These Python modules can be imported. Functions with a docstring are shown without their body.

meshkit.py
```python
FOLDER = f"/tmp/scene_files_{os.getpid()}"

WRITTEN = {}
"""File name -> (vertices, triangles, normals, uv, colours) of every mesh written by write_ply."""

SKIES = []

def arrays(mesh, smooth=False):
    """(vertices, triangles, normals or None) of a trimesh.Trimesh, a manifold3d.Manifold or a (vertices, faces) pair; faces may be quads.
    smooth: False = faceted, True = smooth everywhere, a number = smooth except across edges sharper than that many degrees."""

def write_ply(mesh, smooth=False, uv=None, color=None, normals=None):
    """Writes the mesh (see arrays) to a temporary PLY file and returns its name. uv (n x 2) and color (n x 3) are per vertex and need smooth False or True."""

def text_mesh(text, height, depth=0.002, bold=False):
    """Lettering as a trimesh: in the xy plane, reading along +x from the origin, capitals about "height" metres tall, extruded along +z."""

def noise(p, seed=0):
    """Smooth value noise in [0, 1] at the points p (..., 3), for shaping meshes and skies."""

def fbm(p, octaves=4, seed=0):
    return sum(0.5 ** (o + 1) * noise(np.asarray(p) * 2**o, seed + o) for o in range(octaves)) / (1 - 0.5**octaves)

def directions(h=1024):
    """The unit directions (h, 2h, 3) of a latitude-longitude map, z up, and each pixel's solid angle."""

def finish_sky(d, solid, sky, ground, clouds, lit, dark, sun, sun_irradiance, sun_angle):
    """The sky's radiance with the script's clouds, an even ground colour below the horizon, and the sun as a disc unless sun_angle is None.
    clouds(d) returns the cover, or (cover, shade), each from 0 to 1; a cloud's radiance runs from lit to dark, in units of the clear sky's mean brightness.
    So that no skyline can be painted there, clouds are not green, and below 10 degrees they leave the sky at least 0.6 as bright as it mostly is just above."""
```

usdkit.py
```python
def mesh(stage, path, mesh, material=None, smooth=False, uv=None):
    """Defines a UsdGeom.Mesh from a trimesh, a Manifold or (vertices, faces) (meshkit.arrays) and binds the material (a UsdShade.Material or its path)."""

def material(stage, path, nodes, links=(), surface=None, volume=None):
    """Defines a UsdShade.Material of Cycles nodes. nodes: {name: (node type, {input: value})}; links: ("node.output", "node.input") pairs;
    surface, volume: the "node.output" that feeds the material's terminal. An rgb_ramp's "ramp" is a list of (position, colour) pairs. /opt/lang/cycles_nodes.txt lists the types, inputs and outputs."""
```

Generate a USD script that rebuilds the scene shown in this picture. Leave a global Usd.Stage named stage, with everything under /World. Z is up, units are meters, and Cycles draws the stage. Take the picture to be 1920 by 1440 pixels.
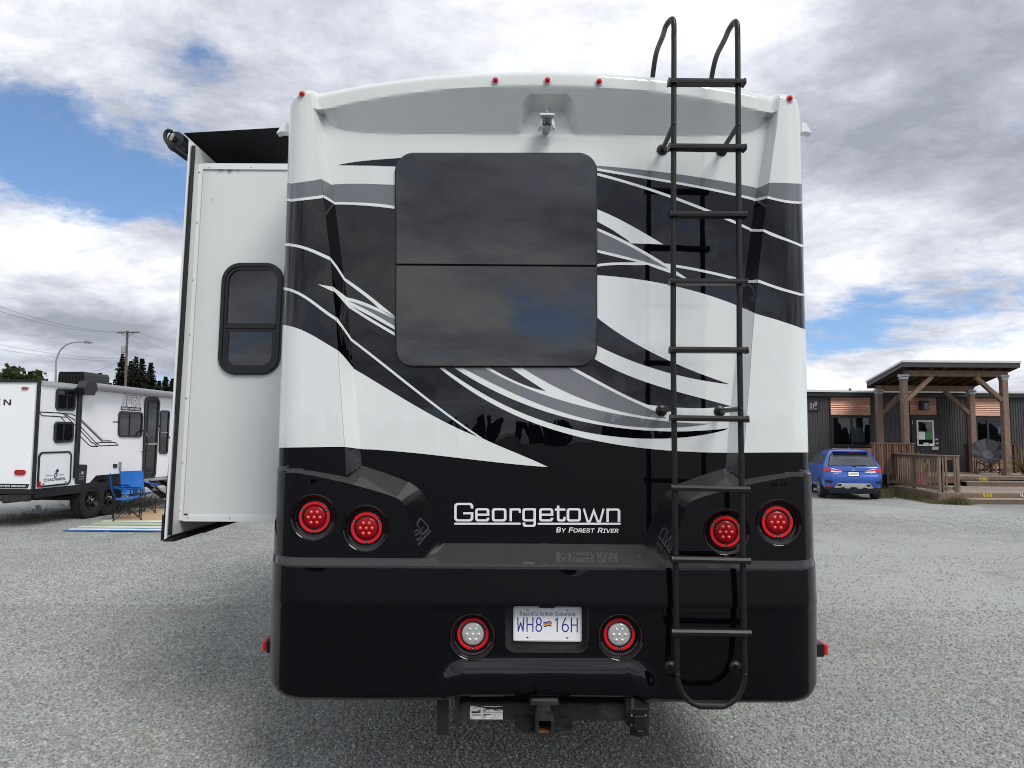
import math, random
import numpy as np, trimesh, shapely, usdkit, meshkit
from shapely.geometry import Polygon, LineString, Point, MultiPolygon, box as sbox
from shapely import affinity
from pxr import Usd, UsdGeom, UsdLux, UsdShade, Sdf, Gf, Vt

stage = Usd.Stage.CreateInMemory()
UsdGeom.SetStageUpAxis(stage, UsdGeom.Tokens.z)
UsdGeom.SetStageMetersPerUnit(stage, 1.0)
UsdGeom.Xform.Define(stage, '/World')
UsdGeom.Scope.Define(stage, '/World/Looks')

# ------------------------------------------------------------------ camera
FPX, PITCH, ROLL, CAM_H = 1331.0, math.radians(4.30), math.radians(0.40), 1.75
_f = np.array([0, math.cos(PITCH), math.sin(PITCH)])
_r0 = np.array([1.0, 0, 0]); _u0 = np.array([0, -math.sin(PITCH), math.cos(PITCH)])
_r = _r0 * math.cos(ROLL) + _u0 * math.sin(ROLL)
_u = _u0 * math.cos(ROLL) - _r0 * math.sin(ROLL)
CAM = np.array([0, 0, CAM_H])
cam = UsdGeom.Camera.Define(stage, '/World/camera')
cam.AddTransformOp().Set(Gf.Matrix4d(*_r, 0, *_u, 0, *(-_f), 0, *CAM, 1))
cam.CreateHorizontalApertureAttr(36.0); cam.CreateVerticalApertureAttr(27.0)
cam.CreateFocalLengthAttr(FPX / 1920 * 36.0)
cam.CreateClippingRangeAttr(Gf.Vec2f(0.05, 5000))
EXPOSURE = 0.68
cam.CreateExposureAttr(EXPOSURE)

# ------------------------------------------------------------------ sky and sun
SUN_DIR = np.array([0.36, -0.57, 0.74]); SUN_DIR /= np.linalg.norm(SUN_DIR)
SUN_EL, SUN_ROT = math.asin(SUN_DIR[2]), math.atan2(SUN_DIR[0], SUN_DIR[1])

def ray(px, py):
    return _f + (px - 960) / FPX * _r - (py - 720) / FPX * _u
def nray(px, py):
    d = ray(px, py); return d / np.linalg.norm(d)

def make_sky():
    n = {
        'tc': ('texture_coordinate', {}),
        'sky': ('sky_texture', dict(sky_type='single_scattering', sun_disc=False, sun_elevation=SUN_EL, sun_rotation=SUN_ROT, air_density=1.0, aerosol_density=0.6, ozone_density=1.5)),
        'sep': ('separate_xyz', {}),
        'zz': ('math', dict(math_type='maximum', value2=0.0)),
        'za': ('math', dict(math_type='add', value2=0.22)),
        'dx': ('math', dict(math_type='divide')),
        'dy': ('math', dict(math_type='divide')),
        'uv': ('combine_xyz', dict(z=0.0)),
        # domain warp so that the clouds curl
        'warp': ('noise_texture', dict(scale=1.6, detail=3.0, roughness=0.5)),
        'wsc': ('mix_vector', dict(fac=0.14, use_clamp=False)),
        'mapc': ('mapping', dict(location=SKY_C, rotation=(0, 0, 0.35), scale=(1.0, 1.1, 1.0))),
        'cov': ('noise_texture', dict(scale=1.15, detail=13.0, roughness=0.68)),
        'maps': ('mapping', dict(location=SKY_S, rotation=(0, 0, -0.2), scale=(1.0, 1.05, 1.0))),
        'shd': ('noise_texture', dict(scale=1.25, detail=13.0, roughness=0.66, distortion=0.10)),
        'shr': ('rgb_ramp', dict(ramp=[(0.34, SHADE[0]), (0.43, SHADE[1]), (0.51, SHADE[2]), (0.58, SHADE[3]), (0.68, SHADE[4])])),
        'sat': ('hsv', dict(saturation=1.08, value=0.80)),
        'mix': ('mix_color', dict(use_clamp=False)),
        'zs': ('math', dict(math_type='add', value2=0.14)), 'sv': ('combine_xyz', {}),
        'bg': ('background_shader', dict(strength=SKY_STRENGTH)),
    }
    l = [('tc.generated', 'sep.vector'), ('sep.z', 'zz.value1'), ('zz.value', 'za.value1'),
         ('sep.x', 'dx.value1'), ('za.value', 'dx.value2'), ('sep.y', 'dy.value1'), ('za.value', 'dy.value2'),
         ('dx.value', 'uv.x'), ('dy.value', 'uv.y'), ('uv.vector', 'warp.vector'), ('uv.vector', 'wsc.a'), ('warp.color', 'wsc.b'),
         ('wsc.result', 'mapc.vector'), ('mapc.vector', 'cov.vector'), ('wsc.result', 'maps.vector'), ('maps.vector', 'shd.vector')]
    # openings of blue where the photograph has them, edges broken up by the coverage noise
    last = 'cov.fac'
    for i, (px, py, rx, ry, amt) in enumerate(HOLES):
        c = nray(px, py); el = math.asin(c[2]); az = math.atan2(c[0], c[1])
        # a lobe elongated along the horizon: distance in (x/rx, y/rx, z/ry)
        n[f'o{i}'] = ('mapping', dict(mapping_type='point', location=(-c[0] / rx, -c[1] / rx, -c[2] / ry), scale=(1 / rx, 1 / rx, 1 / ry)))
        n[f'g{i}'] = ('gradient_texture', dict(gradient_type='quadratic_sphere'))
        n[f'a{i}'] = ('math', dict(math_type='multiply', value2=amt))
        n[f's{i}'] = ('math', dict(math_type='subtract'))
        l += [('tc.generated', f'o{i}.vector'), (f'o{i}.vector', f'g{i}.vector'), (f'g{i}.fac', f'a{i}.value1'), (last, f's{i}.value1'), (f'a{i}.value', f's{i}.value2')]
        last = f's{i}.value'
    n['cr'] = ('map_range', dict(range_type='smoothstep', from_min=COVER[0], from_max=COVER[1], clamp=True))
    last2 = 'shd.fac'
    for i, (px, py, rx, ry, amt) in enumerate(TONES):
        c = nray(px, py)
        n[f'to{i}'] = ('mapping', dict(mapping_type='point', location=(-c[0] / rx, -c[1] / rx, -c[2] / ry), scale=(1 / rx, 1 / rx, 1 / ry)))
        n[f'tg{i}'] = ('gradient_texture', dict(gradient_type='quadratic_sphere'))
        n[f'ta{i}'] = ('math', dict(math_type='multiply_add', value2=amt))
        l += [('tc.generated', f'to{i}.vector'), (f'to{i}.vector', f'tg{i}.vector'), (f'tg{i}.fac', f'ta{i}.value1'), (last2, f'ta{i}.value3')]
        last2 = f'ta{i}.value'
    l += [(last, 'cr.value'), (last2, 'shr.fac'), ('cr.result', 'mix.fac'), ('sep.x', 'sv.x'), ('sep.y', 'sv.y'), ('zz.value', 'zs.value1'), ('zs.value', 'sv.z'), ('sv.vector', 'sky.vector'), ('sky.color', 'sat.color'), ('sat.color', 'mix.a'), ('shr.color', 'mix.b'), ('mix.result', 'bg.color')]
    m = usdkit.material(stage, '/World/Looks/sky_clouds', n, l, surface='bg.background')
    d = UsdLux.DomeLight.Define(stage, '/World/sky')
    UsdShade.MaterialBindingAPI.Apply(d.GetPrim()).Bind(m)
    d.GetPrim().SetCustomDataByKey('kind', 'structure')
    return d

SKY_STRENGTH = 0.15
K = 6.67
SHADE = [tuple(K * c for c in s) for s in [(0.235, 0.25, 0.295), (0.345, 0.36, 0.415), (0.50, 0.512, 0.56), (0.65, 0.66, 0.685), (0.75, 0.75, 0.755)]]
SKY_C, SKY_S = (3.1, 1.7, 0.0), (7.3, 2.2, 0.0)
COVER = (0.34, 0.47)
HOLES = [(100, 300, 0.32, 0.16, 0.215), (1590, 600, 0.34, 0.10, 0.25), (1590, 650, 0.2, 0.03, 0.15), (370, 95, 0.09, 0.07, 0.11), (1110, 40, 0.12, 0.06, 0.12)]
HOLES += [(960, 330, 0.75, 0.35, -0.30)]
TONES = [(1780, 170, 0.50, 0.30, -0.05), (900, 60, 0.35, 0.18, 0.08), (260, 340, 0.16, 0.09, 0.14), (60, 470, 0.22, 0.09, 0.10), (80, 610, 0.3, 0.07, -0.12), (1640, 700, 0.3, 0.05, 0.14), (1560, 400, .2, .07, .08)]
make_sky()
sun = UsdLux.DistantLight.Define(stage, '/World/sun')
sun.CreateIntensityAttr(0.36); sun.CreateAngleAttr(24.0); sun.CreateColorAttr(Gf.Vec3f(1.0, 0.97, 0.92)); sun.CreateNormalizeAttr(True)
_z = SUN_DIR; _x = np.cross([0, 1.0, 0.2], _z); _x /= np.linalg.norm(_x); _y = np.cross(_z, _x)
sun.AddTransformOp().Set(Gf.Matrix4d(*_x, 0, *_y, 0, *_z, 0, 0, 0, 50, 1))

# ------------------------------------------------------------------ helpers
def at(px, py, Y):
    """The point on the pixel's ray at distance Y (a plane across the view axis)."""
    d = ray(px, py); return CAM + d * (Y / d[1])
def on_z(px, py, z):
    d = ray(px, py); return CAM + d * ((z - CAM_H) / d[2])
def on_plane(px, py, p0, n):
    d = ray(px, py); return CAM + d * (np.dot(np.asarray(p0) - CAM, n) / np.dot(d, n))

def numbered(parent, name):
    path, k = f'{parent}/{name}', 0
    while stage.GetPrimAtPath(path):
        k += 1; path = f'{parent}/{name}_{k:03d}'
    return path
def where(parent):
    return '/World' if parent is None else str(parent.GetPath())
def tag(p, label=None, category=None, group=None, kind=None):
    for k, v in (('label', label), ('category', category), ('group', group), ('kind', kind)):
        if v: p.SetCustomDataByKey(k, v)
    return p
def obj(name, mesh, mat, parent=None, smooth=30, label=None):
    """ONE mesh prim under parent or /World."""
    if isinstance(mesh, list): mesh = join(mesh)
    m = usdkit.mesh(stage, numbered(where(parent), name), mesh, M[mat] if isinstance(mat, str) else mat, smooth=smooth)
    p = m.GetPrim()
    if label: p.SetCustomDataByKey('label', label)
    return p
def thing(name, label, cat, group=None, loc=(0, 0, 0), rotz=0.0, parent=None):
    x = UsdGeom.Xform.Define(stage, numbered(where(parent), name))
    if parent is None or any(loc) or rotz:
        x.AddTranslateOp().Set(Gf.Vec3d(*map(float, loc)))
        if rotz: x.AddRotateZOp().Set(math.degrees(rotz))
    if label: tag(x.GetPrim(), label, cat, group)
    return x.GetPrim()
def part(name, parent):
    return UsdGeom.Xform.Define(stage, numbered(where(parent), name)).GetPrim()
def copy_of(root, loc, rotz=0.0, label=None, group=None, scale=None):
    x = UsdGeom.Xform.Define(stage, numbered('/World', root.GetName()))
    x.AddTranslateOp().Set(Gf.Vec3d(*map(float, loc)))
    if rotz: x.AddRotateZOp().Set(math.degrees(rotz))
    if scale: x.AddScaleOp().Set(Gf.Vec3f(*scale))
    p = x.GetPrim(); p.GetReferences().AddInternalReference(root.GetPath()); p.SetInstanceable(True)
    d = root.GetCustomData()
    tag(p, label or d['label'], d['category'], group or d.get('group'))
    return p

M = {}
def raw_normals_mesh(name, v, f, n, mat, parent=None):
    """a mesh whose vertex normals are given"""
    m = UsdGeom.Mesh.Define(stage, numbered(where(parent), name))
    m.CreatePointsAttr(Vt.Vec3fArray.FromNumpy(np.asarray(v, np.float32)))
    m.CreateFaceVertexCountsAttr(Vt.IntArray.FromNumpy(np.full(len(f), 3, np.int32)))
    m.CreateFaceVertexIndicesAttr(Vt.IntArray.FromNumpy(np.asarray(f, np.int32).ravel()))
    m.CreateSubdivisionSchemeAttr('none')
    m.CreateNormalsAttr(Vt.Vec3fArray.FromNumpy(np.asarray(n, np.float32))); m.SetNormalsInterpolation('vertex')
    UsdShade.MaterialBindingAPI.Apply(m.GetPrim()).Bind(M[mat])
    return m.GetPrim()

def pbr(name, color, rough=0.5, metallic=0.0, coat=0.0, var=0.0, vscale=6.0, bump=0.0, bscale=80.0, dirt=None, stretch=(1, 1, 1), spec=0.5, rvar=0.0, trans=0.0, ior=1.5, per=0.0, emit=0.0, coat_rough=0.03):
    """Plain surface: base colour varied by noise (var), fine relief (bump), dirt = (colour, amount, scale), per = variation from object to object."""
    n = {'p': ('principled_bsdf', dict(base_color=color, roughness=rough, metallic=metallic, coat_weight=coat, coat_roughness=coat_rough, specular_ior_level=spec, transmission_weight=trans, ior=ior)),
         'tc': ('texture_coordinate', {}), 'map': ('mapping', dict(scale=stretch))}
    l = [('tc.object', 'map.vector')]
    src = None
    if var or per:
        lo = tuple(max(0, c * (1 - var)) for c in color); hi = tuple(min(1, c * (1 + var)) for c in color)
        n['nz'] = ('noise_texture', dict(scale=vscale, detail=6.0, roughness=0.6))
        n['rp'] = ('rgb_ramp', dict(ramp=[(0.3, lo), (0.7, hi)]))
        l += [('map.vector', 'nz.vector'), ('nz.fac', 'rp.fac')]
        src = 'rp.color'
        if per:
            n['oi'] = ('object_info', {}); n['mr'] = ('map_range', dict(from_min=0, from_max=1, to_min=1 - per, to_max=1 + per))
            n['hs'] = ('hsv', {})
            l += [('oi.random', 'mr.value'), ('mr.result', 'hs.value'), (src, 'hs.color')]; src = 'hs.color'
    if dirt:
        dc, amt, ds = dirt
        n['dn'] = ('noise_texture', dict(scale=ds, detail=8.0, roughness=0.65))
        n['dr'] = ('map_range', dict(from_min=0.48, from_max=0.72, to_min=0.0, to_max=amt, clamp=True))
        n['dm'] = ('mix_color', dict(a=color, b=dc))
        l += [('map.vector', 'dn.vector'), ('dn.fac', 'dr.value'), ('dr.result', 'dm.fac')]
        if src: l.append((src, 'dm.a'))
        src = 'dm.result'
        n['drr'] = ('map_range', dict(from_min=0, from_max=1, to_min=rough, to_max=min(1, rough + 0.5), clamp=True))
        l += [('dr.result', 'drr.value'), ('drr.result', 'p.roughness')]
    elif rvar:
        n['rn'] = ('noise_texture', dict(scale=vscale * 0.7, detail=5.0))
        n['rr'] = ('map_range', dict(from_min=0.3, from_max=0.7, to_min=max(0.02, rough - rvar), to_max=rough + rvar, clamp=True))
        l += [('map.vector', 'rn.vector'), ('rn.fac', 'rr.value'), ('rr.result', 'p.roughness')]
    if src: l.append((src, 'p.base_color'))
    if bump:
        n['bn'] = ('noise_texture', dict(scale=bscale, detail=4.0, roughness=0.6))
        n['bp'] = ('bump', dict(strength=1.0, distance=bump))
        l += [('map.vector', 'bn.vector'), ('bn.fac', 'bp.height'), ('bp.normal', 'p.normal')]
    M[name] = usdkit.material(stage, f'/World/Looks/{name}', n, l, surface='p.BSDF')
    return M[name]

def join(ms):
    ms = [m for m in ms if m is not None]
    vs, fs, o = [], [], 0
    for m in ms:
        v, f, _ = meshkit.arrays(m)
        vs.append(v); fs.append(f + o); o += len(v)
    return trimesh.Trimesh(np.vstack(vs), np.vstack(fs), process=False)
def box(c, s, rot=None, bevel=0.0):
    """box centred at c; bevel chamfers the long edges"""
    if bevel:
        import manifold3d as m3
        h = np.array(s) / 2; b = min(bevel, *(h * 0.49)); pts = []
        for sx in (-1, 1):
            for sy in (-1, 1):
                for sz in (-1, 1):
                    for k in range(3):
                        q = h - b; q[k] = h[k]
                        pts.append(q * (sx, sy, sz))
        hull = m3.Manifold.hull_points(np.array(pts, np.float64))
        mm = hull.to_mesh(); m = trimesh.Trimesh(mm.vert_properties[:, :3], mm.tri_verts, process=False)
    else:
        m = trimesh.creation.box(s)
    if rot is not None: m.apply_transform(rot)
    m.apply_translation(c)
    return m
def bx(x0, x1, y0, y1, z0, z1, bevel=0.0):
    return box(((x0 + x1) / 2, (y0 + y1) / 2, (z0 + z1) / 2), (abs(x1 - x0), abs(y1 - y0), abs(z1 - z0)), bevel=bevel)
def frame_from(d, up=(0, 0, 1)):
    d = np.asarray(d, float) / np.linalg.norm(d); up = np.asarray(up, float)
    if abs(np.dot(d, up)) > 0.98: up = np.array([0, 1.0, 0])
    a = np.cross(up, d); a /= np.linalg.norm(a); b = np.cross(d, a)
    return d, a, b
def bar(p, q, w, h, up=(0, 0, 1), bevel=0.0):
    """a beam of section w x h (h along up) from p to q"""
    p, q = np.asarray(p, float), np.asarray(q, float)
    d, a, b = frame_from(q - p, up)
    m = box((0, 0, 0), (np.linalg.norm(q - p), w, h), bevel=bevel)
    T = np.eye(4); T[:3, 0], T[:3, 1], T[:3, 2], T[:3, 3] = d, a, b, (p + q) / 2
    m.apply_transform(T); return m
def tube(pts, r, n=12, caps=True, ry=None):
    pts = np.asarray(pts, float)
    rr = np.broadcast_to(np.asarray(r, float), (len(pts),))
    t = np.gradient(pts, axis=0); t /= np.linalg.norm(t, axis=1, keepdims=True)
    a = np.cross(t[0], [0.3, 0.2, 1.0] if abs(t[0][2]) < 0.9 else [0, 1.0, 0.2]); a /= np.linalg.norm(a)
    v, f = [], []
    for k in range(len(pts)):
        a = a - np.dot(a, t[k]) * t[k]; a /= np.linalg.norm(a); b = np.cross(t[k], a)
        for j in range(n):
            th = 2 * math.pi * j / n
            v.append(pts[k] + rr[k] * (math.cos(th) * a + math.sin(th) * b))
    for k in range(len(pts) - 1):
        for j in range(n):
            p0, p1 = k * n + j, k * n + (j + 1) % n
            f += [(p0, p1, p1 + n), (p0, p1 + n, p0 + n)]
    if caps:
        for e, o in ((0, 1), (len(pts) - 1, -1)):
            v.append(pts[e]); c = len(v) - 1
            for j in range(n):
                a0, a1 = e * n + j, e * n + (j + 1) % n
                f.append((c, a1, a0) if o == 1 else (c, a0, a1))
    return trimesh.Trimesh(np.array(v), np.array(f), process=False)
def smooth_path(pts, k=40, s=0.0):
    from scipy.interpolate import splprep, splev
    pts = np.asarray(pts, float)
    tck, _ = splprep(pts.T, s=s, k=min(3, len(pts) - 1))
    return np.array(splev(np.linspace(0, 1, k), tck)).T
def lathe(profile, n=40, c=(0, 0, 0), axis=(0, -1, 0)):
    """profile: (radius, height along axis) pairs"""
    d, a, b = frame_from(axis, (0, 0, 1))
    v, f, m = [], [], len(profile)
    for j in range(n):
        th = 2 * math.pi * j / n
        e = math.cos(th) * a + math.sin(th) * b
        for r, h in profile: v.append(np.asarray(c) + r * e + h * d)
    for j in range(n):
        for i in range(m - 1):
            p, q = j * m + i, ((j + 1) % n) * m + i
            f += [(p, q, q + 1), (p, q + 1, p + 1)]
    return trimesh.Trimesh(np.array(v), np.array(f), process=False)
def extrude(poly, depth, T=None):
    """shapely polygon extruded along +z, then T (4x4)"""
    geoms = [g for g in getattr(poly, 'geoms', [poly]) if g.area > 1e-9 and g.geom_type == 'Polygon']
    m = join([trimesh.creation.extrude_polygon(g, depth, engine='earcut') for g in geoms])
    if T is not None: m.apply_transform(T)
    return m
def basis(o, ex, ey, ez):
    T = np.eye(4); T[:3, 0], T[:3, 1], T[:3, 2], T[:3, 3] = ex, ey, ez, o
    return T
def rrect(x0, y0, x1, y1, r, seg=8):
    return sbox(x0 + r, y0 + r, x1 - r, y1 - r).buffer(r, quad_segs=seg)
def text_flat(text, bold=False, depth=0.002):
    """lettering scaled to the unit square in x and y, thickness depth"""
    m = meshkit.text_mesh(text, 1.0, depth=1.0, bold=bold)
    lo, hi = m.bounds
    v = (m.vertices - lo) / (hi - lo); v[:, 2] *= depth
    return trimesh.Trimesh(v, m.faces, process=False)

# ------------------------------------------------------------------ materials of the motorhome
def paint(name, color, rough=0.35, wave=0.0004, dirt=0.0, var=0.012):
    """Clear-coated body paint: gel-coat waviness in the coat, faint vertical wash streaks, dust on faces that look up."""
    n = {'p': ('principled_bsdf', dict(base_color=color, roughness=rough, coat_weight=1.0, coat_roughness=0.008, coat_ior=1.5, specular_ior_level=0.0)),
         'tc': ('texture_coordinate', {}), 'm1': ('mapping', dict(scale=(2.2, 2.2, 1.4))), 'n1': ('noise_texture', dict(scale=2.0, detail=2.0, roughness=0.45)),
         'b1': ('bump', dict(strength=1.0, distance=wave * 6)),
         'm2': ('mapping', dict(scale=(90, 90, 3.0))), 'n2': ('noise_texture', dict(scale=1.0, detail=5.0)),
         'rp': ('rgb_ramp', dict(ramp=[(0.3, tuple(c * (1 - var) for c in color)), (0.7, tuple(min(1, c * (1 + var)) for c in color))])),
         'geo': ('geometry', {}), 'sx': ('separate_xyz', {}),
         'up': ('map_range', dict(range_type='smoothstep', from_min=0.35, from_max=0.85, to_min=0.0, to_max=1.0, clamp=True)),
         'n3': ('noise_texture', dict(scale=75.0, detail=8.0, roughness=0.75)),
         'n4': ('noise_texture', dict(scale=420.0, detail=2.0)), 'sp': ('map_range', dict(from_min=0.66, from_max=0.74, to_min=0.0, to_max=0.9, clamp=True)),
         'd1': ('map_range', dict(from_min=0.30, from_max=0.75, to_min=0.30, to_max=0.50, clamp=True)),
         'da': ('math', dict(math_type='maximum')), 'dm': ('math', dict(math_type='multiply')), 'dk': ('math', dict(math_type='multiply', value2=dirt)),
         'sx2': ('separate_xyz', {}), 'zf': ('map_range', dict(range_type='smoothstep', from_min=0.86, from_max=0.98, to_min=0.12, to_max=1.0, clamp=True)), 'dz': ('math', dict(math_type='multiply')),
         'mx': ('mix_color', dict(b=(0.135, 0.132, 0.132))), 'cw': ('map_range', dict(from_min=0, from_max=0.5, to_min=1.0, to_max=0.22, clamp=True)),
         'ro': ('map_range', dict(from_min=0, from_max=1, to_min=rough, to_max=0.8, clamp=True))}
    l = [('tc.object', 'm1.vector'), ('m1.vector', 'n1.vector'), ('n1.fac', 'b1.height'), ('b1.normal', 'p.coat_normal'),
         ('tc.object', 'm2.vector'), ('m2.vector', 'n2.vector'), ('n2.fac', 'rp.fac'),
         ('geo.true_normal', 'sx.vector'), ('sx.z', 'up.value'), ('tc.object', 'n3.vector'), ('n3.fac', 'd1.value'), ('tc.object', 'n4.vector'), ('n4.fac', 'sp.value'),
         ('d1.result', 'da.value1'), ('sp.result', 'da.value2'), ('da.value', 'dm.value1'), ('up.result', 'dm.value2'), ('dm.value', 'dz.value1'), ('tc.object', 'sx2.vector'), ('sx2.z', 'zf.value'), ('zf.result', 'dz.value2'), ('dz.value', 'dk.value1'),
         ('rp.color', 'mx.a'), ('dk.value', 'mx.fac'), ('mx.result', 'p.base_color'), ('dk.value', 'cw.value'), ('cw.result', 'p.coat_weight'), ('dk.value', 'ro.value'), ('ro.result', 'p.roughness')]
    M[name] = usdkit.material(stage, f'/World/Looks/{name}', n, l, surface='p.BSDF')
paint('body_white', (0.675, 0.71, 0.69), dirt=0.15)
paint('body_black', (0.0012, 0.0012, 0.002), dirt=0.85)
paint('body_grey', (0.150, 0.156, 0.176), dirt=0.3)
paint('stripe_white', (0.725, 0.755, 0.74), dirt=0.1)
pbr('wall_white', (0.655, 0.685, 0.67), rough=0.35, var=0.03, vscale=1.5, coat=0.3, bump=0.0003, bscale=3.0)
pbr('trim_white', (0.74, 0.76, 0.76), rough=0.3, var=0.03, coat=0.4)
pbr('rubber', (0.006, 0.006, 0.007), rough=0.6, var=0.2)
pbr('black_plastic', (0.007, 0.007, 0.008), rough=0.38, var=0.1)
pbr('black_satin', (0.009, 0.0085, 0.009), rough=0.40, coat=0.0, spec=0.35, var=0.15, vscale=30, bump=0.0002, bscale=120)
pbr('black_fabric', (0.006, 0.006, 0.008), rough=0.9)
pbr('dark_glass', (0.003, 0.003, 0.004), rough=0.012, spec=0.5, ior=1.72)
pbr('steel_black', (0.010, 0.010, 0.011), rough=0.5, var=0.3, vscale=20, dirt=((0.09, 0.08, 0.07), 0.35, 9.0))
pbr('rust', (0.14, 0.055, 0.018), rough=0.9, var=0.5, vscale=50)
pbr('screw', (0.55, 0.53, 0.48), rough=0.3, metallic=0.9)
pbr('lamp_red', (0.66, 0.005, 0.014), rough=0.25, coat=0.3)
pbr('lens_red', (0.26, 0.001, 0.005), rough=0.2, spec=0.3, bump=0.0004, bscale=260)
pbr('led_red', (0.85, 0.10, 0.08), rough=0.1, coat=1.0)
pbr('lens_clear', (0.50, 0.50, 0.49), rough=0.15, coat=1.0, metallic=0.2, bump=0.0007, bscale=240)
pbr('led_clear', (0.85, 0.85, 0.82), rough=0.12, metallic=0.4, coat=1.0)
pbr('plate_white', (0.84, 0.84, 0.85), rough=0.4, coat=0.3)
pbr('plate_blue', (0.018, 0.045, 0.26), rough=0.4)
pbr('letter_white', (0.80, 0.80, 0.80), rough=0.35, coat=0.4)
pbr('sticker', (0.62, 0.62, 0.60), rough=0.5, dirt=((0.05, 0.05, 0.05), 0.8, 40.0))
pbr('grey_plastic', (0.42, 0.43, 0.43), rough=0.4)
pbr('yellow_print', (0.75, 0.42, 0.03), rough=0.5)

# ------------------------------------------------------------------ the rear cap as a relief g(x, z): distance from the camera plane
XC, HW, YS = 0.154, 1.281, 3.47          # middle, half width, depth of the silhouette
Y_PANEL, Y_PILLAR, Y_POD, Y_BUMP = 3.42, 3.345, 3.232, 3.20
def uz(px, py, Y):
    p = at(px, py, Y); return abs(p[0] - XC), p[2]
def prof(pts, Y):
    a = np.array([uz(x, y, Y) for x, y in pts]); a = a[np.argsort(a[:, 1])]
    return lambda z: np.interp(z, a[:, 1], a[:, 0])
U_A = prof([(582, 165), (598, 300), (602.5, 336), (606.7, 367), (611, 407), (620, 487), (624, 541), (630, 597), (634, 658), (636.7, 708), (642, 780), (646, 835), (649, 900), (655, 1010)], Y_PILLAR)
U_B = prof([(597, 165), (605.5, 241), (622, 344), (628, 381), (642.5, 500), (651, 558), (657, 630), (662.5, 688), (671, 773), (676, 841), (679, 880), (690, 1010)], Y_PANEL)
_t = np.array([uz(x, y, 3.38) for x, y in [(1024, 143.6), (960, 144), (896, 145.6), (790, 149.6), (685, 159), (640, 165), (598, 171.5), (587, 169), (563, 171), (550, 174.5), (545, 179), (541.5, 186)]])
_t[:, 1] += 0.002 + 0.012 * (np.clip(_t[:, 0], 0, 1.2) / 1.2) ** 3; _t = _t[np.argsort(_t[:, 0])]; _t[0, 0] = 0; _t[-1, 0] = HW
ztop = lambda u: np.interp(u, _t[:, 0], _t[:, 1])
_b = np.array([uz(x, y, 3.325) for x, y in [(1024, 1296), (870, 1296), (846, 1300), (835, 1307), (700, 1308), (560, 1306), (530, 1303), (518, 1297), (512, 1288)]])
_b = _b[np.argsort(_b[:, 0])]; _b[0, 0] = 0; _b[-1, 0] = HW
zbot = lambda u: np.interp(u, _b[:, 0], _b[:, 1])
def zrow(py, Y, px=1024): return at(px, py, Y)[2]

def upoly(pts, Y):
    return [uz(x, y, Y) for x, y in pts]
# lower body: face polygon A and foot of the ramp B, in (u, z)
A_edge = upoly([(1024, 1058), (792, 1055), (775, 1000), (757, 950), (750, 940), (743, 935), (720, 927), (690, 918), (640, 905), (585, 893), (535, 885), (505, 883)], 3.215)
B_edge = [uz(1024, 1019, Y_PANEL), uz(832, 1018, Y_PANEL), uz(818, 975, Y_PANEL), uz(800, 936, Y_PANEL), uz(793, 924, Y_PANEL), uz(783, 914, Y_PANEL), uz(770, 905, Y_PANEL), uz(725, 888, Y_PANEL), uz(679, 873, Y_PANEL),
          uz(652, 895, Y_PILLAR), uz(620, 889, Y_PILLAR), uz(585, 883, Y_PILLAR), uz(535, 878.5, Y_PILLAR), uz(505, 877, Y_PILLAR)]
A_edge[0] = (0, A_edge[0][1]); B_edge[0] = (0, B_edge[0][1])
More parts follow.
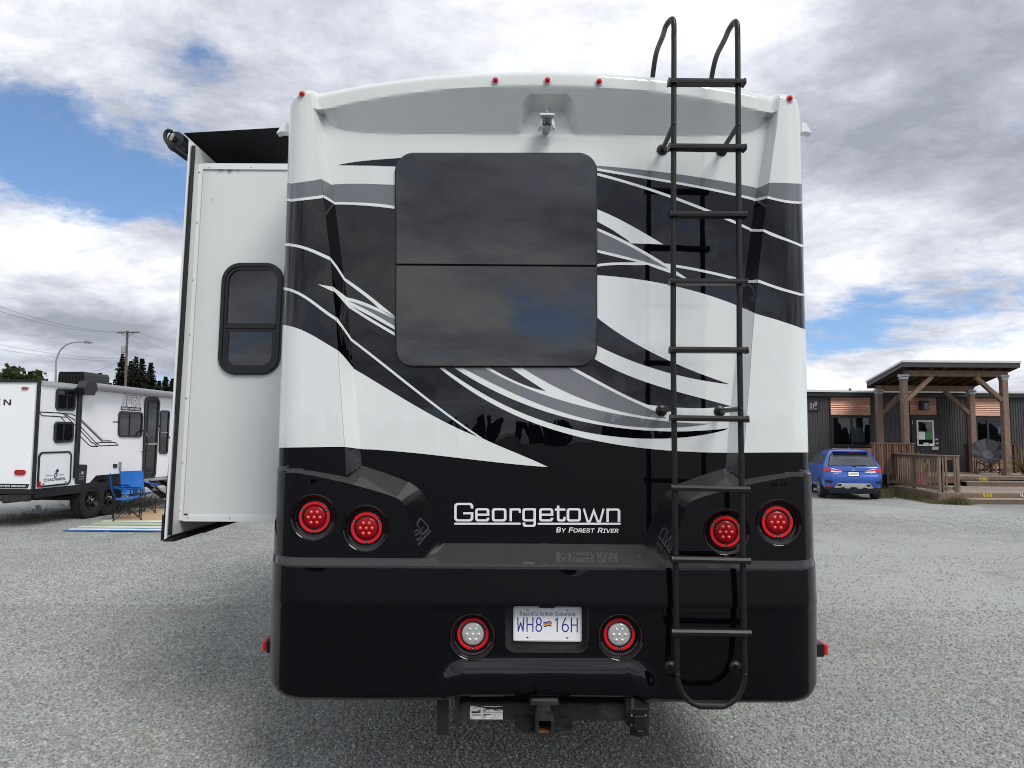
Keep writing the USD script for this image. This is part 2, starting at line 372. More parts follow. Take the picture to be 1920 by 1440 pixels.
def below(edge): return Polygon(list(edge) + [(1.6, edge[-1][1]), (1.6, -1), (-0.5, -1), (-0.5, edge[0][1])])
POLY_A, POLY_B = below(A_edge), below(B_edge)
# concave band below the roof lip, in (u, z)
lip = upoly([(1024, 160), (950, 160.5), (843, 163), (737, 171), (658, 180), (602, 189)], 3.275)
low = [uz(x, y, Y_PANEL) for x, y in [(602, 190), (607, 212), (616, 230), (630, 240), (650, 246), (685, 250), (750, 252.5), (870, 253.5), (1024, 254)]]
lip[0] = (0, lip[0][1]); low[-1] = (0, low[-1][1])
POLY_LIP = Polygon(lip + [(1.6, lip[-1][1]), (1.6, 5), (-0.5, 5), (-0.5, lip[0][1])])
POLY_LOW = Polygon([(-0.5, low[-1][1])] + low[::-1] + [(1.6, low[0][1]), (1.6, 0), (-0.5, 0)])
# niche of the reversing camera, in (x - XC, z)
NICHE = Polygon([(lambda p: (p[0] - XC, p[2]))(at(x, y, 3.37)) for x, y in [(968, 262), (974, 225), (981, 200), (990, 192), (1000, 190.5), (1058, 190.5), (1068, 194), (1077, 212), (1084, 262)]])
# step lip above the hitch
LIPB = Polygon([(lambda p: (p[0] - XC, p[2]))(at(x, y, 3.17)) for x, y in [(870, 1276), (858, 1281), (849, 1292), (846, 1305), (846, 1330), (1204, 1330), (1204, 1305), (1201, 1292), (1192, 1281), (1180, 1276), (1024, 1275)]])
Z_1056, Z_1049, Z_1062, Z_1137 = zrow(1058, 3.2), zrow(1049, 3.23), zrow(1064, 3.2), zrow(1137, 3.19)

def g_exact(x, z):
    """relief, vectorised"""
    x, z = np.asarray(x, float), np.asarray(z, float)
    xr = x - XC; u = np.abs(xr)
    p = shapely.points(u, z)
    # centre panel with roof lip
    dl, du = shapely.distance(p, POLY_LOW), shapely.distance(p, POLY_LIP)
    t = np.where(dl + du > 1e-9, dl / np.maximum(dl + du, 1e-9), np.where(shapely.contains_xy(POLY_LIP, u, z), 1.0, 0.0))
    ylip = 3.275 + 0.065 * (u / 1.0) ** 2
    yc = Y_PANEL - 0.012 * np.cos(np.clip(u / 1.1, 0, 1) * math.pi / 2) + (ylip - Y_PANEL + 0.012) * t
    pr = shapely.points(xr, z)
    dn = shapely.distance(pr, NICHE.exterior) * np.where(shapely.contains_xy(NICHE, xr, z), 1, 0)
    k = np.clip(dn / 0.028, 0, 1)
    yc = yc + (Y_PANEL - 0.008 - yc) * np.where(yc < Y_PANEL - 0.012, k, 0)
    # pillars
    ua, ub = U_A(z), U_B(z)
    w = np.clip((u - ub) / np.maximum(ua - ub, 1e-4), 0, 1)
    ypil = Y_PILLAR + 0.012 * np.clip((u - ua) / 0.3, 0, 1) ** 2
    y = np.where(u > ub, yc + (np.minimum(ypil, yc) - yc) * w, yc)
    # lower body
    da, db = shapely.distance(p, POLY_A), shapely.distance(p, POLY_B.exterior) * np.where(shapely.contains_xy(POLY_B, u, z), 1, 0)
    inB = shapely.contains_xy(POLY_B, u, z)
    tt = np.where(inB, db / np.maximum(da + db, 1e-9), 0.0)
    yl = np.interp(z, [zrow(1400, 3.2), Z_1137 - 0.004, Z_1137 + 0.002, Z_1062, Z_1049, zrow(900, 3.22)], [3.262, 3.193, 3.186, Y_BUMP, Y_POD, Y_POD + 0.01])
    db2 = shapely.distance(pr, LIPB)
    q = np.clip(1 - db2 / 0.085, 0, 1); yl = yl - 0.032 * np.sin(q * math.pi / 2) ** 1.4
    y = y + (yl - y) * tt
    # corner, roof and bottom edges
    rc_ = 0.135 + 0.075 * tt; d = np.clip((u - (HW - rc_)) / rc_, 0, 1)
    y = y + (YS - y) * (1 - np.sqrt(np.maximum(0, 1 - d ** 2.2)))
    dt = ztop(u) - z
    a = np.clip(1 - dt / 0.055, 0, 1); y = y + 0.10 * (1 - np.sqrt(np.maximum(0, 1 - a * a)))
    bb = np.clip(1 - (z - zbot(u)) / 0.05, 0, 1); y = y + 0.06 * (1 - np.sqrt(np.maximum(0, 1 - bb * bb)))
    return y

# grid: columns follow the pillar edges, rows follow roof and bottom line
def col_u(z):
    ua, ub = U_A(z)[:, None], U_B(z)[:, None]
    s1 = np.linspace(0, 1, 100)[None, :-1]; s2 = np.linspace(0, 1, 6)[None, :-1]
    e = np.sin(np.linspace(0, 1, 34) * math.pi / 2)[None]
    return np.concatenate([ub * s1, ub + (ua - ub) * s2, ua + (HW - ua) * e], 1)
def nodes(lo, hi, step):
    return np.linspace(lo, hi, max(2, int(round((hi - lo) / step)) + 1))
zt0, zb0 = float(ztop(0)), float(zbot(0))
zr = np.unique(np.round(np.concatenate([nodes(zb0, zb0 + 0.05, 0.006), nodes(zb0 + 0.05, zrow(1070, 3.2), 0.014), nodes(zrow(1070, 3.2), zrow(1010, 3.42), 0.005),
      nodes(zrow(1010, 3.42), zrow(865, 3.42), 0.008), nodes(zrow(865, 3.42), zrow(260, 3.42), 0.02), nodes(zrow(260, 3.42), zt0 - 0.05, 0.009), nodes(zt0 - 0.05, zt0, 0.005)]), 5))
Ucol = col_u(zr)
Ug = np.concatenate([-Ucol[:, :0:-1], Ucol], 1)
Zg = np.repeat(zr[:, None], Ug.shape[1], 1)
f_hi = np.clip((Zg - zrow(300, 3.42)) / (zt0 - zrow(300, 3.42)), 0, 1) ** 1.6
f_lo = np.clip((zrow(1240, 3.2) - Zg) / (zrow(1240, 3.2) - zb0), 0, 1)
Zg = Zg + (ztop(np.abs(Ug)) - zt0) * f_hi + (zbot(np.abs(Ug)) - zb0) * f_lo
# snap vertices onto the crease lines of the lower body so that edges stay crisp
_lines = [LineString(A_edge), LineString(B_edge)]
pts = np.stack([np.abs(Ug).ravel(), Zg.ravel()], 1); sgn = np.sign(Ug.ravel())
for ln in _lines:
    P = shapely.points(pts); dist = shapely.distance(P, ln)
    near = np.nonzero((dist < 0.0044) & (pts[:, 0] < 1.12) & (pts[:, 0] > 0.01))[0]
    s = shapely.line_locate_point(ln, P[near]); q = shapely.get_coordinates(shapely.line_interpolate_point(ln, s))
    pts[near] = q
Ug = (pts[:, 0] * sgn).reshape(Ug.shape); Zg = pts[:, 1].reshape(Zg.shape)
Xg = XC + Ug
Yg = g_exact(Xg.ravel(), Zg.ravel()).reshape(Xg.shape)
NV, NU = Xg.shape
CV = np.stack([Xg, Yg, Zg], -1).reshape(-1, 3)
ii, jj = np.meshgrid(np.arange(NV - 1), np.arange(NU - 1), indexing='ij')
a0 = (ii * NU + jj).ravel(); a1 = a0 + 1; b0 = a0 + NU; b1 = b0 + 1
# choose the diagonal that keeps the relief smoother
d1 = np.abs(CV[a0, 1] - CV[b1, 1]) < np.abs(CV[a1, 1] - CV[b0, 1])
CF = np.vstack([np.where(d1[:, None], np.stack([a0, a1, b1], 1), np.stack([a0, a1, b0], 1)), np.where(d1[:, None], np.stack([a0, b1, b0], 1), np.stack([a1, b1, b0], 1))])
fn = np.cross(CV[CF[:, 1]] - CV[CF[:, 0]], CV[CF[:, 2]] - CV[CF[:, 0]]); ar = np.linalg.norm(fn, axis=1)
keep = ar > 1e-10; CF, fn, ar = CF[keep], fn[keep], ar[keep]
fu = fn / ar[:, None]
def corner_normals(F, V, fn, fu, deg):
    order = np.argsort(F.ravel(), kind='stable'); face_of = order // 3; vert = F.ravel()[order]
    start = np.searchsorted(vert, np.arange(len(V))); cnt = np.bincount(F.ravel(), minlength=len(V))
    out = np.zeros((len(F), 3, 3)); c = math.cos(math.radians(deg))
    for k in range(cnt.max()):
        idx = np.minimum(start[F] + k, len(face_of) - 1); ok = k < cnt[F]
        g = face_of[idx]
        ok &= np.einsum('fcd,fd->fc', fu[g], fu) > c
        out += np.where(ok[..., None], fn[g], 0)
    return out / np.maximum(np.linalg.norm(out, axis=2, keepdims=True), 1e-20)
CN = corner_normals(CF, CV, fn, fu, 28)
TRI2 = shapely.polygons(CV[CF][:, :, [0, 2]])
TREE = shapely.STRtree(TRI2)
from scipy.spatial import cKDTree
_kd = cKDTree(np.stack([Xg.ravel(), Zg.ravel()], 1))
def g_fast(x, z):
    """relief at points, by inverse-distance interpolation of the grid"""
    d, i = _kd.query(np.stack([x, z], -1), k=4)
    w = 1 / (d ** 2 + 1e-8); return (Yg.ravel()[i] * w).sum(-1) / w.sum(-1)
def on_cap(P):
    """pixels -> (x, z) on the rear cap"""
    P = np.asarray(P, float)
    D = _f + ((P[:, :1] - 960) / FPX) * _r - ((P[:, 1:] - 720) / FPX) * _u
    y = np.full(len(P), 3.36)
    for k in range(25):
        q = CAM + D * (y / D[:, 1])[:, None]
        y = 0.5 * y + 0.5 * g_fast(np.clip(q[:, 0], XC - HW, XC + HW), q[:, 2])
    q = CAM + D * (y / D[:, 1])[:, None]
    return q[:, [0, 2]]
def cap_mesh(poly, off):
    """the part of the cap's surface inside poly (x, z), raised by off"""
    V, N, F = [], [], []
    hit = TREE.query(poly, predicate='intersects')
    shapely.prepare(poly)
    inside = shapely.contains_properly(poly, TRI2[hit])
    a = hit[inside]
    V.append(CV[CF[a]].reshape(-1, 3)); N.append(CN[a].reshape(-1, 3)); F.append(np.arange(len(a) * 3).reshape(-1, 3)); o = len(a) * 3
    rest = hit[~inside]
    cut = shapely.intersection(TRI2[rest], poly)
    for k, c in zip(rest, cut):
        for gg in getattr(c, 'geoms', [c]):
            if gg.geom_type != 'Polygon' or gg.area < 1e-9: continue
            ring = np.array(gg.exterior.coords)[:-1]
            if shapely.is_ccw(gg.exterior) is False: ring = ring[::-1]
            T = CV[CF[k]][:, [0, 2]]; A = np.array([[T[0, 0] - T[2, 0], T[1, 0] - T[2, 0]], [T[0, 1] - T[2, 1], T[1, 1] - T[2, 1]]])
            det = np.linalg.det(A)
            if abs(det) < 1e-12: continue
            l = np.linalg.solve(A, (ring - T[2]).T).T; bc = np.column_stack([l, 1 - l.sum(1)])
            m = len(ring)
            if len(gg.interiors) or not gg.convex_hull.area < gg.area * 1.02:
                tv, tf = trimesh.creation.triangulate_polygon(gg, engine='earcut')
                l = np.linalg.solve(A, (np.asarray(tv) - T[2]).T).T; bc = np.column_stack([l, 1 - l.sum(1)]); tris = np.asarray(tf); m = len(tv)
                # outward = towards the camera
            else:
                tris = np.array([(0, i, i + 1) for i in range(1, m - 1)])
            V.append(bc @ CV[CF[k]]); N.append(bc @ CN[k]); F.append(tris + o); o += m
    V, N, F = np.vstack(V), np.vstack(N), np.vstack(F)
    N /= np.maximum(np.linalg.norm(N, axis=1, keepdims=True), 1e-9)
    N[N[:, 1] > 0] *= -1
    c = np.cross(V[F[:, 1]] - V[F[:, 0]], V[F[:, 2]] - V[F[:, 0]])
    flip = c[:, 1] > 0; F[flip] = F[flip][:, ::-1]
    return V + N * off, F, N
def sm(pts, s=0.5):
    """a smooth line through hand-read pixels"""
    pts = np.asarray(pts, float)
    if len(pts) < 4: return [tuple(p) for p in pts]
    L = np.linalg.norm(np.diff(pts, axis=0), axis=1).sum()
    return [tuple(p) for p in smooth_path(pts, max(6, int(L / 7)), s=s * len(pts))]
def dense(pts, step=9.0, closed=True):
    out, P = [], list(pts) + ([pts[0]] if closed else [])
    for p, q in zip(P[:-1], P[1:]):
        k = max(1, int(math.hypot(q[0] - p[0], q[1] - p[1]) / step))
        out += [(p[0] + (q[0] - p[0]) * i / k, p[1] + (q[1] - p[1]) * i / k) for i in range(k)]
    return out
def cap_poly(pix):
    p = Polygon(on_cap(dense(pix)))
    return p if p.is_valid else p.buffer(0)

# ------------------------------------------------------------------ the motorhome
rv = thing('motorhome', 'large white, black and grey motorhome seen square from behind with a ladder on its back', 'motorhome')
# round wells of the lamps and the plate recess are cut out of the cap
TAIL = [(587.5, 970.5), (685.5, 991), (1362.5, 998), (1460, 980)]
BACKUP = [(885.8, 1193), (1163.5, 1194)]
def cap_pt(px, py):
    q = on_cap([(px, py)])[0]; return q
LAMPS = []
for i, (px, py) in enumerate(TAIL + BACKUP):
    q = cap_pt(px, py); LAMPS.append((q[0], q[1], i >= 4))
R_WELL = 0.102
PLATE_HOLE = Polygon([(lambda p: (p[0], p[2]))(at(x, y, 3.19)) for x, y in [(948, 1136), (1103, 1137), (1104, 1216), (1096, 1225), (1084, 1228), (966, 1227), (955, 1224), (947, 1214)]])
CUTS = shapely.union_all([Point(x, z).buffer(R_WELL, quad_segs=12) for x, z, _ in LAMPS] + [PLATE_HOLE])
ALL = sbox(-3, 0, 3, 5)
def cap_part(name, poly, off, mat, label=None):
    V, F, N = cap_mesh(poly, off)
    p = raw_normals_mesh(name, V, F, N, mat, rv)
    if label: p.SetCustomDataByKey('label', label)
    return p
BLACK_TOP_L = [(500, 352), (537.5, 346), (602, 336.3), (621, 346)] + sm([(621, 346), (650, 345), (700, 345), (743, 347), (800, 349)])
GREY_TOP_R = sm([(1090, 309), (1116, 311), (1160, 313), (1220, 320.5), (1258, 325.7), (1320, 333.7), (1380, 344), (1421, 353)]) + [(1444, 343)] + sm([(1444, 343), (1470, 343.3), (1490, 344), (1506, 345.5), (1540, 347)])
black = cap_poly(BLACK_TOP_L + [(900, 345)] + GREY_TOP_R + [(1600, 1500), (400, 1500)])
cap_part('rear_cap', ALL.difference(CUTS).difference(black.buffer(-0.02)), 0.0, 'body_white')
cap_part('black_panel', black.difference(CUTS), 0.0006, 'body_black', 'glossy black paint over the lower half and the middle of the rear cap')
O2, O3, O4 = 0.0012, 0.0018, 0.0024
# grey bands
cap_part('grey_band', cap_poly(BLACK_TOP_L + [(800, 394), (742, 389)] + sm([(742, 389), (695, 382.5), (660, 381), (627, 380)]) + [(607, 368), (537, 377), (500, 382)]), O2, 'body_grey')
cap_part('grey_band', cap_poly(GREY_TOP_R + [(1540, 384), (1506, 381)] + sm([(1506, 381), (1475, 377.5), (1440, 370)]) + [(1417, 374)] + sm([(1417, 374), (1380, 365), (1320, 352.5), (1258, 341), (1220, 334), (1160, 324.5), (1117.5, 317), (1095, 314)])), O2, 'body_grey')
def stripe(pix, off=O3, mat='stripe_white', name='stripe'):
    cap_part(name, cap_poly(pix), off, mat)
# upper left
stripe([(500, 380), (537, 375), (607, 366), (627, 378.5)] + sm([(627, 378.5), (660, 379.5), (695, 381), (742, 387)]) + [(800, 393), (800, 399), (742, 392)] + sm([(742, 392), (695, 386.5), (660, 384.3), (628, 383.3)]) + [(606.5, 371.5), (536.5, 379.5), (500, 384.5)])
stripe(sm([(500, 460), (534, 457), (548, 456.5), (566, 460), (590, 470), (619, 482)]) + [(632, 499), (646, 521)] + sm([(646, 521), (664, 533), (696, 557), (721, 577), (742, 594.5)]) + [(742, 598.5), (738, 597), (711, 579)]
       + sm([(711, 579), (690, 560), (661, 538), (644, 525)]) + [(631, 505), (618.5, 488)] + sm([(618.5, 488), (590, 476), (566, 465.5), (549, 461.5), (534, 462.5), (500, 466)]))
stripe([(595.5, 533), (624, 538), (650, 557.5)] + sm([(650, 557.5), (690, 569.8), (711, 579), (745, 594.5)]) + [(745, 600)] + sm([(740, 598), (720, 589), (690, 576), (651, 564)]) + sm([(651, 564), (687, 581), (739, 611), (745, 614.5)])
       + [(745, 620.5)] + sm([(739, 617.5), (700, 595.5), (658, 573.5)]) + sm([(658, 573.5), (700, 600), (739, 623), (745, 626.5)]) + [(745, 632.5)] + sm([(739, 629), (690, 600), (653, 576.5)]) + [(627.5, 547.8), (623, 546)], O3)
stripe([(651, 564)] + sm([(651, 564), (690, 576), (720, 589), (740, 598.3), (746, 601)]) + [(746, 615)] + sm([(739, 611), (687, 581), (651, 564)])[:-1], O2, 'body_grey', 'grey_wedge')
stripe(sm([(500, 543), (532.5, 539.5), (540, 539), (551, 543), (580, 560), (605, 577), (632, 596)]) + [(645, 614.5), (659, 634.5)] + sm([(659, 634.5), (690, 658.3), (740, 697), (780, 730), (838, 774), (880, 804.5), (904, 821)]) + [(903, 823)]
       + sm([(897, 820), (838, 778.5), (780, 736), (740, 702.5), (690, 663.7), (657, 638.5)]) + [(643, 618.5), (629, 600.5)] + sm([(629, 600.5), (605, 583.5), (580, 566), (549, 548), (540, 544), (532.5, 544.3), (500, 548)]))
# large white swoosh, lower left
cap_part('white_swoosh', cap_poly(sm([(500, 612), (530.5, 610.5), (541, 610.3), (555, 614), (590, 631.7), (620, 648.7), (633.5, 657)]) + [(648, 672.5), (663, 691)] + sm([(663, 691), (690, 707.5), (740, 737.5), (780, 761.5), (820, 784), (860, 804), (903, 822)])
       + sm([(903, 821), (930, 833.5), (985, 856.5), (1026.5, 875.3)]) + sm([(1026.5, 875.3), (1000, 874), (960, 870), (900, 863), (840, 856), (780, 849.7), (720, 844.5), (676, 841.7)]) + [(646, 837.8), (570, 838.5), (526, 839.5), (495, 840)]), O2, 'stripe_white')
# thin dark blade upper left of the window
stripe(sm([(634, 309.5), (680, 302), (720, 298.5), (765, 295)]) + [(765, 313)] + sm([(743, 312), (700, 310.5), (634, 309.5)])[:-1], O2, 'body_black', 'black_blade')
# right of the window
R1_top = [(1100, 312.5)] + sm([(1117.5, 315), (1160, 322.5), (1220, 332.5), (1258, 338.5), (1320, 350.8), (1380, 363), (1417, 372)]) + [(1440, 368)] + sm([(1440, 368), (1475, 375.8), (1506, 379), (1540, 382)])
R1_bot = [(1540, 386.5)] + sm([(1506, 383.5), (1475, 380.7), (1440, 373)]) + [(1416.5, 377)] + sm([(1416.5, 377), (1380, 367.5), (1320, 355.8), (1258, 343), (1220, 337), (1160, 327.5), (1118, 320)]) + [(1100, 317)]
stripe(R1_top + R1_bot)
stripe([(1100, 320)] + sm([(1118, 324), (1150, 331.5), (1200, 347.5), (1258, 366.5), (1320, 390), (1355, 404.5), (1391, 420), (1409, 429)]) + [(1434, 431)] + sm([(1434, 431), (1470, 445.8), (1490, 453), (1506, 461), (1540, 478)]) + [(1540, 484)]
       + sm([(1507, 467), (1490, 458), (1470, 450.7), (1434, 436)]) + [(1411, 434.5)] + sm([(1411, 434.5), (1391, 426), (1355, 410), (1320, 395.5), (1268, 375), (1200, 352.7), (1150, 337), (1118, 329)]) + [(1100, 325)])
L5t = [(1100, 420)] + sm([(1118, 427), (1143, 437.5), (1168, 449.5), (1182, 456.5), (1246, 494)])
stripe([(1100, 384)] + sm([(1118, 392), (1170, 416), (1207, 436.7), (1243.5, 458.3)]) + [(1182, 456.3)] + [(1177, 450.5)] + sm([(1177, 450.5), (1148, 431), (1118, 414.5)]) + [(1100, 405)])
stripe(L5t + [(1256, 495)] + sm([(1256, 495), (1267, 496.5), (1300, 502), (1340, 511), (1380, 520), (1398, 525.3)]) + [(1425, 525.5)] + sm([(1425, 525.5), (1460, 538), (1508, 552), (1540, 561)]) + [(1540, 566)]
       + sm([(1509, 557), (1460, 543.5), (1425, 531)]) + [(1398, 530.5)] + sm([(1398, 530.5), (1380, 525), (1340, 516), (1300, 507), (1267, 501.3), (1258, 500.3)]) + [(1258, 501.5), (1292, 525.3), (1288, 525.5)]
       + sm([(1288, 525.5), (1267, 516), (1256, 512), (1215, 497)]) + sm([(1215, 496.8), (1170, 497), (1140, 497.7), (1117, 500.7)]) + [(1100, 503), (1100, 498.5)] + sm([(1117, 496), (1140, 493), (1170, 492), (1195, 491.5)])
       + sm([(1195, 491.4), (1160, 483.2), (1118, 473)]) + [(1100, 468.5), (1100, 464)] + sm([(1118, 468.3), (1160, 477.8), (1197, 488), (1230, 497), (1254, 505)]) + sm([(1254, 505), (1246, 499.8), (1182, 463), (1143, 443.3), (1118, 432)]) + [(1100, 424.5)])
stripe([(1100, 424.5)] + sm([(1118, 432), (1143, 443.3), (1182, 463), (1246, 499.8), (1254, 505)]) + sm([(1254, 505), (1230, 497), (1197, 488), (1160, 477.8), (1118, 468.3)]) + [(1100, 464)], O2, 'body_grey', 'grey_wedge')
# big white field on the right with its swooshes
WR_TOP = [(1000, 516)] + sm([(1117, 516), (1150, 518), (1190, 523.5), (1230, 529.5), (1256, 535), (1300, 544.5), (1340, 556.8), (1380, 573.5), (1421, 589.5)]) + sm([(1421, 589.5), (1460, 601), (1500, 614), (1511, 619.5), (1545, 634)])
W2_LOW = sm([(817, 686), (850, 708.5), (900, 743), (930, 761.7), (975, 783.5), (1013, 798), (1060, 811.7), (1100, 821.8), (1160, 834), (1210, 840.8), (1257, 844.8), (1300, 847.5), (1340, 848.8), (1392, 848.8)])
cap_part('white_field', cap_poly(WR_TOP + [(1545, 847.5), (1517, 848), (1440, 848.3)] + W2_LOW[::-1] + [(817, 675), (1000, 675)]), O2, 'stripe_white')
L12b = sm([(836, 679), (848, 687), (880, 707.3), (900, 719), (940, 738.7), (980, 756.8), (1020, 771.7), (1060, 782), (1100, 791), (1160, 802.5), (1210, 807.5), (1257, 809), (1300, 807.7), (1340, 805), (1366, 803.5)])
W2t = sm([(816, 679), (828, 687), (860, 710), (900, 733), (940, 756), (980, 775.5), (1020, 790.3), (1060, 801.7), (1120, 813.3), (1160, 818.3), (1210, 822), (1257, 822), (1300, 819), (1340, 811.7), (1366, 803.5)])
stripe(L12b + W2t[::-1][1:], O3, 'body_black', 'black_swoosh')
G3t = sm([(890, 679), (905, 687), (940, 706.7), (980, 725.5), (1020, 741), (1060, 752.5), (1100, 762), (1160, 776.7), (1210, 786.5), (1256, 790.5), (1300, 793), (1335, 794.5)])
G3b = sm([(1335, 794.5), (1300, 798.7), (1260, 801.2), (1220, 801.5), (1160, 797), (1120, 790.5), (1060, 775.5), (1020, 761), (980, 745), (940, 726.7), (900, 705), (870, 691), (846, 679)])
stripe(G3t + G3b[1:], O3, 'body_grey', 'grey_swoosh')
G2t = sm([(1046, 679), (1063, 688), (1080, 697.5), (1110, 714), (1140, 730), (1180, 749.5), (1228, 771)]) + [(1250, 784.5)]
G2b = sm([(1250, 784.5), (1210, 781), (1160, 771), (1120, 757.7), (1080, 742.5), (1060, 735), (1020, 714.5), (976, 687), (962, 678)])
stripe(G2t + G2b[1:], O3, 'body_grey', 'grey_swoosh')
stripe(sm([(900, 679), (916, 687), (947, 706), (980, 719.8), (1023.5, 733.5)]) + sm([(1023.5, 733.5), (1005, 721.5), (980, 705), (953, 687.3), (940, 678)])[1:], O3, 'body_black', 'black_wedge')
B3t = [(1040, 640), (1095, 660)] + sm([(1111, 671), (1140, 686.8), (1180, 705), (1220, 719.5), (1268, 734), (1310, 745.3), (1350, 756), (1371.5, 761.8)])
B3b = sm([(1371.5, 761.8), (1359, 763), (1330, 764.7), (1300, 765.2), (1268, 764), (1215, 758.7)]) + sm([(1215, 758.7), (1180, 744.3), (1140, 723.5), (1110, 706.7), (1080, 691.5), (1071, 687), (1050, 676)])
stripe(B3t + B3b[1:], O3, 'body_black', 'black_swoosh')
B2t = [(1090, 575)] + sm([(1118, 594.5), (1153, 620), (1180, 637.5), (1218, 659), (1257, 677.3), (1310, 699.8), (1345, 712.3), (1368, 720.5)])
B2b = sm([(1368, 720.5), (1327, 715), (1290, 707.3), (1257, 700.2), (1220, 689), (1180, 675), (1140, 657), (1118, 647.3)]) + [(1090, 634)]
stripe(B2t + B2b[1:], O3, 'body_black', 'black_swoosh')

# rear window: two dark panes flush in a thin rubber line
def px_poly(pix, Y): return Polygon([(lambda p: (p[0], p[2]))(at(x, y, Y)) for x, y in pix])
def slab(poly, y0, y1):
    """polygon in (x, z), from y0 (front) back to y1"""
    m = extrude(poly, abs(y1 - y0)); v = m.vertices
    return trimesh.Trimesh(np.stack([v[:, 0], y0 + v[:, 2] * np.sign(y1 - y0) , v[:, 1]], 1), m.faces[:, ::-1] if y1 < y0 else m.faces[:, ::1], process=False)
def soft_slab(poly, y0, y1, b=0.004):
    """slab with a chamfered front edge"""
    a = slab(poly.buffer(-b), y0, y0 + b)
    out = []
    for g in getattr(poly, 'geoms', [poly]):
        r0, r1 = np.array(g.exterior.coords)[:-1], None
        inner = g.buffer(-b, join_style='mitre')
        n = len(r0); s = shapely.line_locate_point(inner.exterior, shapely.points(r0)); r1 = shapely.get_coordinates(shapely.line_interpolate_point(inner.exterior, s))
        v = np.vstack([np.column_stack([r1[:, 0], np.full(n, y0), r1[:, 1]]), np.column_stack([r0[:, 0], np.full(n, y0 + b), r0[:, 1]]), np.column_stack([r0[:, 0], np.full(n, y1), r0[:, 1]])])
        f = []
        for i in range(n):
            j = (i + 1) % n
            for k in (0, n): f += [(k + i, k + n + i, k + n + j), (k + i, k + n + j, k + j)]
        out.append(trimesh.Trimesh(v, np.array(f), process=False))
    cap = slab(poly.buffer(-b, join_style='mitre'), y0, y0 + 0.0005)
    return join(out + [cap])
YW = 3.392
win = px_poly([(x, y) for x, y in zip(*rrect(742.3, 287, 1118, 686.5, 33).exterior.xy)], YW)
win_ring = win.buffer(0.006)
obj('window_seal', slab(win_ring, YW + 0.010, YW + 0.05), 'rubber', rv, smooth=False)
zs1, zs2 = at(930, 496.2, YW)[2], at(930, 498.4, YW)[2]
up = win.intersection(sbox(-5, zs1, 5, 9)); lo = win.intersection(sbox(-5, -9, 5, zs2))
obj('window_pane', soft_slab(up, YW, YW + 0.03, 0.0025), 'dark_glass', rv, label='upper dark pane of the rear window')
obj('window_pane', soft_slab(lo, YW, YW + 0.03, 0.0025), 'dark_glass', rv, label='lower dark pane of the rear window')
pass
# body behind the cap
XL, XR, ZT = XC - HW, XC + HW, ztop(1.22)
side_pts = [(YS, None)]
Y_END = YS + 10.2
def side(x, sgn, zlo, zhi, name, mat):
    obj(name, bx(x - 0.02 * sgn if sgn > 0 else x, x if sgn > 0 else x + 0.02, YS - 0.002, Y_END, zlo, zhi), mat, rv)
zmid = at(520, 839, 3.46)[2]
for x, s in ((XL, -1), (XR, 1)):
    side(x, s, zmid, ZT - 0.03, 'side_wall', 'body_white')
    side(x, s, 0.62, zmid, 'side_skirt', 'body_black')
obj('roof', bx(XL + 0.03, XR - 0.03, YS - 0.03, Y_END, ztop(0) - 0.12, ztop(0) - 0.06), 'wall_white', rv)
obj('front_wall', bx(XL, XR, Y_END, Y_END + 0.1, 0.55, ZT - 0.03), 'body_white', rv)
obj('floor', bx(XL + 0.02, XR - 0.02, YS + 0.02, Y_END, 0.72, 0.80), 'black_plastic', rv)
obj('cap_back', bx(XL + 0.03, XR - 0.03, YS + 0.03, YS + 0.06, 0.75, ZT - 0.05), 'black_plastic', rv)
for y in (YS + 3.3, YS + 8.9):
    for x in (XL + 0.20, XR - 0.20):
        w = part('wheel', rv)
        obj('tyre', lathe([(0.28, -0.12), (0.40, -0.125), (0.465, -0.10), (0.475, 0), (0.465, 0.10), (0.40, 0.125), (0.28, 0.12)], 40, (x, y, 0.475), (1, 0, 0)), 'rubber', w)
        obj('rim', lathe([(0.0, -0.06), (0.2, -0.05), (0.285, -0.11), (0.285, 0.11), (0.2, 0.05), (0.0, 0.06)], 32, (x, y, 0.475), (1, 0, 0)), 'grey_plastic', w)

